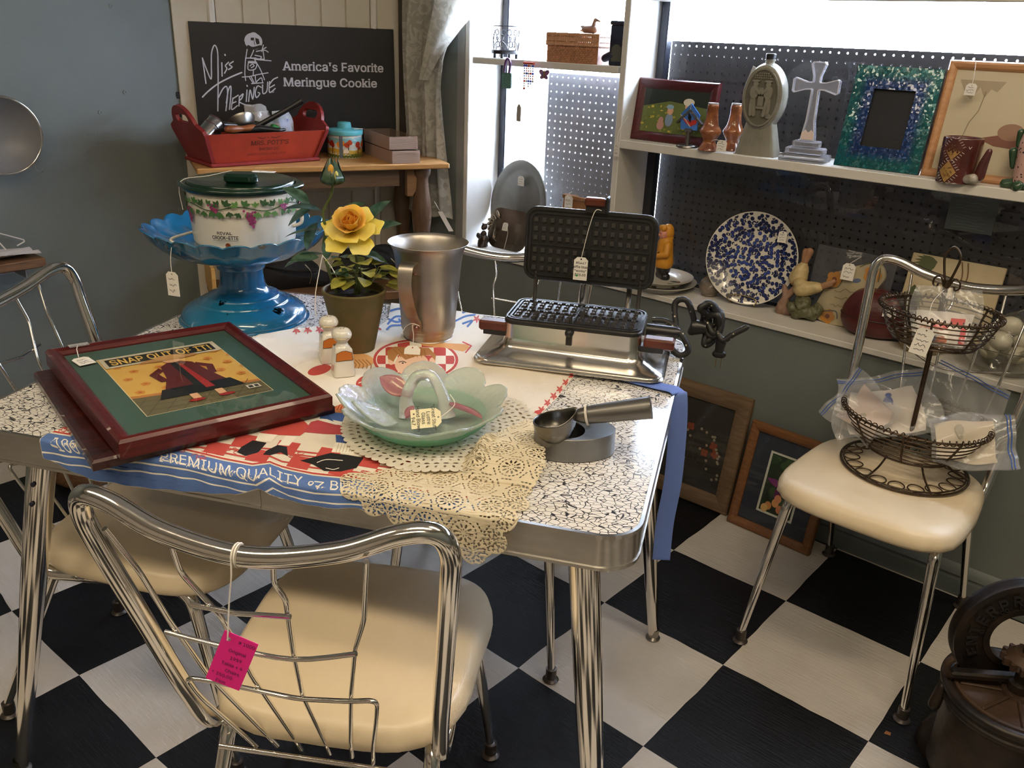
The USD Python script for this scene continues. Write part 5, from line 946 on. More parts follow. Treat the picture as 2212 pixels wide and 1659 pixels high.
# ---- green glass bowl
def glass_bowl():
    c = np.array([.040, -.694, TZ+.0075]); t = Thing('glass_bowl', 'pale green iridescent glass bowl with petal rim, loop handle and pink glass leaves', 'bowl', c)
    def gm(name, col, mixc, rough=.08, bump=.5):
        return usdkit.material(stage, '/World/Looks/'+name, {'tc': ('texture_coordinate', {}), 'n': ('noise_texture', dict(scale=130., detail=4.)), 'b': ('bump', dict(strength=bump, distance=.002)), 'p': ('principled_bsdf', dict(base_color=col, roughness=rough, transmission_weight=.72, ior=1.45, thin_film_thickness=420., coat_weight=.5)), 'd': ('translucent_bsdf', dict(color=col)), 'm': ('mix_closure', dict(fac=mixc))}, [('tc.object', 'n.vector'), ('n.fac', 'b.height'), ('b.normal', 'p.normal'), ('p.BSDF', 'm.closure1'), ('d.BSDF', 'm.closure2')], surface='m.closure')
    clear, green, pink = gm('iridescent_glass', (.86, .95, .90), .07, .05, .9), gm('green_glass', (.45, .84, .60), .26), gm('pink_glass', (.82, .42, .46), .30)
    n = 9
    def wav(R, Z, A):
        w = np.clip((R-.085)/.05, 0, 1); k = np.abs(np.sin(A*n/2+.3)); return R*(1+.20*w*(k**.6-.6)+.008*w*np.cos(A*45)), Z+.018*w*(k**.7-.5)+.005*w*np.cos(A-math.atan2(VIEW[1], VIEW[0]))
    t.part('bowl', lathe(smoothprof([(0, .004), (.05, .002), (.082, .008), (.104, .021), (.120, .037), (.132, .047), (.135, .049), (.132, .052), (.117, .041), (.100, .026), (.079, .014), (.05, .009), (0, .010)], 4), 144, wav), clear, 60)
    t.part('green_base', lathe(smoothprof([(0, 0), (.052, -.002), (.086, .004), (.110, .022), (.112, .024), (.108, .0268), (.0835, .0085), (.05, .0035), (0, .0035)], 3), 72), green, 60)
    f, s = -VIEW, RIGHT; L = lambda a, b, z: s*a+f*b+np.array([0, 0, z])
    for dz in (0,):
        P = spline([L(-.028, -.015, .012), L(-.032, -.020, .045), L(-.015, -.022, .082), L(.012, -.018, .085), L(.032, -.008, .055), L(.040, .0, .020)], 8)
        m = tube(P, np.interp(np.linspace(0, 1, len(P)), [0, .2, .8, 1], [.017, .010, .010, .016]), 20); a = np.arange(len(m.vertices))
        t.part('loop_handle', m, gm('clear_rib_glass', (.95, .96, .95), .05, .03, .5), 60)
    def pl(p, d, sc, ro): t.part('glass_leaf', thick(orient(leafm(.060*sc, .040*sc, .3, .1), p, d, ro), .004), pink, True)
    pl(L(-.030, -.03, .046), L(-.85, -.25, .45), 1.0, -.7); pl(L(.040, -.01, .040), L(1., .45, -.02), 1.15, -.5); pl(L(-.03, .01, .02), L(.3, -.2, .6), .4, .2)
    for a in (2.45, 2.75): t.part('glass_petal', thick(orient(leafm(.085, .046, .2, -.35), L(-.085*math.sin(a)*1.2, -.085*math.cos(a)*.45-.0, .022), L(-1, .05+(a-2.45), .30), -.3), .004), clear, True)
    q = c+f*.045+s*.004+np.array([0, 0, .040])
    price_tag(t, face(q+s*.03, f*.6+np.array([0, 0, .8]), s+.2*VIEW), .036, .050, 4, [q+s*.03, q+s*.05-f*.03+[0, 0, .01], q+s*.04-f*.05+[0, 0, .02]], words=['"Great Stuff"', 'Lustre', 'Glass', 'Hand Blown', '* 947'], paper=mat('yellow_tag', (.80, .74, .50), .7))
glass_bowl()
# ---- ice-cream scoop on its rest
def scoop():
    c = np.array([.272, -.572, TZ+.0012]); t = Thing('scoop_rest', 'oval grey cast aluminium rest holding an ice cream scoop', 'rest', c, math.radians(50))
    ca = mat('cast_aluminium', (.24, .24, .24), .38, .9, vary=.15, vscale=14., bump=.15, bscale=120.)
    O = affinity.scale(Point(0, 0).buffer(1, quad_segs=24), .069, .043); pts = np.array(O.exterior.coords)[:-1]
    hx, hr = -.018, .034
    top = lambda x: .040-.010*(x/.069)*0-.004*np.clip((x-.02)/.05, 0, 1)
    hole = Point(hx, 0).buffer(hr, quad_segs=16); face_ = prism(O.buffer(-.001).difference(hole), .004, .036)
    side = lathe([(1.0, 0), (1.0, .004), (.985, .039), (.96, .0402)], 72, sx=.069, sy=.043)
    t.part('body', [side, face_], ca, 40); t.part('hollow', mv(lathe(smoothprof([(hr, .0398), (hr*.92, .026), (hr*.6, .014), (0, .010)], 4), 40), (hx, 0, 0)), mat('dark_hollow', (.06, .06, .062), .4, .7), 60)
    t.part('floor', prism(O.buffer(-.002), .004), ca, False)
    a = np.array([.268, -.603, TZ+.064]); b = np.array([.384, -.531, TZ+.097]); d = (b-a)/np.linalg.norm(b-a)
    M = np.eye(4); y = np.cross([0, 0, 1], d); y /= np.linalg.norm(y); M[:3, 0], M[:3, 1], M[:3, 2], M[:3, 3] = d, y, np.cross(d, y), a
    s = Thing('ice_cream_scoop', 'grey metal ice cream scoop with thick round handle, lying in its rest', 'scoop', m=M)
    pw = mat('scoop_pewter', (.20, .19, .175), .28, 1., vary=.1, vscale=20.)
    sp = lathe(smoothprof([(0, -.036), (.018, -.032), (.031, -.016), (.0355, .002), (.0362, .006), (.034, .006), (.029, -.014), (.016, -.029), (0, -.0325)], 4), 48)
    x, z = sp.vertices[:, 0].copy(), sp.vertices[:, 2]; sp.vertices[:, 2] += np.clip(z+.03, 0, 1)/.036*(.016*np.clip(x/.036, 0, 1)**2-.004*np.clip(-x/.036, 0, 1))
    s.part('bowl', mv(sp, (-.012, 0, .0), (.15, 'y')), pw, 60)
    s.part('handle', mv(lathe(smoothprof([(0, 0), (.008, .001), (.0125, .012), (.0150, .03), (.0172, .09), (.0180, .118), (.0172, .1215), (0, .122)], 3), 32), (.022, 0, .006), [(PI/2, 'y'), (0, 'x')]), mat('grey_handle', (.17, .165, .155), .36, .8), 50)
    s.part('string', [tube(np.c_[np.full(24, .040)+.002*k, .0165*np.cos(np.arange(24)*PI/12), .006+.0165*np.sin(np.arange(24)*PI/12)], .0009, 5, True) for k in (0, 1)], STRING)
scoop()
# ---- waffle iron
def waffle_iron():
    t = Thing('waffle_iron', 'open vintage waffle iron with black grids, chrome base and wooden handles', 'waffle iron', (-.003, -.209, TZ+.0055), math.radians(27.6))
    blk = mat('black_cast_iron', (.022, .022, .022), .42, .3, vary=.3, vscale=25.); ch = mat('old_chrome', (.86, .83, .77), .20, 1., vary=.08, vscale=22., vrough=.05); rw = wood('reddish_handle', '#38160d', '#6a3320', .4)
    def rr(w, d, r, z): return np.c_[np.array(rrect(w, d, r, 8).exterior.coords)[:-1], np.full(len(rrect(w, d, r, 8).exterior.coords)-1, z)]
    rows = [rr(.372, .230, .030, .0), rr(.392, .250, .034, .002), rr(.396, .254, .034, .005), rr(.392, .250, .034, .007), rr(.385, .243, .034, .0085), rr(.388, .246, .034, .011), rr(.382, .240, .034, .0135), rr(.350, .212, .034, .017), rr(.310, .178, .032, .024), rr(.292, .163, .028, .034), rr(.286, .158, .026, .050), rr(.284, .157, .026, .078)]
    n = len(rows[0]); f = [(i*n+j, i*n+(j+1) % n, (i+1)*n+(j+1) % n) for i in range(len(rows)-1) for j in range(n)]+[(i*n+j, (i+1)*n+(j+1) % n, (i+1)*n+j) for i in range(len(rows)-1) for j in range(n)]
    v = np.vstack(rows+[[[0, 0, 0]]]); f += [(len(v)-1, (j+1) % n, j) for j in range(n)]
    t.part('base', trimesh.Trimesh(v, f, process=False), ch, 50)
    for x in (-.15, .15):
        for y in (-.09, .09): t.part('foot', cyl(.009, .004, (x, y, -.0035)), blk)
    W, D = .287, .160
    def grid_plate():
        parts = [rslab(W, D, .010, .026, .002, (0, 0, -.010))]
        for w, d, r in ((W-.006, D-.006, .024), (W-.022, D-.022, .018)):
            g = rrect(w, d, r, 8); parts.append(prism(g.difference(g.buffer(-.0035)), .0035))
        parts += [box(W-.03, .004, .003), box(.004, D-.03, .003)]
        return parts
    def pegs(pl, T):
        xs = [s*(.0125+.0178*k) for s in (-1, 1) for k in range(7)]; ys = [s*(.0135+.0195*k) for s in (-1, 1) for k in range(3)]
        b = trimesh.convex.convex_hull(np.array([(sx*.0050*q, sy*.0050*q, z) for z, q in ((0, 1), (.0055, .82)) for sx in (-1, 1) for sy in (-1, 1)]))
        cap = prism(rrect(.0052, .0052, .001, 2).difference(rrect(.0032, .0032, .0006, 2)), .0006, .0055)
        for x in xs:
            for y in ys:
                m = mv(cat_([b, cap]), (x, y, 0)); m.apply_transform(T); t.part('peg', m, pegm, False, parent=pl)
    pegm = mat('worn_iron_peg', (.075, .072, .070), .34, .5); T = T4((0, 0, .0875)); m = cat_(grid_plate()); m.apply_transform(T); pl = t.part('lower_grid', m, blk, 30); pegs(pl, T)
    T = np.eye(4); tl = math.radians(3)
    T[:3, 0] = (1, 0, 0); T[:3, 1] = (0, math.sin(tl), math.cos(tl)); T[:3, 2] = (0, -math.cos(tl), math.sin(tl)); T[:3, 3] = (.002, D/2+.016, .2105)
    m = cat_(grid_plate()+[rslab(W-.004, D-.004, .022, .026, .006, (0, 0, -.030))]); m.apply_transform(T); pl = t.part('upper_grid', m, blk, 30); pegs(pl, T)
    for x in (-.112, .118): t.part('hinge_post', tube(bend([(x, D/2+.004, .07), (x, D/2+.014, .11), (x, D/2+.014, .150)], .01), .0045, 10), mat('sooty_steel', (.12, .11, .10), .35, .8))
    t.part('prop', tube(bend([(.092, D/2+.03, .150), (.094, D/2+.045, .11), (.094, D/2+.02, .075)], .03), .006, 10), MATS['sooty_steel'])
    t.part('support', tube([(-.006, D/2+.028, .15), (-.010, D/2+.030, .0785-.02)], .009, 12), ch)
    t.part('top_bracket', [box(.046, .020, .028, (.012, D/2+.018, .2885)), box(.006, .03, .034, (.034, D/2+.020, .2885), .002)], blk)
    t.part('handle', mv(rslab(.044, .022, .018, .006, .003), (.008, D/2+.012, .302)), rw, 30, label='wooden handle of the upper grid')
    for s, x in ((-1, -.168), (1, .178)):
        t.part('handle_bracket', mv(box(.06, .024, .012), (s*.158, -.05, .045)), blk)
        t.part('handle', mv(rslab(.062, .030, .022, .006, .004), (x, -.048, .052)), rw, 30, label='reddish brown wooden side handle')
    t.part('latch', [mv(ball(.009), (-.002, -D/2-.004, .074)), mv(box(.012, .004, .03), (-.002, -D/2-.002, .048))], blk)
    t.part('plug_socket', mv(lathe([(0, 0), (.013, 0), (.013, .06), (.010, .07), (0, .07)], 20), (.145, .028, .064), (PI/2, 'y')), BLACKP)
    w = t.m @ np.array([.012, D/2+.004, .292, 1]); w = w[:3]; nrm = np.array([math.sin(math.radians(27.6)), -math.cos(math.radians(27.6)), 0]); lft = np.array([math.cos(math.radians(27.6)), math.sin(math.radians(27.6)), 0])
    q = w+nrm*.016-lft*.022+np.array([0, 0, -.096])
    price_tag(t, face(q, nrm+np.array([0, 0, .05])), .030, .050, 8, [w+nrm*.004+lft*.012+[0, 0, .004], w+nrm*.010+[0, 0, .004], w+nrm*.014-lft*.010+[0, 0, -.03], q+nrm*.001+[0, 0, -.003]], words=['#5447', 'Waffle Maker', '"works"', '$20.00'])
    g = at(Point(0, 0).buffer(.0022), -.007, -.040); d, ink = decal([(g, '#3fae4d')], None, .0011); d.apply_transform(face(q, nrm+np.array([0, 0, .05]))); wpart(t, 'sticker_dot', d, print_mat(), ink=ink)
    # braided cord bundled at the right end, with plug
    t2 = Thing('power_cord', 'black braided power cord bundled beside the waffle iron, two-pin plug dangling', 'cord', (.128, -.045, TZ+.004), math.radians(27.6))
    br = usdkit.material(stage, '/World/Looks/braided_cord', {'tc': ('texture_coordinate', {}), 'v': ('voronoi_texture', dict(scale=70., randomness=.9)), 'r': ('rgb_ramp', {'ramp': [(.10, (.55, .50, .36)), (.17, (.013, .013, .014))]}), 'p': ('principled_bsdf', dict(roughness=.55))}, [('tc.object', 'v.vector'), ('v.distance', 'r.fac'), ('r.color', 'p.base_color')], surface='p.BSDF')
    P = [(-.05, .0, .075), (-.01, .0, .075), (.03, -.015, .055), (.055, -.02, .02), (.035, -.02, .004), (.008, -.01, .02), (.015, .0, .06), (.005, .02, .115), (.035, .02, .125), (.06, .03, .075), (.055, .045, .04), (.085, .05, .06), (.082, .03, .115), (.105, .03, .118), (.12, .045, .07), (.10, .06, .03), (.085, .045, .08), (.13, .04, .095), (.13, .03, .05), (.10, .035, .045), (.09, .05, .10), (.125, .06, .09), (.12, .045, .03), (.095, .03, .02), (.10, .045, .075)]
    P = [(x*.80, y, z*.92) for x, y, z in P]+[(x*.8+.004*((k*7)%5-2), y+.006*((k*3)%5-2), z*.92+.004*((k*5)%4-1)) for k, (x, y, z) in enumerate(P[12:])]; t2.part('cable', tube(spline(P, 8), .0068, 10), br, 60)
    t2.part('cable', tube(spline([(.10, .03, .05), (.115, .02, .035), (.135, .02, .052), (.158, .022, .068), (.162, .024, .072)], 8), np.r_[np.full(24, .0066), np.linspace(.0066, .004, 9)], 10), br, 60)
    t2.part('socket', mv(lathe([(0, 0), (.016, 0), (.017, .01), (.012, .03), (0, .03)], 20), (.045, .03, .055), [(PI/2, 'y')]), BLACKP)
    pb = blob([[(.112, .028, .030, .012), (.110, .028, .010, .010)], [(.118, .028, .0, .009), (.104, .028, .0, .009)]], .005, 3); t2.part('plug', pb, BLACKP)
    for x in (.106, .117): t2.part('pin', box(.0018, .006, .026, (x, .028, -.032)), mat('brass_pin', (.25, .2, .12), .35, 1.))
waffle_iron()
# the order tag of the dining set
def pink_tag():
    F = T4((.08, -.874, 0), .577); L = lambda x, y, z: (F @ np.array([x, y, z, 1]))[:3]; n = (F @ np.array([0, -1, .1, 0]))[:3]; r = (F @ np.array([1, 0, 0, 0]))[:3]
    t = Thing('price_tag', 'bright pink handwritten price tag tied to the back of the nearest chair', 'price tag', tuple(L(-.012, -.40, .69)))
    W, H = .041, .072; m = face(L(-.004, -.402, .755), n, np.array([0, 0, 1.])+r*.36); p = prism(Polygon([(-W/2-.002, -H), (W/2-.002, -H+.003), (W/2, 0), (-W/2, -.001)]).difference(Point(-W*.32, -.010).buffer(.0028)), .0008); p.apply_transform(m); wpart(t, 'card', p, mat('pink_card', (.80, .015, .26), .6), False)
    T_ = [('# 1000', .22, .13), ('Original', .05, .33), ('1959', .08, .46), ('Table + 4', .03, .59), ('Chairs', .10, .71), ('* 350.00', -.14, .83), ('Firm', -.12, .95)]
    d, ink = decal([(at(ctext(s_, .0042, 0, 0), x*W, -y*H, 5), C('#3a1a4a')) for s_, x, y in T_], None, .0013); d.apply_transform(m); wpart(t, 'writing', d, print_mat(), ink=ink, label='dark handwriting')
    hole = (m @ np.array([-W*.32, -.010, .001, 1]))[:3]; c = L(-.012, -.3808, .8475); nn = n/np.linalg.norm(n)
    for k in (0, 1): wpart(t, 'string', tube(np.array([c+r*.003*k+nn*.0138*math.cos(x)+np.array([0, 0, .0138*math.sin(x)]) for x in np.arange(20)*PI/10]), .0011, 5, True), STRING)
    wpart(t, 'string', tube(spline([c+nn*.0138, c+nn*.017+[0, 0, -.02], (c+hole)/2+nn*.008, hole+nn*.002], 6), .0010, 5), STRING)
pink_tag()
# ---------------------------------------------------------------- things on the window shelves
S1Z, S2Z, S3Z = .628, 1.090, 1.306
def put_tag(th, p, n, seed, string=None, w=.022, h=.034, up=(0, 0, 1), rows=3): price_tag(th, face(p, n, up), w, h, seed, string, rows)
def lean(x, y, z, rz, back): return T4((x, y, z), rz, -back)          # upright things: local x across, z up, front towards -y, leaning back
def frame_upright(t, w, h, d, fw, m, label=None):
    for rail in mould(w, h, d, fw): rail = mv(rail, r=(PI/2, 'x')); rail.apply_translation((0, 0, h/2)); t.part('frame_rail', rail, m, 25)
def upright(shapes, lift=.0006, dy=0.): return decal(shapes, on_plane((0, dy, 0), (1, 0, 0), (0, 0, 1)), lift, .00003)
FRONT = (0, -1, 0)
# upper shelf
t = Thing('photo_frame', 'dark red photo frame with a picture of two children in a yellow flower meadow', 'photo frame', m=lean(-.421, .776, S2Z, .0, .14))
frame_upright(t, .285, .188, .016, .030, wood('dark_red_frame', '#3a0d10', '#561519', .35, 8., (1.5, 14, 14), .2)); t.part('backing', box(.26, .003, .165, (0, .012, .012)), MATS['dark_backing'], False)
r = random.Random(6); s = [(sbox(-.115, .030, .115, .158), '#6c7a3c'), (Polygon([(-.115, .158), (.115, .158), (.115, .112), (-.02, .125), (-.115, .105)]), '#1c2b26')]
for k in range(70): s.append((ellipse(r.uniform(-.112, .112), .034+r.random()**1.3*.08, r.uniform(.002, .006), r.uniform(.0015, .004)), r.choice(['#b3a93e', '#8c9440', '#c9b440', '#55682f', '#7d8a3a'])))
s += [(ellipse(-.012, .070, .014, .020), '#7d93ad'), (ellipse(-.012, .097, .011, .012), '#d3a183'), (ellipse(-.014, .108, .013, .007), '#8fb3cf'), (ellipse(.050, .080, .022, .028), '#5d5a55'), (ellipse(.048, .113, .011, .013), '#d9a98c'), (ellipse(.048, .126, .019, .011), '#e6e0d2'), (ellipse(-.040, .052, .013, .014), '#b98a80'), (ellipse(-.040, .068, .009, .009), '#b98a80')]
m, ink = upright(s, .0006, .009); t.part('picture', m, print_mat(), ink=ink); t.part('pane', box(.232, .0015, .135, (0, .006, .027)), MATS['picture_glass'], False)
put_tag(t, (-.555, .70, 1.085), (-.2, -1, 0), 21, [(-.553, .745, 1.16), (-.555, .705, 1.12), (-.555, .700, 1.082)], .024, .044)
t = Thing('birdhouse_ornament', 'stained glass style blue birdhouse ornament with red bird on a metal stand', 'ornament', (-.335, .750, S2Z), .1)
pw = mat('dark_pewter', (.25, .24, .23), .3, 1.); t.part('stand', [lathe(smoothprof([(0, 0), (.030, 0), (.032, .004), (.028, .008), (.012, .009), (0, .009)], 3), 32), cyl(.007, .040, (0, 0, .008)), box(.024, .012, .012, (0, 0, .042), .002)], pw)
t.part('panel', mv(prism([(-.026, 0), (.026, 0), (.030, .045), (0, .076), (-.030, .045)], .006, -.003), (0, 0, .050), (PI/2, 'x')), mat('blue_glass_panel', (.05, .16, .50), .12, coat=.5), False)
t.part('roof', [box(.006, .016, .056, (0, 0, 0)).apply_transform(T4((s_*.020, 0, .0875)) @ trimesh.transformations.rotation_matrix(-s_*.80, [0, 1, 0]) @ T4((0, 0, -.028))) for s_ in (-1, 1)], pw, False)
sh = [(Polygon([(-.028, .088), (.0, .075), (.028, .085), (.022, .068), (.004, .060), (-.010, .068)]), '#b5301c'), (Polygon([(-.005, .100), (.006, .088), (.004, .070), (-.006, .085)]), '#14151c'), (LineString([(-.030, .092), (-.012, .078), (.004, .060)]).buffer(.0012), '#b9b6ae'), (LineString([(0, .124), (0, .100), (.028, .085)]).buffer(.001), '#b9b6ae')]
m, ink = decal(sh, on_plane((0, -.0035, 0), (1, 0, 0), (0, 0, 1))); t.part('bird_inlay', m, MATS['glossy_print'], ink=ink, label='red bird inlay')
amb = mat('amber_lustre', (.36, .13, .035), .2, coat=.6, vary=.4, vscale=30., col2=(.10, .025, .015))
for x, y, lab in ((-.255, .735, 'amber brown turned shaker with a paper tag, left one beside the birdhouse'), (-.214, .800, 'amber brown turned shaker half hidden by the stone-grey bottle')):
    t = Thing('amber_shaker', lab, 'shaker', (x, y, S2Z), 0, group='pair of amber shakers'); t.part('body', lathe(smoothprof([(0, 0), (.028, 0), (.029, .006), (.022, .018), (.019, .028), (.030, .048), (.031, .058), (.022, .074), (.017, .100), (.0155, .130), (0, .131)], 4), 36), amb, 60)
    t.part('cap', lathe([(.0155, .129), (.015, .134), (0, .1345)], 24), mat('shaker_cap', (.55, .54, .55), .3, .8))
    if x < -.25: put_tag(t, (-.205, .722, 1.125), (.1, -1, .1), 22, [(-.24, .72, 1.118), (-.225, .715, 1.125), (-.205, .721, 1.122)], .030, .032)
def bottle():
    t = Thing('stoneware_bottle', 'tall oval grey stoneware bottle with raised tavern figures and a flared foot', 'bottle', (-.118, .775, S2Z), .10)
    g = mat('grey_stoneware', (.22, .21, .17), .24, coat=.5, vary=.15, vscale=18.)
    def base(u, v): 
        z = .09*v; hw = np.interp(v, [0, .1, 1], [.062, .060, .040]); hd = np.interp(v, [0, 1], [.034, .024]); a = u*2*PI; c, s = np.cos(a), np.sin(a); return np.stack([hw*np.sign(c)*np.abs(c)**.35, hd*np.sign(s)*np.abs(s)**.35, z], -1)
    t.part('foot', [grid(base, 60, 8), mv(box(.12, .064, .002), (0, 0, 0))], g, 50)
    t.part('foot_panel', mv(prism(Polygon([(-.022, .0), (.022, 0), (.016, .06), (.0, .072), (-.016, .06)]).difference(Polygon([(-.014, .0), (.014, 0), (.010, .050), (0, .058), (-.010, .05)])), .003), (0, -.0305, .006), [(PI/2-.09, 'x')]), g, 30)
    t.part('body', mv(lathe(smoothprof([(0, -.030), (.050, -.029), (.058, -.022), (.062, 0), (.058, .022), (.050, .029), (0, .030)], 4), 72, sy=1.5), (0, 0, .158), (PI/2, 'x')), g, 60)
    ov = ellipse(0, 0, .050, .078); P = [(ov.difference(ellipse(0, 0, .046, .073)), .004)]
    for k in range(26): a = k*2*PI/26; P.append((ellipse(.048*math.cos(a), .0755*math.sin(a), .0045, .0022, math.degrees(a)+90), .0052))
    def fig(sx): return [(ellipse(sx*.018, .036, .007, .008), .007), (ellipse(sx*.018, .044, .011, .003), .008), (ellipse(sx*.020, .014, .012, .018), .008), (LineString([(sx*.014, .022), (sx*.004, .012), (sx*.002, .024)]).buffer(.0035), .010), (LineString([(sx*.020, .0), (sx*.016, -.026), (sx*.014, -.046)]).buffer(.0048), .007), (LineString([(sx*.024, .0), (sx*.026, -.026), (sx*.024, -.046)]).buffer(.0045), .006)]
    P += fig(1)+fig(-1)+[(sbox(-.007, -.022, .009, .004), .007), (sbox(-.010, -.030, .012, -.023), .006), (ellipse(.028, -.048, .008, .006), .006)]+[(Point(x_, y_).buffer(.0022, quad_segs=2), .0045) for x_ in np.arange(-.03, .031, .0062) for y_ in np.arange(.052, .068, .006) if (x_/.046)**2+(y_/.073)**2 < .9]
    for g_, d in P: pass
    t.part('relief', [mv(prism(g_, d*1.15, 0), (0, -.0292, .158), (PI/2, 'x')) for g_, d in P], g, 30, label='raised oval scene of two tavern figures', kind='stuff')
    t.part('oval_panel', mv(prism(ellipse(0, 0, .0465, .074), .0016, 0), (0, -.0292, .158), (PI/2, 'x')), mat('stoneware_shade', (.115, .11, .085), .3, coat=.3), 30)
    t.part('neck', lathe(smoothprof([(.020, .236), (.014, .243), (.013, .252), (.0145, .255), (.0145, .258), (0, .2585)], 3), 32), g, 50)
    t.part('cap', lathe([(.0138, .2575), (.0140, .272), (.012, .274), (0, .274)], 32), BLACKP); t.part('side_label', mv(box(.014, .0008, .05), (-.05, -.020, .19), [(-.5, 'z'), (.3, 'y')]), mat('clear_label', (.5, .5, .5), .4))
bottle()
def cross():
    t = Thing('crystal_cross', 'clear crystal cross with flared arms on a three-step base', 'cross', (.025, .775, S2Z), .15)
    cg = usdkit.material(stage, '/World/Looks/clear_crystal', {'p': ('principled_bsdf', dict(base_color=(.95, .96, 1.), roughness=.03, transmission_weight=1., ior=1.46)), 'd': ('diffuse_bsdf', dict(color=(.8, .82, .9))), 'm': ('mix_closure', dict(fac=.16))}, [('p.BSDF', 'm.closure1'), ('d.BSDF', 'm.closure2')], surface='m.closure'); ce = mat('frosted_crystal', (.80, .82, .90), .2, tr=.35)
    for w, d, h, z in ((.125, .085, .018, 0), (.100, .066, .018, .0182), (.070, .048, .018, .0364)): t.part('step', box(w, d, h, (0, 0, z), .003), cg, False)
    arm = lambda L, a0, a1: Polygon([(-a0, 0), (a0, 0), (a0*1.1, L*.4), (a1, L*.9), (a1*.75, L), (-a1*.75, L), (-a1, L*.9), (-a0*1.1, L*.4)])
    g = unary_union([at(arm(.062, .0095, .020), 0, 0, r_) for r_ in (0, 90, -90)]+[Polygon([(-.020, -.142), (.020, -.142), (.012, -.09), (.0095, 0), (-.0095, 0), (-.012, -.09)]), sbox(-.0095, -.0095, .0095, .0095)]).buffer(.003).buffer(-.003)
    m = mv(prism(g, .016, -.008), (0, 0, .1975), (PI/2, 'x')); t.part('cross', m, cg, False)
    rim = g.difference(g.buffer(-.003)); t.part('bevel_edge', [mv(prism(rim, .002, z), (0, 0, .1975), (PI/2, 'x')) for z in (.0081, -.0101)], ce, False)
    t.part('inlay', mv(prism([(-.015, 0), (.015, 0), (.017, .016), (.008, .026), (0, .018), (-.008, .026), (-.017, .016)], .003, -.0015), (0, -.010, .058), (PI/2, 'x')), mat('pale_pink_inlay', (.75, .62, .56), .5))
cross()
def mosaic():
    t = Thing('mosaic_frame', 'teal and blue crackled glass mosaic picture frame, empty, leaning on the window', 'photo frame', m=lean(.222, .768, S2Z, .0, .20))
    W, H, fw = .222, .262, .058; base = mat('frame_black_edge', (.02, .025, .035), .5); t.part('board', mv(prism(sbox(-W/2, 0, W/2, H).difference(sbox(-W/2+fw, fw, W/2-fw, H-fw)), .012), (0, .012, 0), (PI/2, 'x')), base, False)
    t.part('backing', box(W-.02, .004, H-.02, (0, .012, .01)), mat('black_backing', (.008, .009, .014), .6), False)
    mm = usdkit.material(stage, '/World/Looks/crackle_glass', {'a': ('attribute', {'attribute': 'ink'}), 'p': ('principled_bsdf', dict(roughness=.2, metallic=.25, coat_weight=.5))}, [('a.color', 'p.base_color')], surface='p.BSDF')
    rr = random.Random(9); V, F, I = [], [], []; k = 0; pts = [(rr.uniform(-W/2, W/2), rr.uniform(0, H)) for _ in range(2100)]
    from shapely.ops import voronoi_diagram
    from shapely import MultiPoint
    ring = sbox(-W/2+.001, .001, W/2-.001, H-.001).difference(sbox(-W/2+fw, fw, W/2-fw, H-fw))
    for cell in voronoi_diagram(MultiPoint(pts)).geoms:
        c = cell.intersection(ring)
        if c.is_empty or c.geom_type != 'Polygon' or c.area < 5e-6: continue
        c = c.buffer(-.00025)
        if c.is_empty or c.geom_type != 'Polygon': continue
        x, y = c.centroid.coords[0]; d = min(x+W/2, W/2-x, y, H-y)/fw; q = np.clip((d-.35)/.35, 0, 1)
        col = np.array(C('#075a60'))*(1-q)+np.array(C('#0a3470'))*q; col = np.clip(col*rr.uniform(.75, 1.3), 0, 1)
        P = np.array(c.exterior.coords)[:-1]; n = len(P); tx, ty = rr.uniform(-.05, .05), rr.uniform(-.05, .05); z = .0010+(P-[x, y])@[tx, ty]
        top = np.c_[P[:, 0], -z, P[:, 1]]; bot = np.c_[P[:, 0], np.zeros(n), P[:, 1]]
        V += [top, bot]; F += [(k, k+j, k+j+1) for j in range(1, n-1)]+[f for j in range(n) for f in ((k+j, k+n+j, k+(j+1) % n), (k+n+j, k+n+(j+1) % n, k+(j+1) % n))]; k += 2*n; I += [np.tile(col, (2*n, 1))]
    m = trimesh.Trimesh(np.vstack(V), F, process=False); t.part('glass_chips', m, mm, ink=np.vstack(I), kind='stuff', label='teal and blue crackled glass chips')
mosaic()
t = Thing('sketch_frame', 'large light oak frame with cream sketch paper at the right end of the upper shelf', 'picture frame', m=lean(.535, .775, S2Z, .0, .17))
frame_upright(t, .40, .285, .018, .022, wood('light_oak', '#a9774a', '#c8966a', .4, 7., (1.2, 14, 14))); t.part('paper', box(.37, .003, .255, (0, .012, .015)), mat('cream_paper', (.66, .58, .42), .7), False); t.part('pane', box(.362, .0015, .247, (0, .0075, .019)), glassy('frame_pane', (.98, .98, .98), .01), False)
s = [(Polygon([(-.165, .24), (-.06, .24), (-.075, .215), (-.09, .222), (-.10, .200), (-.115, .225), (-.13, .195), (-.145, .205)]), '#b5a58c'), (LineString([(-.10, .215), (-.105, .17), (-.12, .14), (-.135, .06)]).buffer(.0006), '#6b5a4a'), (Polygon([(-.09, .105), (-.03, .12), (.03, .10), (.02, .085), (-.05, .09)]), '#8a5a4c'), (ellipse(-.02, .125, .03, .02), '#a3806a')]
m, ink = upright(s, .0006, .0105); t.part('sketch', m, print_mat(), ink=ink); put_tag(t, (.408, .790, 1.318), (-.1, -1, .2), 23, [(.402, .80, 1.37), (.407, .792, 1.335), (.408, .789, 1.314)], .026, .028)
t = Thing('patch_mug', 'brown glazed mug with two buff diamond patches and a curled handle', 'mug', (.428, .748, S2Z), -.45)
bm = mat('maroon_glaze', (.085, .020, .016), .22, coat=.5, vary=.3, vscale=25.); R = .044
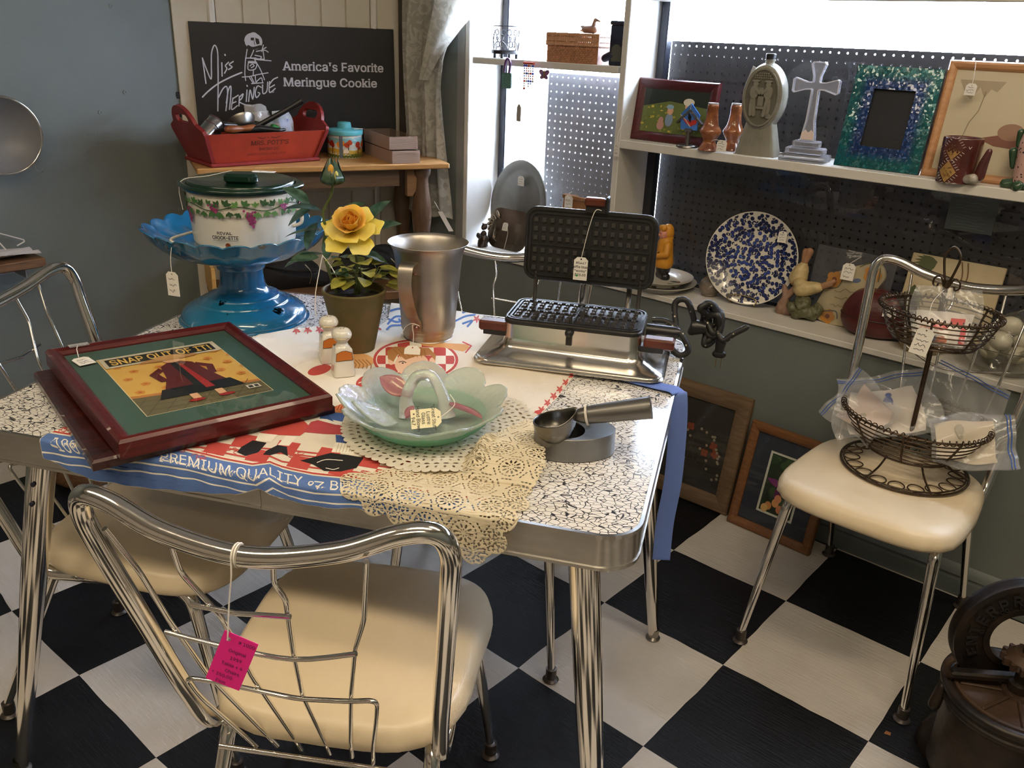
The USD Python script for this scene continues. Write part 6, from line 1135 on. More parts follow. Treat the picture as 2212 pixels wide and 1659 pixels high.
t.part('body', lathe(smoothprof([(0, 0), (R-.002, 0), (R, .004), (R+.001, .05), (R+.002, .098), (R, .105), (R-.004, .104), (R-.006, .09), (R-.007, .012), (0, .010)], 4), 48), bm, 60)
dm = lambda x, z: [(Polygon([(x, z-.026), (x+.021, z), (x, z+.026), (x-.021, z)]), '#a07c45')]+[(LineString([(x+sx*(.004+.0042*k), z+sz*(.026-.0052*k)), (x+sx*(.009+.0042*k), z+sz*(.029-.0052*k))]).buffer(.0006), '#c8c0b8') for k in range(5) for sx in (-1, 1) for sz in (-1, 1)]
r = random.Random(3); sh = dm(.002, .079)+dm(-.002, .026); 
for z in (.079, .026): sh += [(ellipse(r.uniform(-.010, .010), z+r.uniform(-.012, .012), .0016, .001), '#6b4d22') for _ in range(18)]
sh += [(LineString([(x, .053+dz), (x+.003, .048+dz), (x+.006, .053+dz)]).buffer(.0007), '#c8c0b8') for x, dz in ((-.045, .03), (-.036, .03), (-.05, .022), (-.045, -.022), (-.037, -.022), (.034, .035))]
m, ink = decal(sh, on_cyl(R+.0014, 0, -PI/2+.25), .0003, .00004, maxe=.012); t.part('diamond_patches', m, print_mat(), ink=ink, label='buff diamond patches with stitches')
t.part('handle', blob([[(.050, 0, .014, .010), (.066, 0, .020, .012)], [(.066, 0, .022, .013), (.070, 0, .052, .011)], [(.070, 0, .052, .011), (.078, 0, .082, .007)]], .004, 5), bm, 60); t.part('paw', blob([[(.045, -.012, .012, .011), (.062, -.014, .016, .012)], [(.062, .0, .018, .0135)]], .004, 4), mat('grey_white_glaze', (.42, .39, .34), .3, coat=.4, vary=.5, vscale=60.))
t = Thing('fish_vase', 'green and pink speckled ceramic fish vase standing at the right picture edge', 'vase', (.572, .745, S2Z), 0)
t.part('base', blob([[(-.030, 0, .010, .012), (.03, 0, .010, .014)], [(0, -.015, .010, .013), (0, .015, .010, .013)]], .006, 4, .004, 60.), mat('dark_green_glaze', (.03, .07, .035), .25, coat=.4))
fm = usdkit.material(stage, '/World/Looks/speckled_trout', {'tc': ('texture_coordinate', {}), 'v': ('voronoi_texture', dict(scale=110., randomness=1.)), 'r': ('rgb_ramp', {'ramp': [(.20, (.04, .02, .02)), (.26, (.55, .34, .30))]}), 'p': ('principled_bsdf', dict(roughness=.25, coat_weight=.4))}, [('tc.object', 'v.vector'), ('v.distance', 'r.fac'), ('r.color', 'p.base_color')], surface='p.BSDF')
t.part('body', blob([[(0, 0, .015, .016), (.004, 0, .055, .024)], [(.004, 0, .055, .024), (.004, 0, .105, .026)], [(.004, 0, .105, .026), (.006, 0, .150, .020)]], .006, 5), fm, 60); t.part('back_fin', blob([[(-.024, 0, .05, .006), (-.030, 0, .085, .010)], [(-.022, 0, .10, .007), (-.024, 0, .13, .008)]], .005, 3), MATS['dark_green_glaze']); t.part('eye', ball(.004, (-.010, -.020, .135)), mat('eye_white', (.7, .7, .6), .2)); t.part('mouth', lathe([(.016, .158), (.022, .170), (.019, .171), (.012, .158)], 24), mat('pale_yellow_glaze', (.55, .58, .35), .25))
# sill
pl = mat('plate_white', (.62, .60, .54), .2, coat=.4)
for k, (R, z, lab) in enumerate(((.120, 0, 'white dinner plate, lower of the stack under the yellow raincoat figurine'), (.108, .016, 'china plate with painted leaves, upper of the stack under the yellow raincoat figurine'))):
    t = Thing('china_plate', lab, 'plate', (-.405, .790, S1Z+z), 0, group='stacked plates on the sill'); t.part('dish', lathe(smoothprof([(0, 0), (R*.6, 0), (R*.66, .004), (R*.97, .022), (R, .0245), (R*.985, .0265), (R*.66, .008), (R*.6, .0045), (0, .004)], 3), 60), pl, 50)
    if k: m, ink = decal([(leafp(x, y, .05, .018, a), c) for x, y, a, c in ((.02, .03, .4, '#4a4d5a'), (.04, -.02, -.3, '#6a3a3a'), (.03, 0, .1, '#3d4a35'), (-.03, -.05, 2.6, '#4a4d5a'), (.045, .03, 1.2, '#7d4a44'), (.0, -.055, -.6, '#3d4a35'))], None, .0052); t.part('leaf_print', m, MATS['glossy_print'], ink=ink)
t = Thing('raincoat_figurine', 'fisherman figurine in yellow raincoat and hood standing on the plates', 'figurine', (-.425, .840, S1Z+.0205), -.55)
yc = mat('raincoat_yellow', (.62, .27, .02), .45, vary=.1); t.part('legs', blob([[(-.018, 0, .008, .016), (.020, 0, .008, .016)], [(0, 0, .03, .024), (0, 0, .045, .027)]], .005, 4), mat('black_glaze', (.01, .01, .012), .3))
t.part('coat', blob([[(0, 0, .055, .032), (0, 0, .085, .028)], [(0, 0, .085, .028), (0, 0, .122, .024)], [(-.022, -.004, .115, .013), (-.032, -.012, .085, .012)], [(.022, -.004, .115, .013), (.034, -.012, .088, .012)], [(.034, -.012, .088, .012), (.016, -.034, .083, .011)]], .005, 6), yc, 60)
t.part('face', ball(.017, (0, -.010, .148), 3, (1, 1, 1.1)), mat('rosy_face', (.62, .25, .17), .5)); t.part('nose', ball(.004, (0, -.028, .146)), MATS['rosy_face'])
for x in (-.006, .006): t.part('eye', ball(.0016, (x, -.0255, .152)), MATS['black_glaze'])
t.part('hood', blob([[(0, .004, .150, .021), (0, .004, .163, .019)], [(0, -.014, .170, .010), (.008, -.016, .168, .010), (-.008, -.016, .168, .010)], [(0, .006, .135, .019)]], .004, 4), yc, 60); t.part('hand', ball(.009, (.014, -.040, .083)), MATS['rosy_face']); t.part('button', [ball(.003, (-.004, -.0305, z)) for z in (.07, .09, .11)], MATS['black_glaze'], kind='stuff')
t.part('rod', tube([(-.022, -.050, .070), (.030, -.036, .096)], .0014, 6), mat('dark_rod', (.05, .03, .02), .5))
t = Thing('wrapped_trinket', 'small glass trinket in crinkled clear wrap beside the blue plate', 'trinket', (-.245, .835, S1Z+.001)); t.part('dish', lathe(smoothprof([(0, 0), (.022, 0), (.026, .01), (.034, .03), (.03, .032), (.02, .012), (0, .01)], 3), 24), mat('smoky_glass', (.55, .45, .36), .1, tr=.7)); t.part('wrap', blob([[(0, 0, .014, .013), (0, 0, .03, .034)], [(0, 0, .03, .03), (.012, 0, .058, .008)]], .006, 2, .005, 40.), plastic_film('wrap_film', .14, (.8, .7, .6)), False)
def blue_plate():
    t = Thing('blue_plate', 'round white plate covered in small blue fruits, standing on a wire plate stand', 'plate', m=lean(-.115, .818, S1Z+.006, .16, .20)); R = .141
    t.part('dish', mv(lathe(smoothprof([(0, .012), (R*.62, .012), (R*.70, .006), (R*.98, -.008), (R, -.009), (R*.985, -.012), (R*.70, .001), (R*.62, .007), (0, .007)], 3), 72), (0, 0, R), (-PI/2, 'x')), mat('plate_glaze', (.68, .65, .58), .15, coat=.5), 50)
    rr = random.Random(1); sh, dk, bl = [], C('#141d4a'), [C('#27377d'), C('#2f4590'), C('#1d2b68')]; P = []
    for _ in range(6000):
        x, y = rr.uniform(-R, R), rr.uniform(-R, R)
        if x*x+y*y < (R-.007)**2 and all((x-a)**2+(y-b)**2 > .0152**2 for a, b in P): P.append((x, y))
    for x, y in P:
        a = rr.uniform(0, 6.28); c = rr.choice(bl); ux, uy = math.cos(a)*.0052, math.sin(a)*.0052
        sh += [(Point(x+ux, y+uy).buffer(.0062, quad_segs=4), dk), (Point(x+ux, y+uy).buffer(.0053, quad_segs=4), c)]
        if rr.random() < .75: sh += [(Point(x-ux, y-uy).buffer(.0060, quad_segs=4), dk), (Point(x-ux, y-uy).buffer(.0051, quad_segs=4), rr.choice(bl))]
        b = a+1.6; sh += [(leafp(x+.006*math.cos(b), y+.006*math.sin(b), .008, .0042, b+q), dk) for q in (-.6, .6)]
    def fn(p):
        d = np.hypot(p[:, 0], p[:, 1]); z = np.interp(d, [0, R*.62, R*.70, R*.985, R], [.007, .007, .001, -.0122, -.009]); n = np.tile([0, -1., 0], (len(p), 1)); return np.c_[p[:, 0], z, R+p[:, 1]], n
    m, ink = decal([(g.intersection(Point(0, 0).buffer(R*.985)), c) for g, c in sh], fn, .0006, .0000015, maxe=.02); t.part('fruit_print', m, MATS['glossy_print'], ink=ink, label='printed blue fruits and leaves')
    t.part('stand', [tube(spline(p, 5), .0018, 6) for p in ([(-.045, -.020, .006), (-.042, -.022, .020), (0, -.018, .026), (.042, -.022, .020), (.045, -.020, .006)], [(-.04, -.02, .004), (-.03, .04, .0), (-.02, .05, .1)], [(.04, -.02, .004), (.03, .04, .0), (.02, .05, .1)])], mat('brass_wire', (.35, .27, .12), .35, 1.))
    w = (t.m @ np.array([.082, -.016, .236, 1]))[:3]; put_tag(t, w, (t.m[:3, 1]*-1), 24, None, .026, .034)
blue_plate()
t = Thing('bird_figurine', 'ceramic figurine of two yellow birds above green leaves and a brown stump', 'figurine', (.060, .835, S1Z), .1)
bird = mat('buff_yellow', (.52, .40, .20), .5, vary=.25, vscale=40.); tail = mat('rust_tail', (.34, .18, .10), .55, vary=.2)
t.part('stump', blob([[(-.055, 0, .015, .018), (-.045, 0, .055, .013)], [(-.045, 0, .055, .012), (-.025, 0, .082, .010)], [(-.045, 0, .055, .012), (-.055, 0, .085, .007)], [(-.04, 0, .01, .016), (.0, .0, .03, .018)]], .005, 4, .004, 60.), mat('stump_clay', (.28, .17, .12), .6, vary=.3, vscale=40.))
t.part('leaves', blob([[(0, -.01, .024, .026), (.035, -.01, .022, .024)], [(.01, -.012, .050, .026)], [(.050, -.005, .035, .020)], [(-.015, -.015, .03, .022)]], .005, 2, .014, 50.), mat('leaf_glaze', (.11, .11, .055), .5, vary=.35, vscale=40.), 30)
t.part('bird_body', blob([[(.000, -.010, .090, .026), (.044, -.008, .102, .016)], [(-.008, -.016, .106, .019)]], .005, 5, .0015, 90.), bird, 60, label='front yellow bird'); t.part('bird_tail', blob([[(.042, -.006, .100, .010), (.085, -.004, .128, .007)], [(.042, -.006, .100, .010), (.080, -.004, .118, .007)]], .005, 3), tail); t.part('beak', lathe([(.004, 0), (0, .010)], 10).apply_transform(T4((-.024, -.022, .104)) @ trimesh.transformations.rotation_matrix(-1.7, [0, 1, 0])), tail)
t.part('bird_body', blob([[(-.022, .010, .115, .028), (-.016, .012, .142, .021)], [(-.012, .010, .158, .012)]], .005, 5, .0015, 90.), bird, 60, label='rear buff bird'); t.part('bird_tail', blob([[(-.012, .010, .160, .009), (-.002, .012, .198, .012)], [(-.012, .010, .160, .009), (-.014, .012, .198, .009)]], .005, 3), tail)
t = Thing('flower_plaque', 'cream heart-like plaque with orange flowers in a clear plastic bag', 'plaque', m=lean(.185, .850, S1Z, -.05, .12))
P = Polygon(spline([(-.085, .02), (-.04, .0), (.03, .005), (.075, .02), (.09, .07), (.080, .12), (.095, .165), (.07, .20), (.02, .185), (-.02, .165), (-.055, .14), (-.07, .09)], 5, True)); t.part('plaque', mv(prism(P, .012), r=(PI/2, 'x')), mat('cream_plaque', (.50, .42, .26), .5, vary=.15), 30)
fl = [(flower(x, z, r_, 5), c) for x, z, r_, c in ((.06, .165, .026, '#c98a2b'), (-.045, .13, .024, '#c98a2b'), (-.04, .02, .022, '#b87d2a'), (.06, .03, .020, '#c98a2b'))]+[(Point(x, z).buffer(.007), '#7a3d1a') for x, z in ((.06, .165), (-.045, .13), (-.04, .02), (.06, .03))]+[(stroke(p, .003), c) for p, c in (([(.02, .18), (.045, .195), (.075, .19), (.08, .15)], '#5a5e38'), ([(-.06, .10), (-.03, .11), (-.02, .14)], '#5a5e38'), ([(-.06, .03), (-.02, .04), (-.01, .02)], '#4d5560'))]+[(scribble(-.045, .115, .10, .07, 3, 31, .0016), '#8a7550'), (ellipse(.02, .14, .012, .006, 20), '#5d6d93')]
m, ink = decal(fl, on_plane((0, -.012, 0), (1, 0, 0), (0, 0, 1)), .0006, .00004); t.part('painted_flowers', m, print_mat(), ink=ink)
t.part('bag', [grid(lambda u, v, s_=s_: np.stack([(u-.5)*.235, s_*(.014*np.sin(PI*u)**.5*np.sin(PI*np.clip(v, .02, .98))**.5)-.006+.003*np.sin(u*13+v*7), .005+v*.215], -1), 18, 18) for s_ in (-1, 1)], plastic_film('bag_film', .035), True)
w = (t.m @ np.array([-.005, -.026, .185, 1]))[:3]; put_tag(t, w, (.1, -1, .2), 25, [(t.m @ np.array([.02, -.02, .21, 1]))[:3], w+[0, -.001, 0], w+[0, 0, -.004]], .036, .048)
t = Thing('leather_pouch', 'squat round burgundy leather pouch with a creased seam on the sill', 'pouch', (.285, .835, S1Z), .2)
lb = mat('burgundy_leather', (.085, .014, .014), .36, vary=.25, vscale=16., bump=.4, bscale=120.)
def pouch(R, Z, A): return R*(1+.030*np.cos(A*9)*np.clip((Z-.06)/.05, 0, 1)+.02*np.sin(A*2)), Z-.010*np.exp(-((R-.02)/.02)**2)*(Z > .08)
t.part('body', lathe(smoothprof([(0, 0), (.045, .001), (.078, .012), (.092, .038), (.0935, .055), (.0915, .057), (.0935, .060), (.088, .085), (.068, .117), (.035, .137), (.010, .141), (0, .138)], 5), 90, pouch, sx=1.02, sy=.72), lb, 60); t.part('zip_seam', tube(np.c_[.0945*1.02*np.cos(np.linspace(0, 2*PI, 60, endpoint=False)), .0945*.72*np.sin(np.linspace(0, 2*PI, 60, endpoint=False)), np.full(60, .0575)], .0018, 6, True), mat('dark_seam', (.03, .006, .008), .5))
put_tag(t, (.335, .775, .735), (.2, -.8, .6), 26, None, .034, .030)
gm = mat('grape_red', (.10, .012, .016), .25, coat=.4); t = Thing('grape_cluster', 'dark red artificial grapes in a cluster behind the burgundy pouch', 'grapes', (.262, .885, S1Z)); rr = random.Random(14)
for k in range(12): t.part('grape', ball(.011, (rr.uniform(-.016, .016), rr.uniform(-.008, .004), .012+.0135*k), 2), gm)
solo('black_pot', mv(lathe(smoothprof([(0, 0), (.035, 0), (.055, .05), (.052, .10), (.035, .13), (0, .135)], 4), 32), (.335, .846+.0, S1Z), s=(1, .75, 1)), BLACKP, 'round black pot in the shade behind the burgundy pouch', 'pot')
t = Thing('leaf_tile', 'cream stone tile painted with green palm leaves leaning on the window', 'tile', m=lean(.452, .830, S1Z+.035, .02, .26)); t.part('slab', box(.235, .012, .215, (0, 0, 0), .002), mat('stone_tile', (.50, .41, .26), .55, vary=.14, vscale=12.), False)
g = C('#4d5530'); sh = []
for cx, cz, a0, n, L in ((-.05, .20, 3.6, 9, .07), (-.09, .13, 4.9, 7, .08), (.06, .0, 1.2, 7, .07), (-.09, .0, 1.0, 5, .06)): sh += [(leafp(cx, cz, L*(1-.06*abs(k-n/2)), .010, a0+(k-n/2)*.17), g) for k in range(n)]
sh += [(stroke([(.01, .21), (.02, .17), (.012, .13)], .003), C('#6b4a2a')), (stroke([(.025, .21), (.033, .17), (.022, .13)], .003), C('#6b4a2a'))]
m, ink = decal([(s_.intersection(sbox(-.115, .002, .115, .212)), c) for s_, c in sh], on_plane((0, -.006, 0), (1, 0, 0), (0, 0, 1)), .0006, .00004); t.part('palm_leaves', m, print_mat(), ink=ink)
solo('amber_dish', mv(lathe(smoothprof([(0, 0), (.045, 0), (.052, .006), (.068, .030), (.066, .032), (.049, .009), (0, .006)], 3), 48), (.425, .808, S1Z)), mat('amber_glass', (.55, .42, .16), .06, tr=.85), 'low amber glass dish on the sill in front of the leaf tile', 'dish', smooth=50)
t = Thing('glass_mixing_bowl', 'large clear glass bowl holding a plastic bag of white eggs, at the right picture edge', 'bowl', (.625, .800, S1Z)); t.part('bowl', lathe(smoothprof([(0, 0), (.05, 0), (.062, .006), (.092, .035), (.104, .070), (.106, .073), (.103, .073), (.089, .038), (.060, .011), (0, .006)], 4), 60), mat('clear_bowl', (.86, .85, .78), .03, tr=.95, ior=1.45), 60)
t2 = Thing('plastic_bag', 'clear bag of white egg shapes heaped in the glass mixing bowl', 'bag', (.625, .800, S1Z+.02)); em = mat('egg_white', (.62, .58, .46), .35)
for x, y, z in ((-.03, -.02, .03), (.035, -.01, .03), (0, .03, .03), (-.01, -.03, .065), (.03, .02, .066), (-.035, .02, .07), (0, 0, .10)): t2.part('egg', ball(.025, (x, y, z), 2, (1, 1, 1.25)) if False else mv(ball(.024, sub=2, s=(1.25, 1, 1)), (x, y, z), (x*40, 'z')), em)
t2.part('film', blob([[(0, 0, .045, .062)], [(0, 0, .06, .06), (0, .0, .105, .03)], [(0, 0, .11, .02), (.03, .01, .14, .012)]], .009, 3, .006, 30.), plastic_film('bag_film', .1), True)
t = Thing('window_sticker', 'faded pale blue paper notice stuck inside the wide window pane', 'sticker', (.450, GY-.0035, .945)); t.part('paper', box(.118, .0008, .085, (0, 0, 0)), mat('faded_notice', (.085, .105, .105), .6), False); m, ink = upright([(scribble(-.05, .08, .10, .075, 9, 41, .0012), '#6f7f7f')], .0006, -.0004); t.part('print', m, print_mat(), ink=ink)
# narrow left bay
ta = mat('tarnished_pewter', (.30, .30, .28), .33, .9, vary=.12, vscale=10.)
t = Thing('oval_tray', 'tall oval dull pewter tray leaning in the narrow window bay', 'tray', m=lean(-1.090, .835, S1Z, .0, .16)); E_ = lambda k: np.array(ellipse(0, .165, .135*k, .165*k).exterior.coords)[:-1]
rows = [(1., -.002), (.985, -.006), (.80, -.003), (.74, .004), (.2, .004), (.0, .004)]; v = np.vstack([np.c_[E_(max(k, 1e-4))[:, 0], np.full(len(E_(1)), y), E_(max(k, 1e-4))[:, 1]] for k, y in rows]); n = len(E_(1)); f = [q for i in range(len(rows)-1) for j in range(n) for q in ((i*n+j, i*n+(j+1) % n, (i+1)*n+j), (i*n+(j+1) % n, (i+1)*n+(j+1) % n, (i+1)*n+j))]
t.part('dish', thick(trimesh.Trimesh(v, f, process=False), -.002), ta, 40); w = (t.m @ np.array([.005, -.012, .270, 1]))[:3]; put_tag(t, w, FRONT, 27, None, .030, .036)
t = Thing('silver_tray', 'small tarnished silver tray with scalloped handle leaning against the oval tray', 'tray', m=lean(-1.085, .790, S1Z, .05, .22)); sv = mat('tarnished_silver', (.42, .36, .29), .2, 1., vary=.25, vscale=9.)
g = rrect(.185, .150, .045, 10); t.part('rim', mv(prism(g.difference(g.buffer(-.024)), .004), (0, 0, .077), (PI/2-.0, 'x')), sv); t.part('dish', mv(prism(g.buffer(-.022), .003), (0, .006, .077), (PI/2, 'x')), sv)
t.part('handle', [mv(ball(.016, sub=2, s=(1, .25, .45)), (-.092+.006*k*k*.6, -.003, .100+.013*(k-1)), (.5*(k-1), 'y')) for k in range(-1, 4)], sv, 50, kind='stuff'); put_tag(t, (-1.075, .778, .735), (.1, -1, .3), 28, [(-1.075, .777, .733), (-1.062, .775, .70), (-1.070, .765, .635)], .024, .030)
t = Thing('cat_figurine', 'small dark bronze figurine of two huddled animals at the left end of the sill', 'figurine', (-1.175, .765, S1Z)); bz = mat('dark_bronze', (.055, .038, .028), .28, .6, vary=.3, vscale=50.); t.part('body', blob([[(-.004, 0, .012, .022), (.004, 0, .030, .018)], [(-.026, 0, .040, .009), (-.012, 0, .034, .012)], [(.0, 0, .05, .012)]], .004, 3, .004, 70.), bz, 40); t.part('head', blob([[(.004, 0, .078, .012), (.004, -.006, .074, .009)], [(-.004, 0, .088, .003)], [(.012, 0, .088, .003)]], .003, 3), bz)
t = Thing('wooden_plaque', 'plain slatted wooden board with a white tag leaning behind the waffle iron', 'board', m=lean(-.790, .845, S1Z, -.04, .10))
for k in range(3): t.part('slat', box(.060, .012, .235-.004*k, (-.061+.061*k, 0, 0), .002), wood('plaque_wood', '#7d5532', '#9c7044', .5, 8., (14, 14, 1.2)))
t.part('top_rail', box(.186, .006, .014, (0, -.0092, .219), .002), MATS['plaque_wood'])
w = (t.m @ np.array([-.058, -.016, .232, 1]))[:3]; put_tag(t, w, FRONT, 29, [w+[.004, .01, .012], w+[0, -.002, .006], w+[0, 0, -.004]], .036, .056)
# short upper shelf of the narrow bay
t = Thing('wire_candle_holder', 'black scrolled wire candle holder on the short white shelf', 'candle holder', (-1.115, .790, S3Z)); bw = mat('black_wire', (.012, .012, .016), .4); t.part('base', lathe([(0, .014), (.048, .014), (.050, .018), (.050, .026), (.046, .026), (.045, .020), (0, .020)], 36), bw)
for k in range(4): a = k*PI/2+.4; t.part('foot', cyl(.005, .016, (.04*math.cos(a), .04*math.sin(a), 0)), bw)
cy = lambda a, z, R=.045: (R*math.cos(a), R*math.sin(a), z)
for k in range(6):
    a = k*PI/3; t.part('scroll', tube(spline([cy(a, .026), cy(a+.25, .045), cy(a+.6, .055), cy(a+.75, .042), cy(a+.55, .036), cy(a+.42, .045)], 6), .0013, 5), bw); t.part('scroll', tube(spline([cy(a, .026), cy(a-.1, .06), cy(a+.2, .085), cy(a+.5, .092), cy(a+.62, .080), cy(a+.45, .074)], 6), .0013, 5), bw); t.part('ring', tube(np.array([cy(a+.5+.10*math.cos(q), .064+.005*math.sin(q)) for q in np.arange(10)*PI/5]), .0013, 5, True), bw)
t.part('top_hoop', tube(np.array([cy(q, .104) for q in np.arange(36)*PI/18]), .0016, 6, True), bw)
def wicker():
    t = Thing('wicker_box', 'honey-brown woven wicker box with lid on the short white shelf', 'box', (-.790, .812, S3Z), .04)
    wk = mat('woven_cane', (.42, .19, .10), .5, vary=.3, vscale=120., bump=.6, bscale=320.); wk2 = mat('woven_cane_light', (.50, .26, .14), .5, vary=.3, vscale=120.)
    W, D, H = .196, .14, .056
    def wall(w, h, holes):
        g = sbox(-w/2, 0, w/2, h)
        if holes: g = g.difference(unary_union([sbox(x-.0016, z-.0016, x+.0016, z+.0016) for z in holes for x in np.arange(-w/2+.008, w/2-.006, .0075)]))
        return mv(prism(g, .004, -.002), r=(PI/2, 'x'))
    for w, dx, dy, rz in ((W, 0, -D/2, 0), (W, 0, D/2, 0), (D, -W/2, 0, PI/2), (D, W/2, 0, PI/2)):
        t.part('side', mv(wall(w, H, [.050]), (dx, dy, 0), (rz, 'z')), wk, False); t.part('lid_side', mv(wall(w+.008, .036, [.012, .028]), (dx*1.03, dy*1.03, H-.004), (rz, 'z')), wk2, False)
    t.part('bottom', box(W, D, .004), wk, False); t.part('lid_top', mv(prism(sbox(-W/2-.004, -D/2-.004, W/2+.004, D/2+.004).difference(unary_union([sbox(x-.0016, y-.0016, x+.0016, y+.0016) for y in np.arange(-D/2+.01, D/2-.005, .014) for x in np.arange(-W/2+.008, W/2-.006, .0075)])), .003), (0, 0, H+.031)), wk2, False)
    st = [mv(box(.0075, .0016, .0030), (x+(.0055 if k % 2 else 0), -D/2-.0034, z)) for k, z in enumerate(np.arange(.004, .046, .0055)) for x in np.arange(-W/2+.006, W/2-.008, .0115)]
    t.part('weave', st, wk2, False, kind='stuff'); t.part('lid_band', box(W+.012, D+.012, .007, (0, 0, H-.005), .002), wk2)
wicker()
t = Thing('duck_decoy', 'small carved wooden duck sitting on the wicker box', 'duck', (-.762, .800, S3Z+.0905), .04); dk_ = wood('carved_duck', '#5a4234', '#7d604c', .5, 20.)
t.part('body', blob([[(-.022, 0, .012, .011), (.012, 0, .013, .0135)], [(-.022, 0, .016, .008), (-.036, 0, .020, .003)], [(-.024, 0, .009, .006), (-.038, 0, .008, .002)]], .003, 4), dk_, 60); t.part('neck', blob([[(.012, 0, .020, .009), (.013, 0, .034, .0052)], [(.013, 0, .034, .0052), (.017, 0, .041, .0062)]], .0025, 4), dk_, 60); t.part('bill', blob([[(.020, 0, .041, .0045), (.035, 0, .037, .0015)]], .002, 2), dk_)
t = Thing('tin_lantern', 'dark navy tin lantern box at the right end of the short white shelf', 'lantern', (-.630, .790, S3Z), .06); nv = mat('navy_tin', (.018, .022, .04), .4, .2); t.part('body', box(.055, .055, .118, (0, 0, .0), .003), nv); t.part('cap', box(.06, .06, .012, (0, 0, .118), .003), nv); t.part('chimney', box(.02, .02, .03, (.018, 0, .130), .003), nv); t.part('door_panel', mv(prism([(-.018, 0), (.018, 0), (.018, .04), (.006, .05), (-.006, .05), (-.018, .04)], .002), (0, -.0280, .012), (PI/2, 'x')), mat('lantern_olive', (.08, .08, .06), .5)); t.part('bracket', blob([[(-.045, -.02, .02, .012), (-.02, -.02, .03, .014)]], .005, 2), nv)
# trinkets hanging from the front of the short shelf
t = Thing('beaded_pouch', 'teal beaded hanging pouch with purple loop hung under the short shelf', 'hanging ornament', (-1.030, WY-.017, 1.300)); t.part('pouch', mv(prism(rrect(.042, .050, .006), .004), (0, 0, -.062), (PI/2, 'x')), mat('teal_beads', (.16, .34, .30), .3, vary=.6, vscale=260., col2=(.03, .08, .07))); t.part('loop', tube(spline([(-.012, -.002, -.038), (-.010, 0, -.006), (0, .0, .008), (.012, 0, -.006), (.010, -.002, -.038)], 6), .004, 6), mat('purple_cord', (.09, .03, .13), .5))
t = Thing('bead_necklace', 'coral and blue beaded charm strands hung under the short shelf', 'hanging ornament', (-.936, WY-.017, 1.298)); rr = random.Random(2)
t.part('bar', tube([(-.022, 0, .0), (.022, 0, .0)], .004, 8), mat('coral_bead', (.45, .06, .03), .3))
for k in range(5):
    x = -.018+.009*k; L = rr.uniform(.05, .085); t.part('strand', tube([(x, 0, 0), (x+.002, -.001, -L)], .0007, 5), STRING)
    for q in range(int(L/.008)): t.part('bead', ball(.0026+.0014*(q % 3 == 0), (x+.002*q*.008/L, 0, -.008*(q+1)), 1), (mat('blue_bead', (.03, .06, .40), .2), mat('clear_bead', (.5, .5, .5), .1), MATS['coral_bead'])[rr.randrange(3)])
solo('hanging_tag', mv(prism(Polygon([(-.009, -.055), (.009, -.055), (.009, -.010), (.003, 0), (-.003, 0), (-.009, -.010)]), .001), (-.972, WY-.016, 1.165), (PI/2, 'x')), mat('grey_tag', (.33, .31, .28), .7), 'plain grey tag hanging in the bright gap of the narrow window', 'tag')
solo('tag_string', tube([(-.972, WY-.0165, 1.163), (-.972, WY-.0165, 1.285)], .0008, 5), STRING, 'thin string of the tag hanging in the narrow window', 'string')
t = Thing('butterfly_charm', 'small blue enamel butterfly charm hung under the short shelf', 'hanging ornament', (-.868, WY-.017, 1.268), .0)
for s_ in (-1, 1): t.part('wing', mv(prism(unary_union([ellipse(s_*.010, .004, .012, .008, s_*35), ellipse(s_*.008, -.009, .009, .006, -s_*30)]), .0015), r=(PI/2, 'x')), mat('blue_enamel_wing', (.06, .07, .30), .2, vary=.7, vscale=160., col2=(.35, .12, .10)))
t.part('body', blob([[(0, -.001, -.012, .002), (0, -.001, .010, .0024)]], .002, 2), mat('brass_body', (.5, .38, .12), .3, 1.)); t.part('thread', tube([(0, 0, .010), (0, .004, .024)], .0006, 4), STRING)
# ---------------------------------------------------------------- frames on the floor, wire basket on the chair, iron press
t = Thing('floor_picture', 'grey-brown wooden frame with dark flower picture leaning on the wall beside the table', 'picture frame', m=lean(-.160, .626, .002, .02, .20)); gw = wood('weathered_frame', '#54432f', '#7a6349', .6, 7., (1.2, 12, 12))
frame_upright(t, .355, .385, .022, .050, gw); t.part('backing', box(.32, .003, .35, (0, .018, .017)), MATS['dark_backing'], False); r = random.Random(17)
s = [(sbox(-.128, .05, .128, .335), '#292521')]+[(stroke([(x, .08), (x+.02, .15), (x+.03*q, .21)], .0022, 4), '#3d3a2d') for x, q in ((-.02, 1), (.02, 1.4), (.05, 1), (0, -1))]+[(flower(x, z, .014, 4, r.random()), '#7d3a1e') for x, z in ((.08, .20), (.055, .17), (-.01, .24), (.09, .175), (-.06, .2))]+[(flower(r.uniform(-.08, .115), r.uniform(.09, .25), .0048, 5), '#8a8070') for _ in range(30)]+[(Polygon([(-.05, .06), (.05, .06), (.07, .11), (.02, .14), (-.04, .12)]), '#33302c')]
m, ink = upright(s, .0006, .0165); t.part('picture', m, print_mat(), ink=ink); t.part('pane', box(.262, .0015, .292, (0, .0125, .0465)), MATS['picture_glass'], False)
t = Thing('floor_picture', 'oak frame with navy mat and orchid photo leaning on the wall beside the chair', 'picture frame', m=lean(.168, .600, .002, -.035, .22)); ow = wood('oak_frame', '#5b3a1e', '#85582f', .45, 7., (1.2, 12, 12))
frame_upright(t, .272, .335, .022, .028, ow); t.part('backing', box(.25, .003, .31, (0, .018, .012)), MATS['dark_backing'], False); t.part('mat_board', mv(prism(sbox(-.113, .022, .113, .313).difference(sbox(-.058, .068, .058, .262)), .0015), (0, .0165, 0), (PI/2, 'x')), mat('navy_mat', (.022, .028, .05), .7), False)
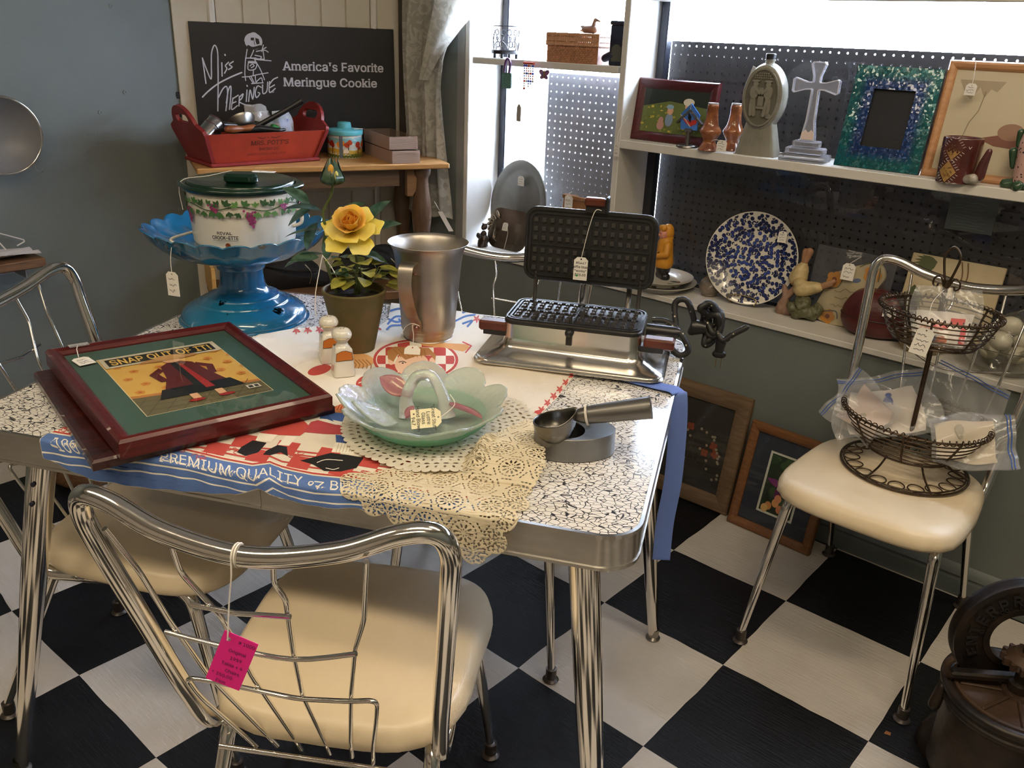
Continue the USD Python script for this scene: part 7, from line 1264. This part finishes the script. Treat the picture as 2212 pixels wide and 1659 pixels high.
P = lambda *p: Polygon(p); s = [(sbox(-.058, .068, .058, .262), '#cfd0c4'), (sbox(-.051, .075, .051, .255), '#1d2f1e')]+[(ellipse(r.uniform(-.045, .045), r.uniform(.09, .245), r.uniform(.008, .02), r.uniform(.008, .015)).intersection(sbox(-.051, .075, .051, .255)), r.choice(['#27402a', '#1b2a1d', '#34502f'])) for _ in range(18)]
s += [(leafp(.0, .165, L, w, a), c) for L, w, a, c in ((.06, .022, 1.4, '#6b1d63'), (.05, .022, 2.9, '#7a2470'), (.05, .022, .3, '#6b1d63'), (.05, .024, 4.5, '#581752'), (.04, .02, 5.4, '#7a2470'))]+[(ellipse(x, z, .011, .013), c) for x, z, c in ((-.025, .095, '#c98a4e'), (-.005, .110, '#d99a5c'), (.012, .095, '#c27a50'), (.0, .125, '#d2875a'), (.028, .105, '#b96a4a'), (-.035, .085, '#d9b06c'))]
m, ink = upright(s, .0006, .0168); t.part('orchid_photo', m, print_mat(), ink=ink); t.part('pane', box(.222, .0015, .285, (0, .0125, .025)), MATS['picture_glass'], False)
def wire_basket():
    c = (.547, .399, .4635); t = Thing('wire_basket', 'two-tier rusty brown wire basket with looped base standing on the chair seat', 'wire basket', c, math.radians(-5))
    w = mat('rusty_wire', (.075, .050, .032), .42, .7, vary=.3, vscale=60.); ci = lambda R, z, n=48, k=1.: np.array([(R*math.cos(a), R*k*math.sin(a), z) for a in np.arange(n)*2*PI/n])
    t.part('base_ring', tube(ci(.142, .003), .003, 8, True), w); t.part('base_ring', tube(ci(.136, .006), .002, 6, True), w)
    for k in range(18):
        a = k*2*PI/18+.1; lp = [(r_*math.cos(a+d), r_*math.sin(a+d), .004) for r_, d in [(.117+.019*math.cos(q), .15*math.sin(q)) for q in np.arange(14)*2*PI/14]]; t.part('base_loop', tube(np.array(lp), .0015, 6, True), w)
    for k in range(6): a = k*PI/3+.3; t.part('base_strut', tube(spline([(.142*math.cos(a), .142*math.sin(a), .004), (.10*math.cos(a), .10*math.sin(a), .022), (.075*math.cos(a), .075*math.sin(a), .047)], 5), .0026, 6), w)
    def tier(z0, z1, r0, r1, n, ky=.86):
        for q, (zz) in enumerate(np.linspace(0, 1, n)):
            R = r0+(r1-r0)*zz**.7; t.part('hoop', tube(ci(R, z0+(z1-z0)*zz, 48, ky), .0016 if 0 < q < n-1 else .0026, 6, True), w)
        for k in range(8):
            a = k*PI/4+.2; t.part('rib', tube(np.array([((r0+(r1-r0)*v**.7)*math.cos(a), (r0+(r1-r0)*v**.7)*ky*math.sin(a), z0+(z1-z0)*v) for v in np.linspace(0, 1, 7)]), .0024, 6), w)
        a = np.linspace(0, 2*PI, 520, endpoint=False); T_ = 62; t.part('twisted_rim', tube(np.c_[(r1+.0062*np.cos(a*T_))*np.cos(a), (r1+.0062*np.cos(a*T_))*ky*np.sin(a), z1+.0062*np.sin(a*T_)+.001], .0013, 5, True), w)
        for k in range(-3, 4): y = k*r0*ky/4; x = math.sqrt(max(0, r0*r0-(y/ky)**2)); t.part('floor_wire', tube([(-x, y, z0), (x, y, z0)], .0014, 5), w)
    tier(.048, .135, .098, .162, 8); tier(.322, .392, .090, .126, 7)
    t.part('pole', tube([(0, 0, .046), (0, 0, .462)], .0055, 10), w)
    t.part('top_loop', tube(spline([(-.004, 0, .455), (-.012, 0, .485), (-.016, 0, .515), (0, 0, .534), (.016, 0, .515), (.012, 0, .485), (.004, 0, .455)], 7), .0028, 8), w)
    for s in (-1, 1): t.part('scroll', tube(spline([(s*.003, 0, .44), (s*.014, 0, .465), (s*.026, 0, .462), (s*.028, 0, .448), (s*.020, 0, .442), (s*.017, 0, .450)], 6), .0022, 7), w)
    return t
wire_basket()
CB = np.array([.547, .399, .4635]); fr = -np.array([-.2, .98, 0]); rt = np.array([.98, .2, 0])
def sheet(name, cat, lab, c, w, h, n, up, seed, m, amp=.012, extra=None):
    """limp bag or cloth: a wrinkled sheet w x h with its lower edge at c"""
    M = face(c, n, up); rr = np.random.default_rng(seed); ph = rr.uniform(0, 6, 6)
    def fn(u, v):
        x, y = (u-.5)*w, v*h; z = amp*(np.sin(u*7+ph[0]+2*v)+.6*np.sin(v*9+ph[1]+u*3)+.4*np.sin(u*17+v*11+ph[2])); return np.stack([x*(1-.12*np.sin(v*5+ph[3])), y, z], -1)
    t = Thing(name, lab, cat, tuple(c)); A = grid(fn, 22, 22); A.apply_transform(M); B = grid(lambda u, v: fn(u, v)+np.stack([0*u, 0*u, -.004-.016*np.sin(PI*u)*np.sin(PI*np.clip(v, 0, 1))], -1), 22, 22); B.apply_transform(M)
    wpart(t, 'front_film', A, m, True); wpart(t, 'back_film', B, m, True)
    if extra: extra(t, M, fn)
    return t
film = plastic_film('zip_bag_film', .13, (.80, .80, .82)); bz_ = mat('blue_zip', (.05, .12, .42), .4)
def zipline(t, M, fn):
    for v in (.90, .94): u = np.linspace(0, 1, 30); L = fn(u, 0*u+v)+[0, 0, .0012]; L = trimesh.transform_points(L, M); wpart(t, 'zip_strip', tube(L, .0012, 5), bz_)
def cloth_in(col, hue):
    def f(t, M, fn):
        zipline(t, M, fn); g = grid(lambda u, v: fn(.14+.70*u, .06+.70*v)+np.stack([0*u, 0*u, 0*u-.007], -1), 16, 16); g.apply_transform(M); wpart(t, 'folded_cloth', g, mat('folded_cloth_'+col, hue, .85), True)
        sh = [(ellipse(-.02, .075, .010, .018, 25), '#b9262a'), (ellipse(.008, .085, .012, .020, -10), '#3b57a5'), (ellipse(-.025, .098, .006, .006), '#b9262a'), (ellipse(.012, .108, .007, .006), '#3b57a5')] if col == 'white' else [(ellipse(-.02, .06, .018, .010), '#a9a08c')]
        d, ink = decal(sh, None, .0, .00005, maxe=.02); d.vertices[:, 2] += fn(d.vertices[:, 0]/.24+.5, d.vertices[:, 1]/.18)[:, 2]-.0055; d.apply_transform(M); wpart(t, 'print', d, print_mat(), ink=ink)
    return f
sheet('zip_bag', 'bag', 'clear zip bag with a white printed cloth, at the left of the lower basket', CB+np.array([-.035, -.045, .085]), .22, .165, fr*.75+rt*-.05+np.array([0, 0, .75]), -rt*.45+np.array([0, .55, .75]), 3, film, .007, cloth_in('white', (.72, .66, .60)))
sheet('zip_bag', 'bag', 'clear zip bag hanging over the left rim of the lower basket', CB+np.array([-.045, -.060, .108]), .13, .150, fr*.8+np.array([-.3, 0, .5]), -rt*.85+np.array([0, 0, .50]), 4, film, .007, cloth_in('pink', (.66, .55, .50)))
sheet('zip_bag', 'bag', 'clear zip bag with tan paper over the right rim of the lower basket', CB+np.array([.055, -.050, .112]), .135, .175, fr*.6+np.array([.1, 0, .8]), rt*.95+np.array([0, .1, .30]), 5, film, .008, cloth_in('tan', (.62, .54, .42)))
sheet('zip_bag', 'bag', 'empty crumpled clear bag standing at the back right of the lower basket', CB+np.array([.05, .05, .09]), .18, .16, fr*.8+np.array([.2, 0, .3]), np.array([.3, .2, .9]), 6, film, .012, zipline)
def card_in(t, M, fn):
    g = grid(lambda u, v: fn(.1+.8*u, .05+.55*v)+np.stack([0*u, 0*u, 0*u-.006], -1), 10, 10); g.apply_transform(M); wpart(t, 'card', g, mat('white_card', (.70, .66, .62), .6), True)
    sh = [(Polygon([(.012, .050), (.040, .052), (.042, .07), (.014, .068)]), '#c62a28'), (ellipse(-.005, .048, .016, .009), '#c62a28'), (Polygon([(.034, .01), (.046, .012), (.046, .05), (.036, .05)]), '#c62a28'), (ellipse(-.035, .040, .010, .009), '#d9a58c'), (ellipse(-.020, .018, .012, .008), '#4b7ea8'), (ellipse(.0, .016, .012, .008), '#cf6a3a'), (scribble(-.045, .03, .06, .02, 2, 51, .001), '#55504c')]
    d, ink = decal(sh, None, 0., .00005, maxe=.02); d.vertices[:, 2] += fn(d.vertices[:, 0]/.13+.5, d.vertices[:, 1]/.135)[:, 2]-.0045; d.apply_transform(M); wpart(t, 'print', d, print_mat(), ink=ink)
sheet('card_packet', 'packet', 'clear packet with a red and white printed card in the upper basket', CB+np.array([.03, -.06, .327]), .13, .135, fr*.85+np.array([0, 0, .45]), np.array([-.15, .35, .9]), 7, plastic_film('thin_film', .10), .004, card_in)
t = Thing('basket_tag', 'white swing tag on long strings hanging in the upper wire basket', 'tag', tuple(CB)); p = CB+np.array([.0, -.01, .44]); q = CB+np.array([.008, -.105, .375]); price_tag(t, face(q, fr+np.array([0, 0, .1]), (.15, 0, 1)), .036, .060, 33, [p, (p+q)/2+np.array([-.01, 0, .01]), q+[0, 0, -.004]], 4)
# cast iron press in the near right corner
def press():
    c = np.array([.925, .035, 0]); t = Thing('iron_press', 'black cast iron fruit press with lettered arch and gear at the lower right corner', 'press', c, math.atan2(-.80, .60)+PI/2)
    ir = mat('rusty_cast_iron', (.010, .009, .009), .45, .35, vary=.5, vscale=18., col2=(.035, .022, .014), bump=.5, bscale=60.); rs = mat('rust_plate', (.030, .016, .010), .6, .25, vary=.5, vscale=14., col2=(.065, .036, .020), bump=.6, bscale=60.)
    R = .126
    t.part('cylinder', lathe(smoothprof([(0, .05), (R-.016, .05), (R-.008, .058), (R-.006, .20), (R-.004, .215), (R+.004, .218), (R+.006, .226), (R+.002, .232), (R+.003, .238), (R+.008, .242), (R+.008, .252), (R, .256), (R-.008, .254), (R-.010, .246), (0, .246)], 3), 80), ir, 40)
    t.part('lid_plate', lathe([(R-.010, .244), (R-.012, .2545), (R-.018, .2555), (R-.021, .250), (.03, .2495), (.028, .258), (0, .259)], 80), rs, 30)
    for k in range(9): a = k*2*PI/9+.2; t.part('lid_rib', mv(box(.078, .007, .006, (.064, 0, .2485), .002), (0, 0, 0), (a, 'z')), rs)
    for k in range(3):
        a = -PI/2-.9+k*2*PI/3; d = np.array([math.cos(a), math.sin(a), 0]); t.part('leg', blob([[(*(d*.105), .085, .018), (*(d*.135), .045, .015)], [(*(d*.135), .045, .015), (*(d*.165), .012, .012)]], .007, 4), ir, 50)
    t.part('lug', [blob([[(-.13, .02, .235, .010), (-.136, .02, .19, .012)]], .006, 3)], ir)
    # arch that carries the screw, lettered round its face
    A = np.array([0, .055, .345]); ao, ai = .122, .058
    g = Point(0, 0).buffer(ao, quad_segs=24).difference(Point(0, 0).buffer(ai, quad_segs=20)).difference(sbox(-.2, -.3, .2, -.092)); t.part('arch', mv(prism(g, .020, -.010), A, (PI/2, 'x')), ir, 30)
    rim = Point(0, 0).buffer(ao, quad_segs=24).difference(Point(0, 0).buffer(ao-.012, quad_segs=24)).difference(sbox(-.2, -.3, .2, -.085)); inr = Point(0, 0).buffer(ai+.010, quad_segs=20).difference(Point(0, 0).buffer(ai-.002, quad_segs=20)).difference(sbox(-.2, -.3, .2, -.085))
    t.part('arch_rim', [mv(prism(x, .030, -.015), A, (PI/2, 'x')) for x in (rim, inr)], ir, 30)
    L = []
    for tx, r0, h, a0, st in (('ENTERPRISE', .078, .021, 205, -16.5), ('M\'F\'G CO. PHILA.', .0705, .008, 172, -7)):
        for k, ch in enumerate(tx):
            if ch == ' ': continue
            a = a0+st*k; q = text(ch, h, True); b = q.bounds; q = affinity.translate(q, -(b[0]+b[2])/2, 0); q = affinity.translate(affinity.rotate(q, a-90, origin=(0, 0)), r0*math.cos(math.radians(a)), r0*math.sin(math.radians(a))); L.append(q)
    lm = mv(prism(unary_union(L), .005), A+np.array([0, -.010, 0]), (PI/2, 'x')); t.part('lettering', lm, mat('worn_letters', (.035, .032, .03), .38, .6), 30, label='raised lettering around the arch', kind='stuff')
    t.part('yoke', [mv(box(.25, .022, .016, (0, 0, 0), .004), (0, .02, .262), (.0, 'z'))], ir); t.part('yoke_hook', tube(bend([(-.118, .02, .262), (-.135, .015, .275), (-.138, .012, .300), (-.128, .01, .312)], .01), .007, 8), rs)
    t.part('screw', lathe([(0, .255), (.020, .255), (.020, .275), (.013, .28), (.013, .40), (0, .40)], 24), ir)
    gear = Polygon([((.046 if k % 4 < 2 else .038)*math.cos(k*PI/28), (.046 if k % 4 < 2 else .038)*math.sin(k*PI/28)) for k in range(56)]); t.part('bevel_gear', [prism(gear, .014, .318), lathe([(.038, .332), (.026, .345), (0, .345)], 32)], rs, 30)
    t.part('pinion', [mv(lathe([(0, 0), (.02, 0), (.026, .02), (0, .02)], 20), (.05, .0, .350), (-PI/2, 'y'))], ir)
press()
solo('paint_flake', mv(prism([(-.007, -.004), (.006, -.006), (.008, .003), (-.002, .006)], .0012), (.722, .052, .0005), (.4, 'z')), wood('flake', '#8a5a30', '#a9744a', .7), 'orange-brown flake of paint on the floor by the chair leg', 'flake')
solo('wicker_basket', mv(lathe(smoothprof([(0, 0), (.10, 0), (.12, .06), (.125, .14), (.118, .14), (.11, .06), (0, .01)], 3), 40, lambda R, Z, A: (R*(1+.012*np.sin(A*20+Z*300)), Z)), (-1.62, -.62, .0)), mat('basket_cane', (.16, .08, .035), .6, vary=.4, vscale=90., bump=.8, bscale=150.), 'brown wicker basket on the floor by the grey wall, beyond the left chair', 'basket')
# grey fluorescent fittings on the ceiling round the lamps
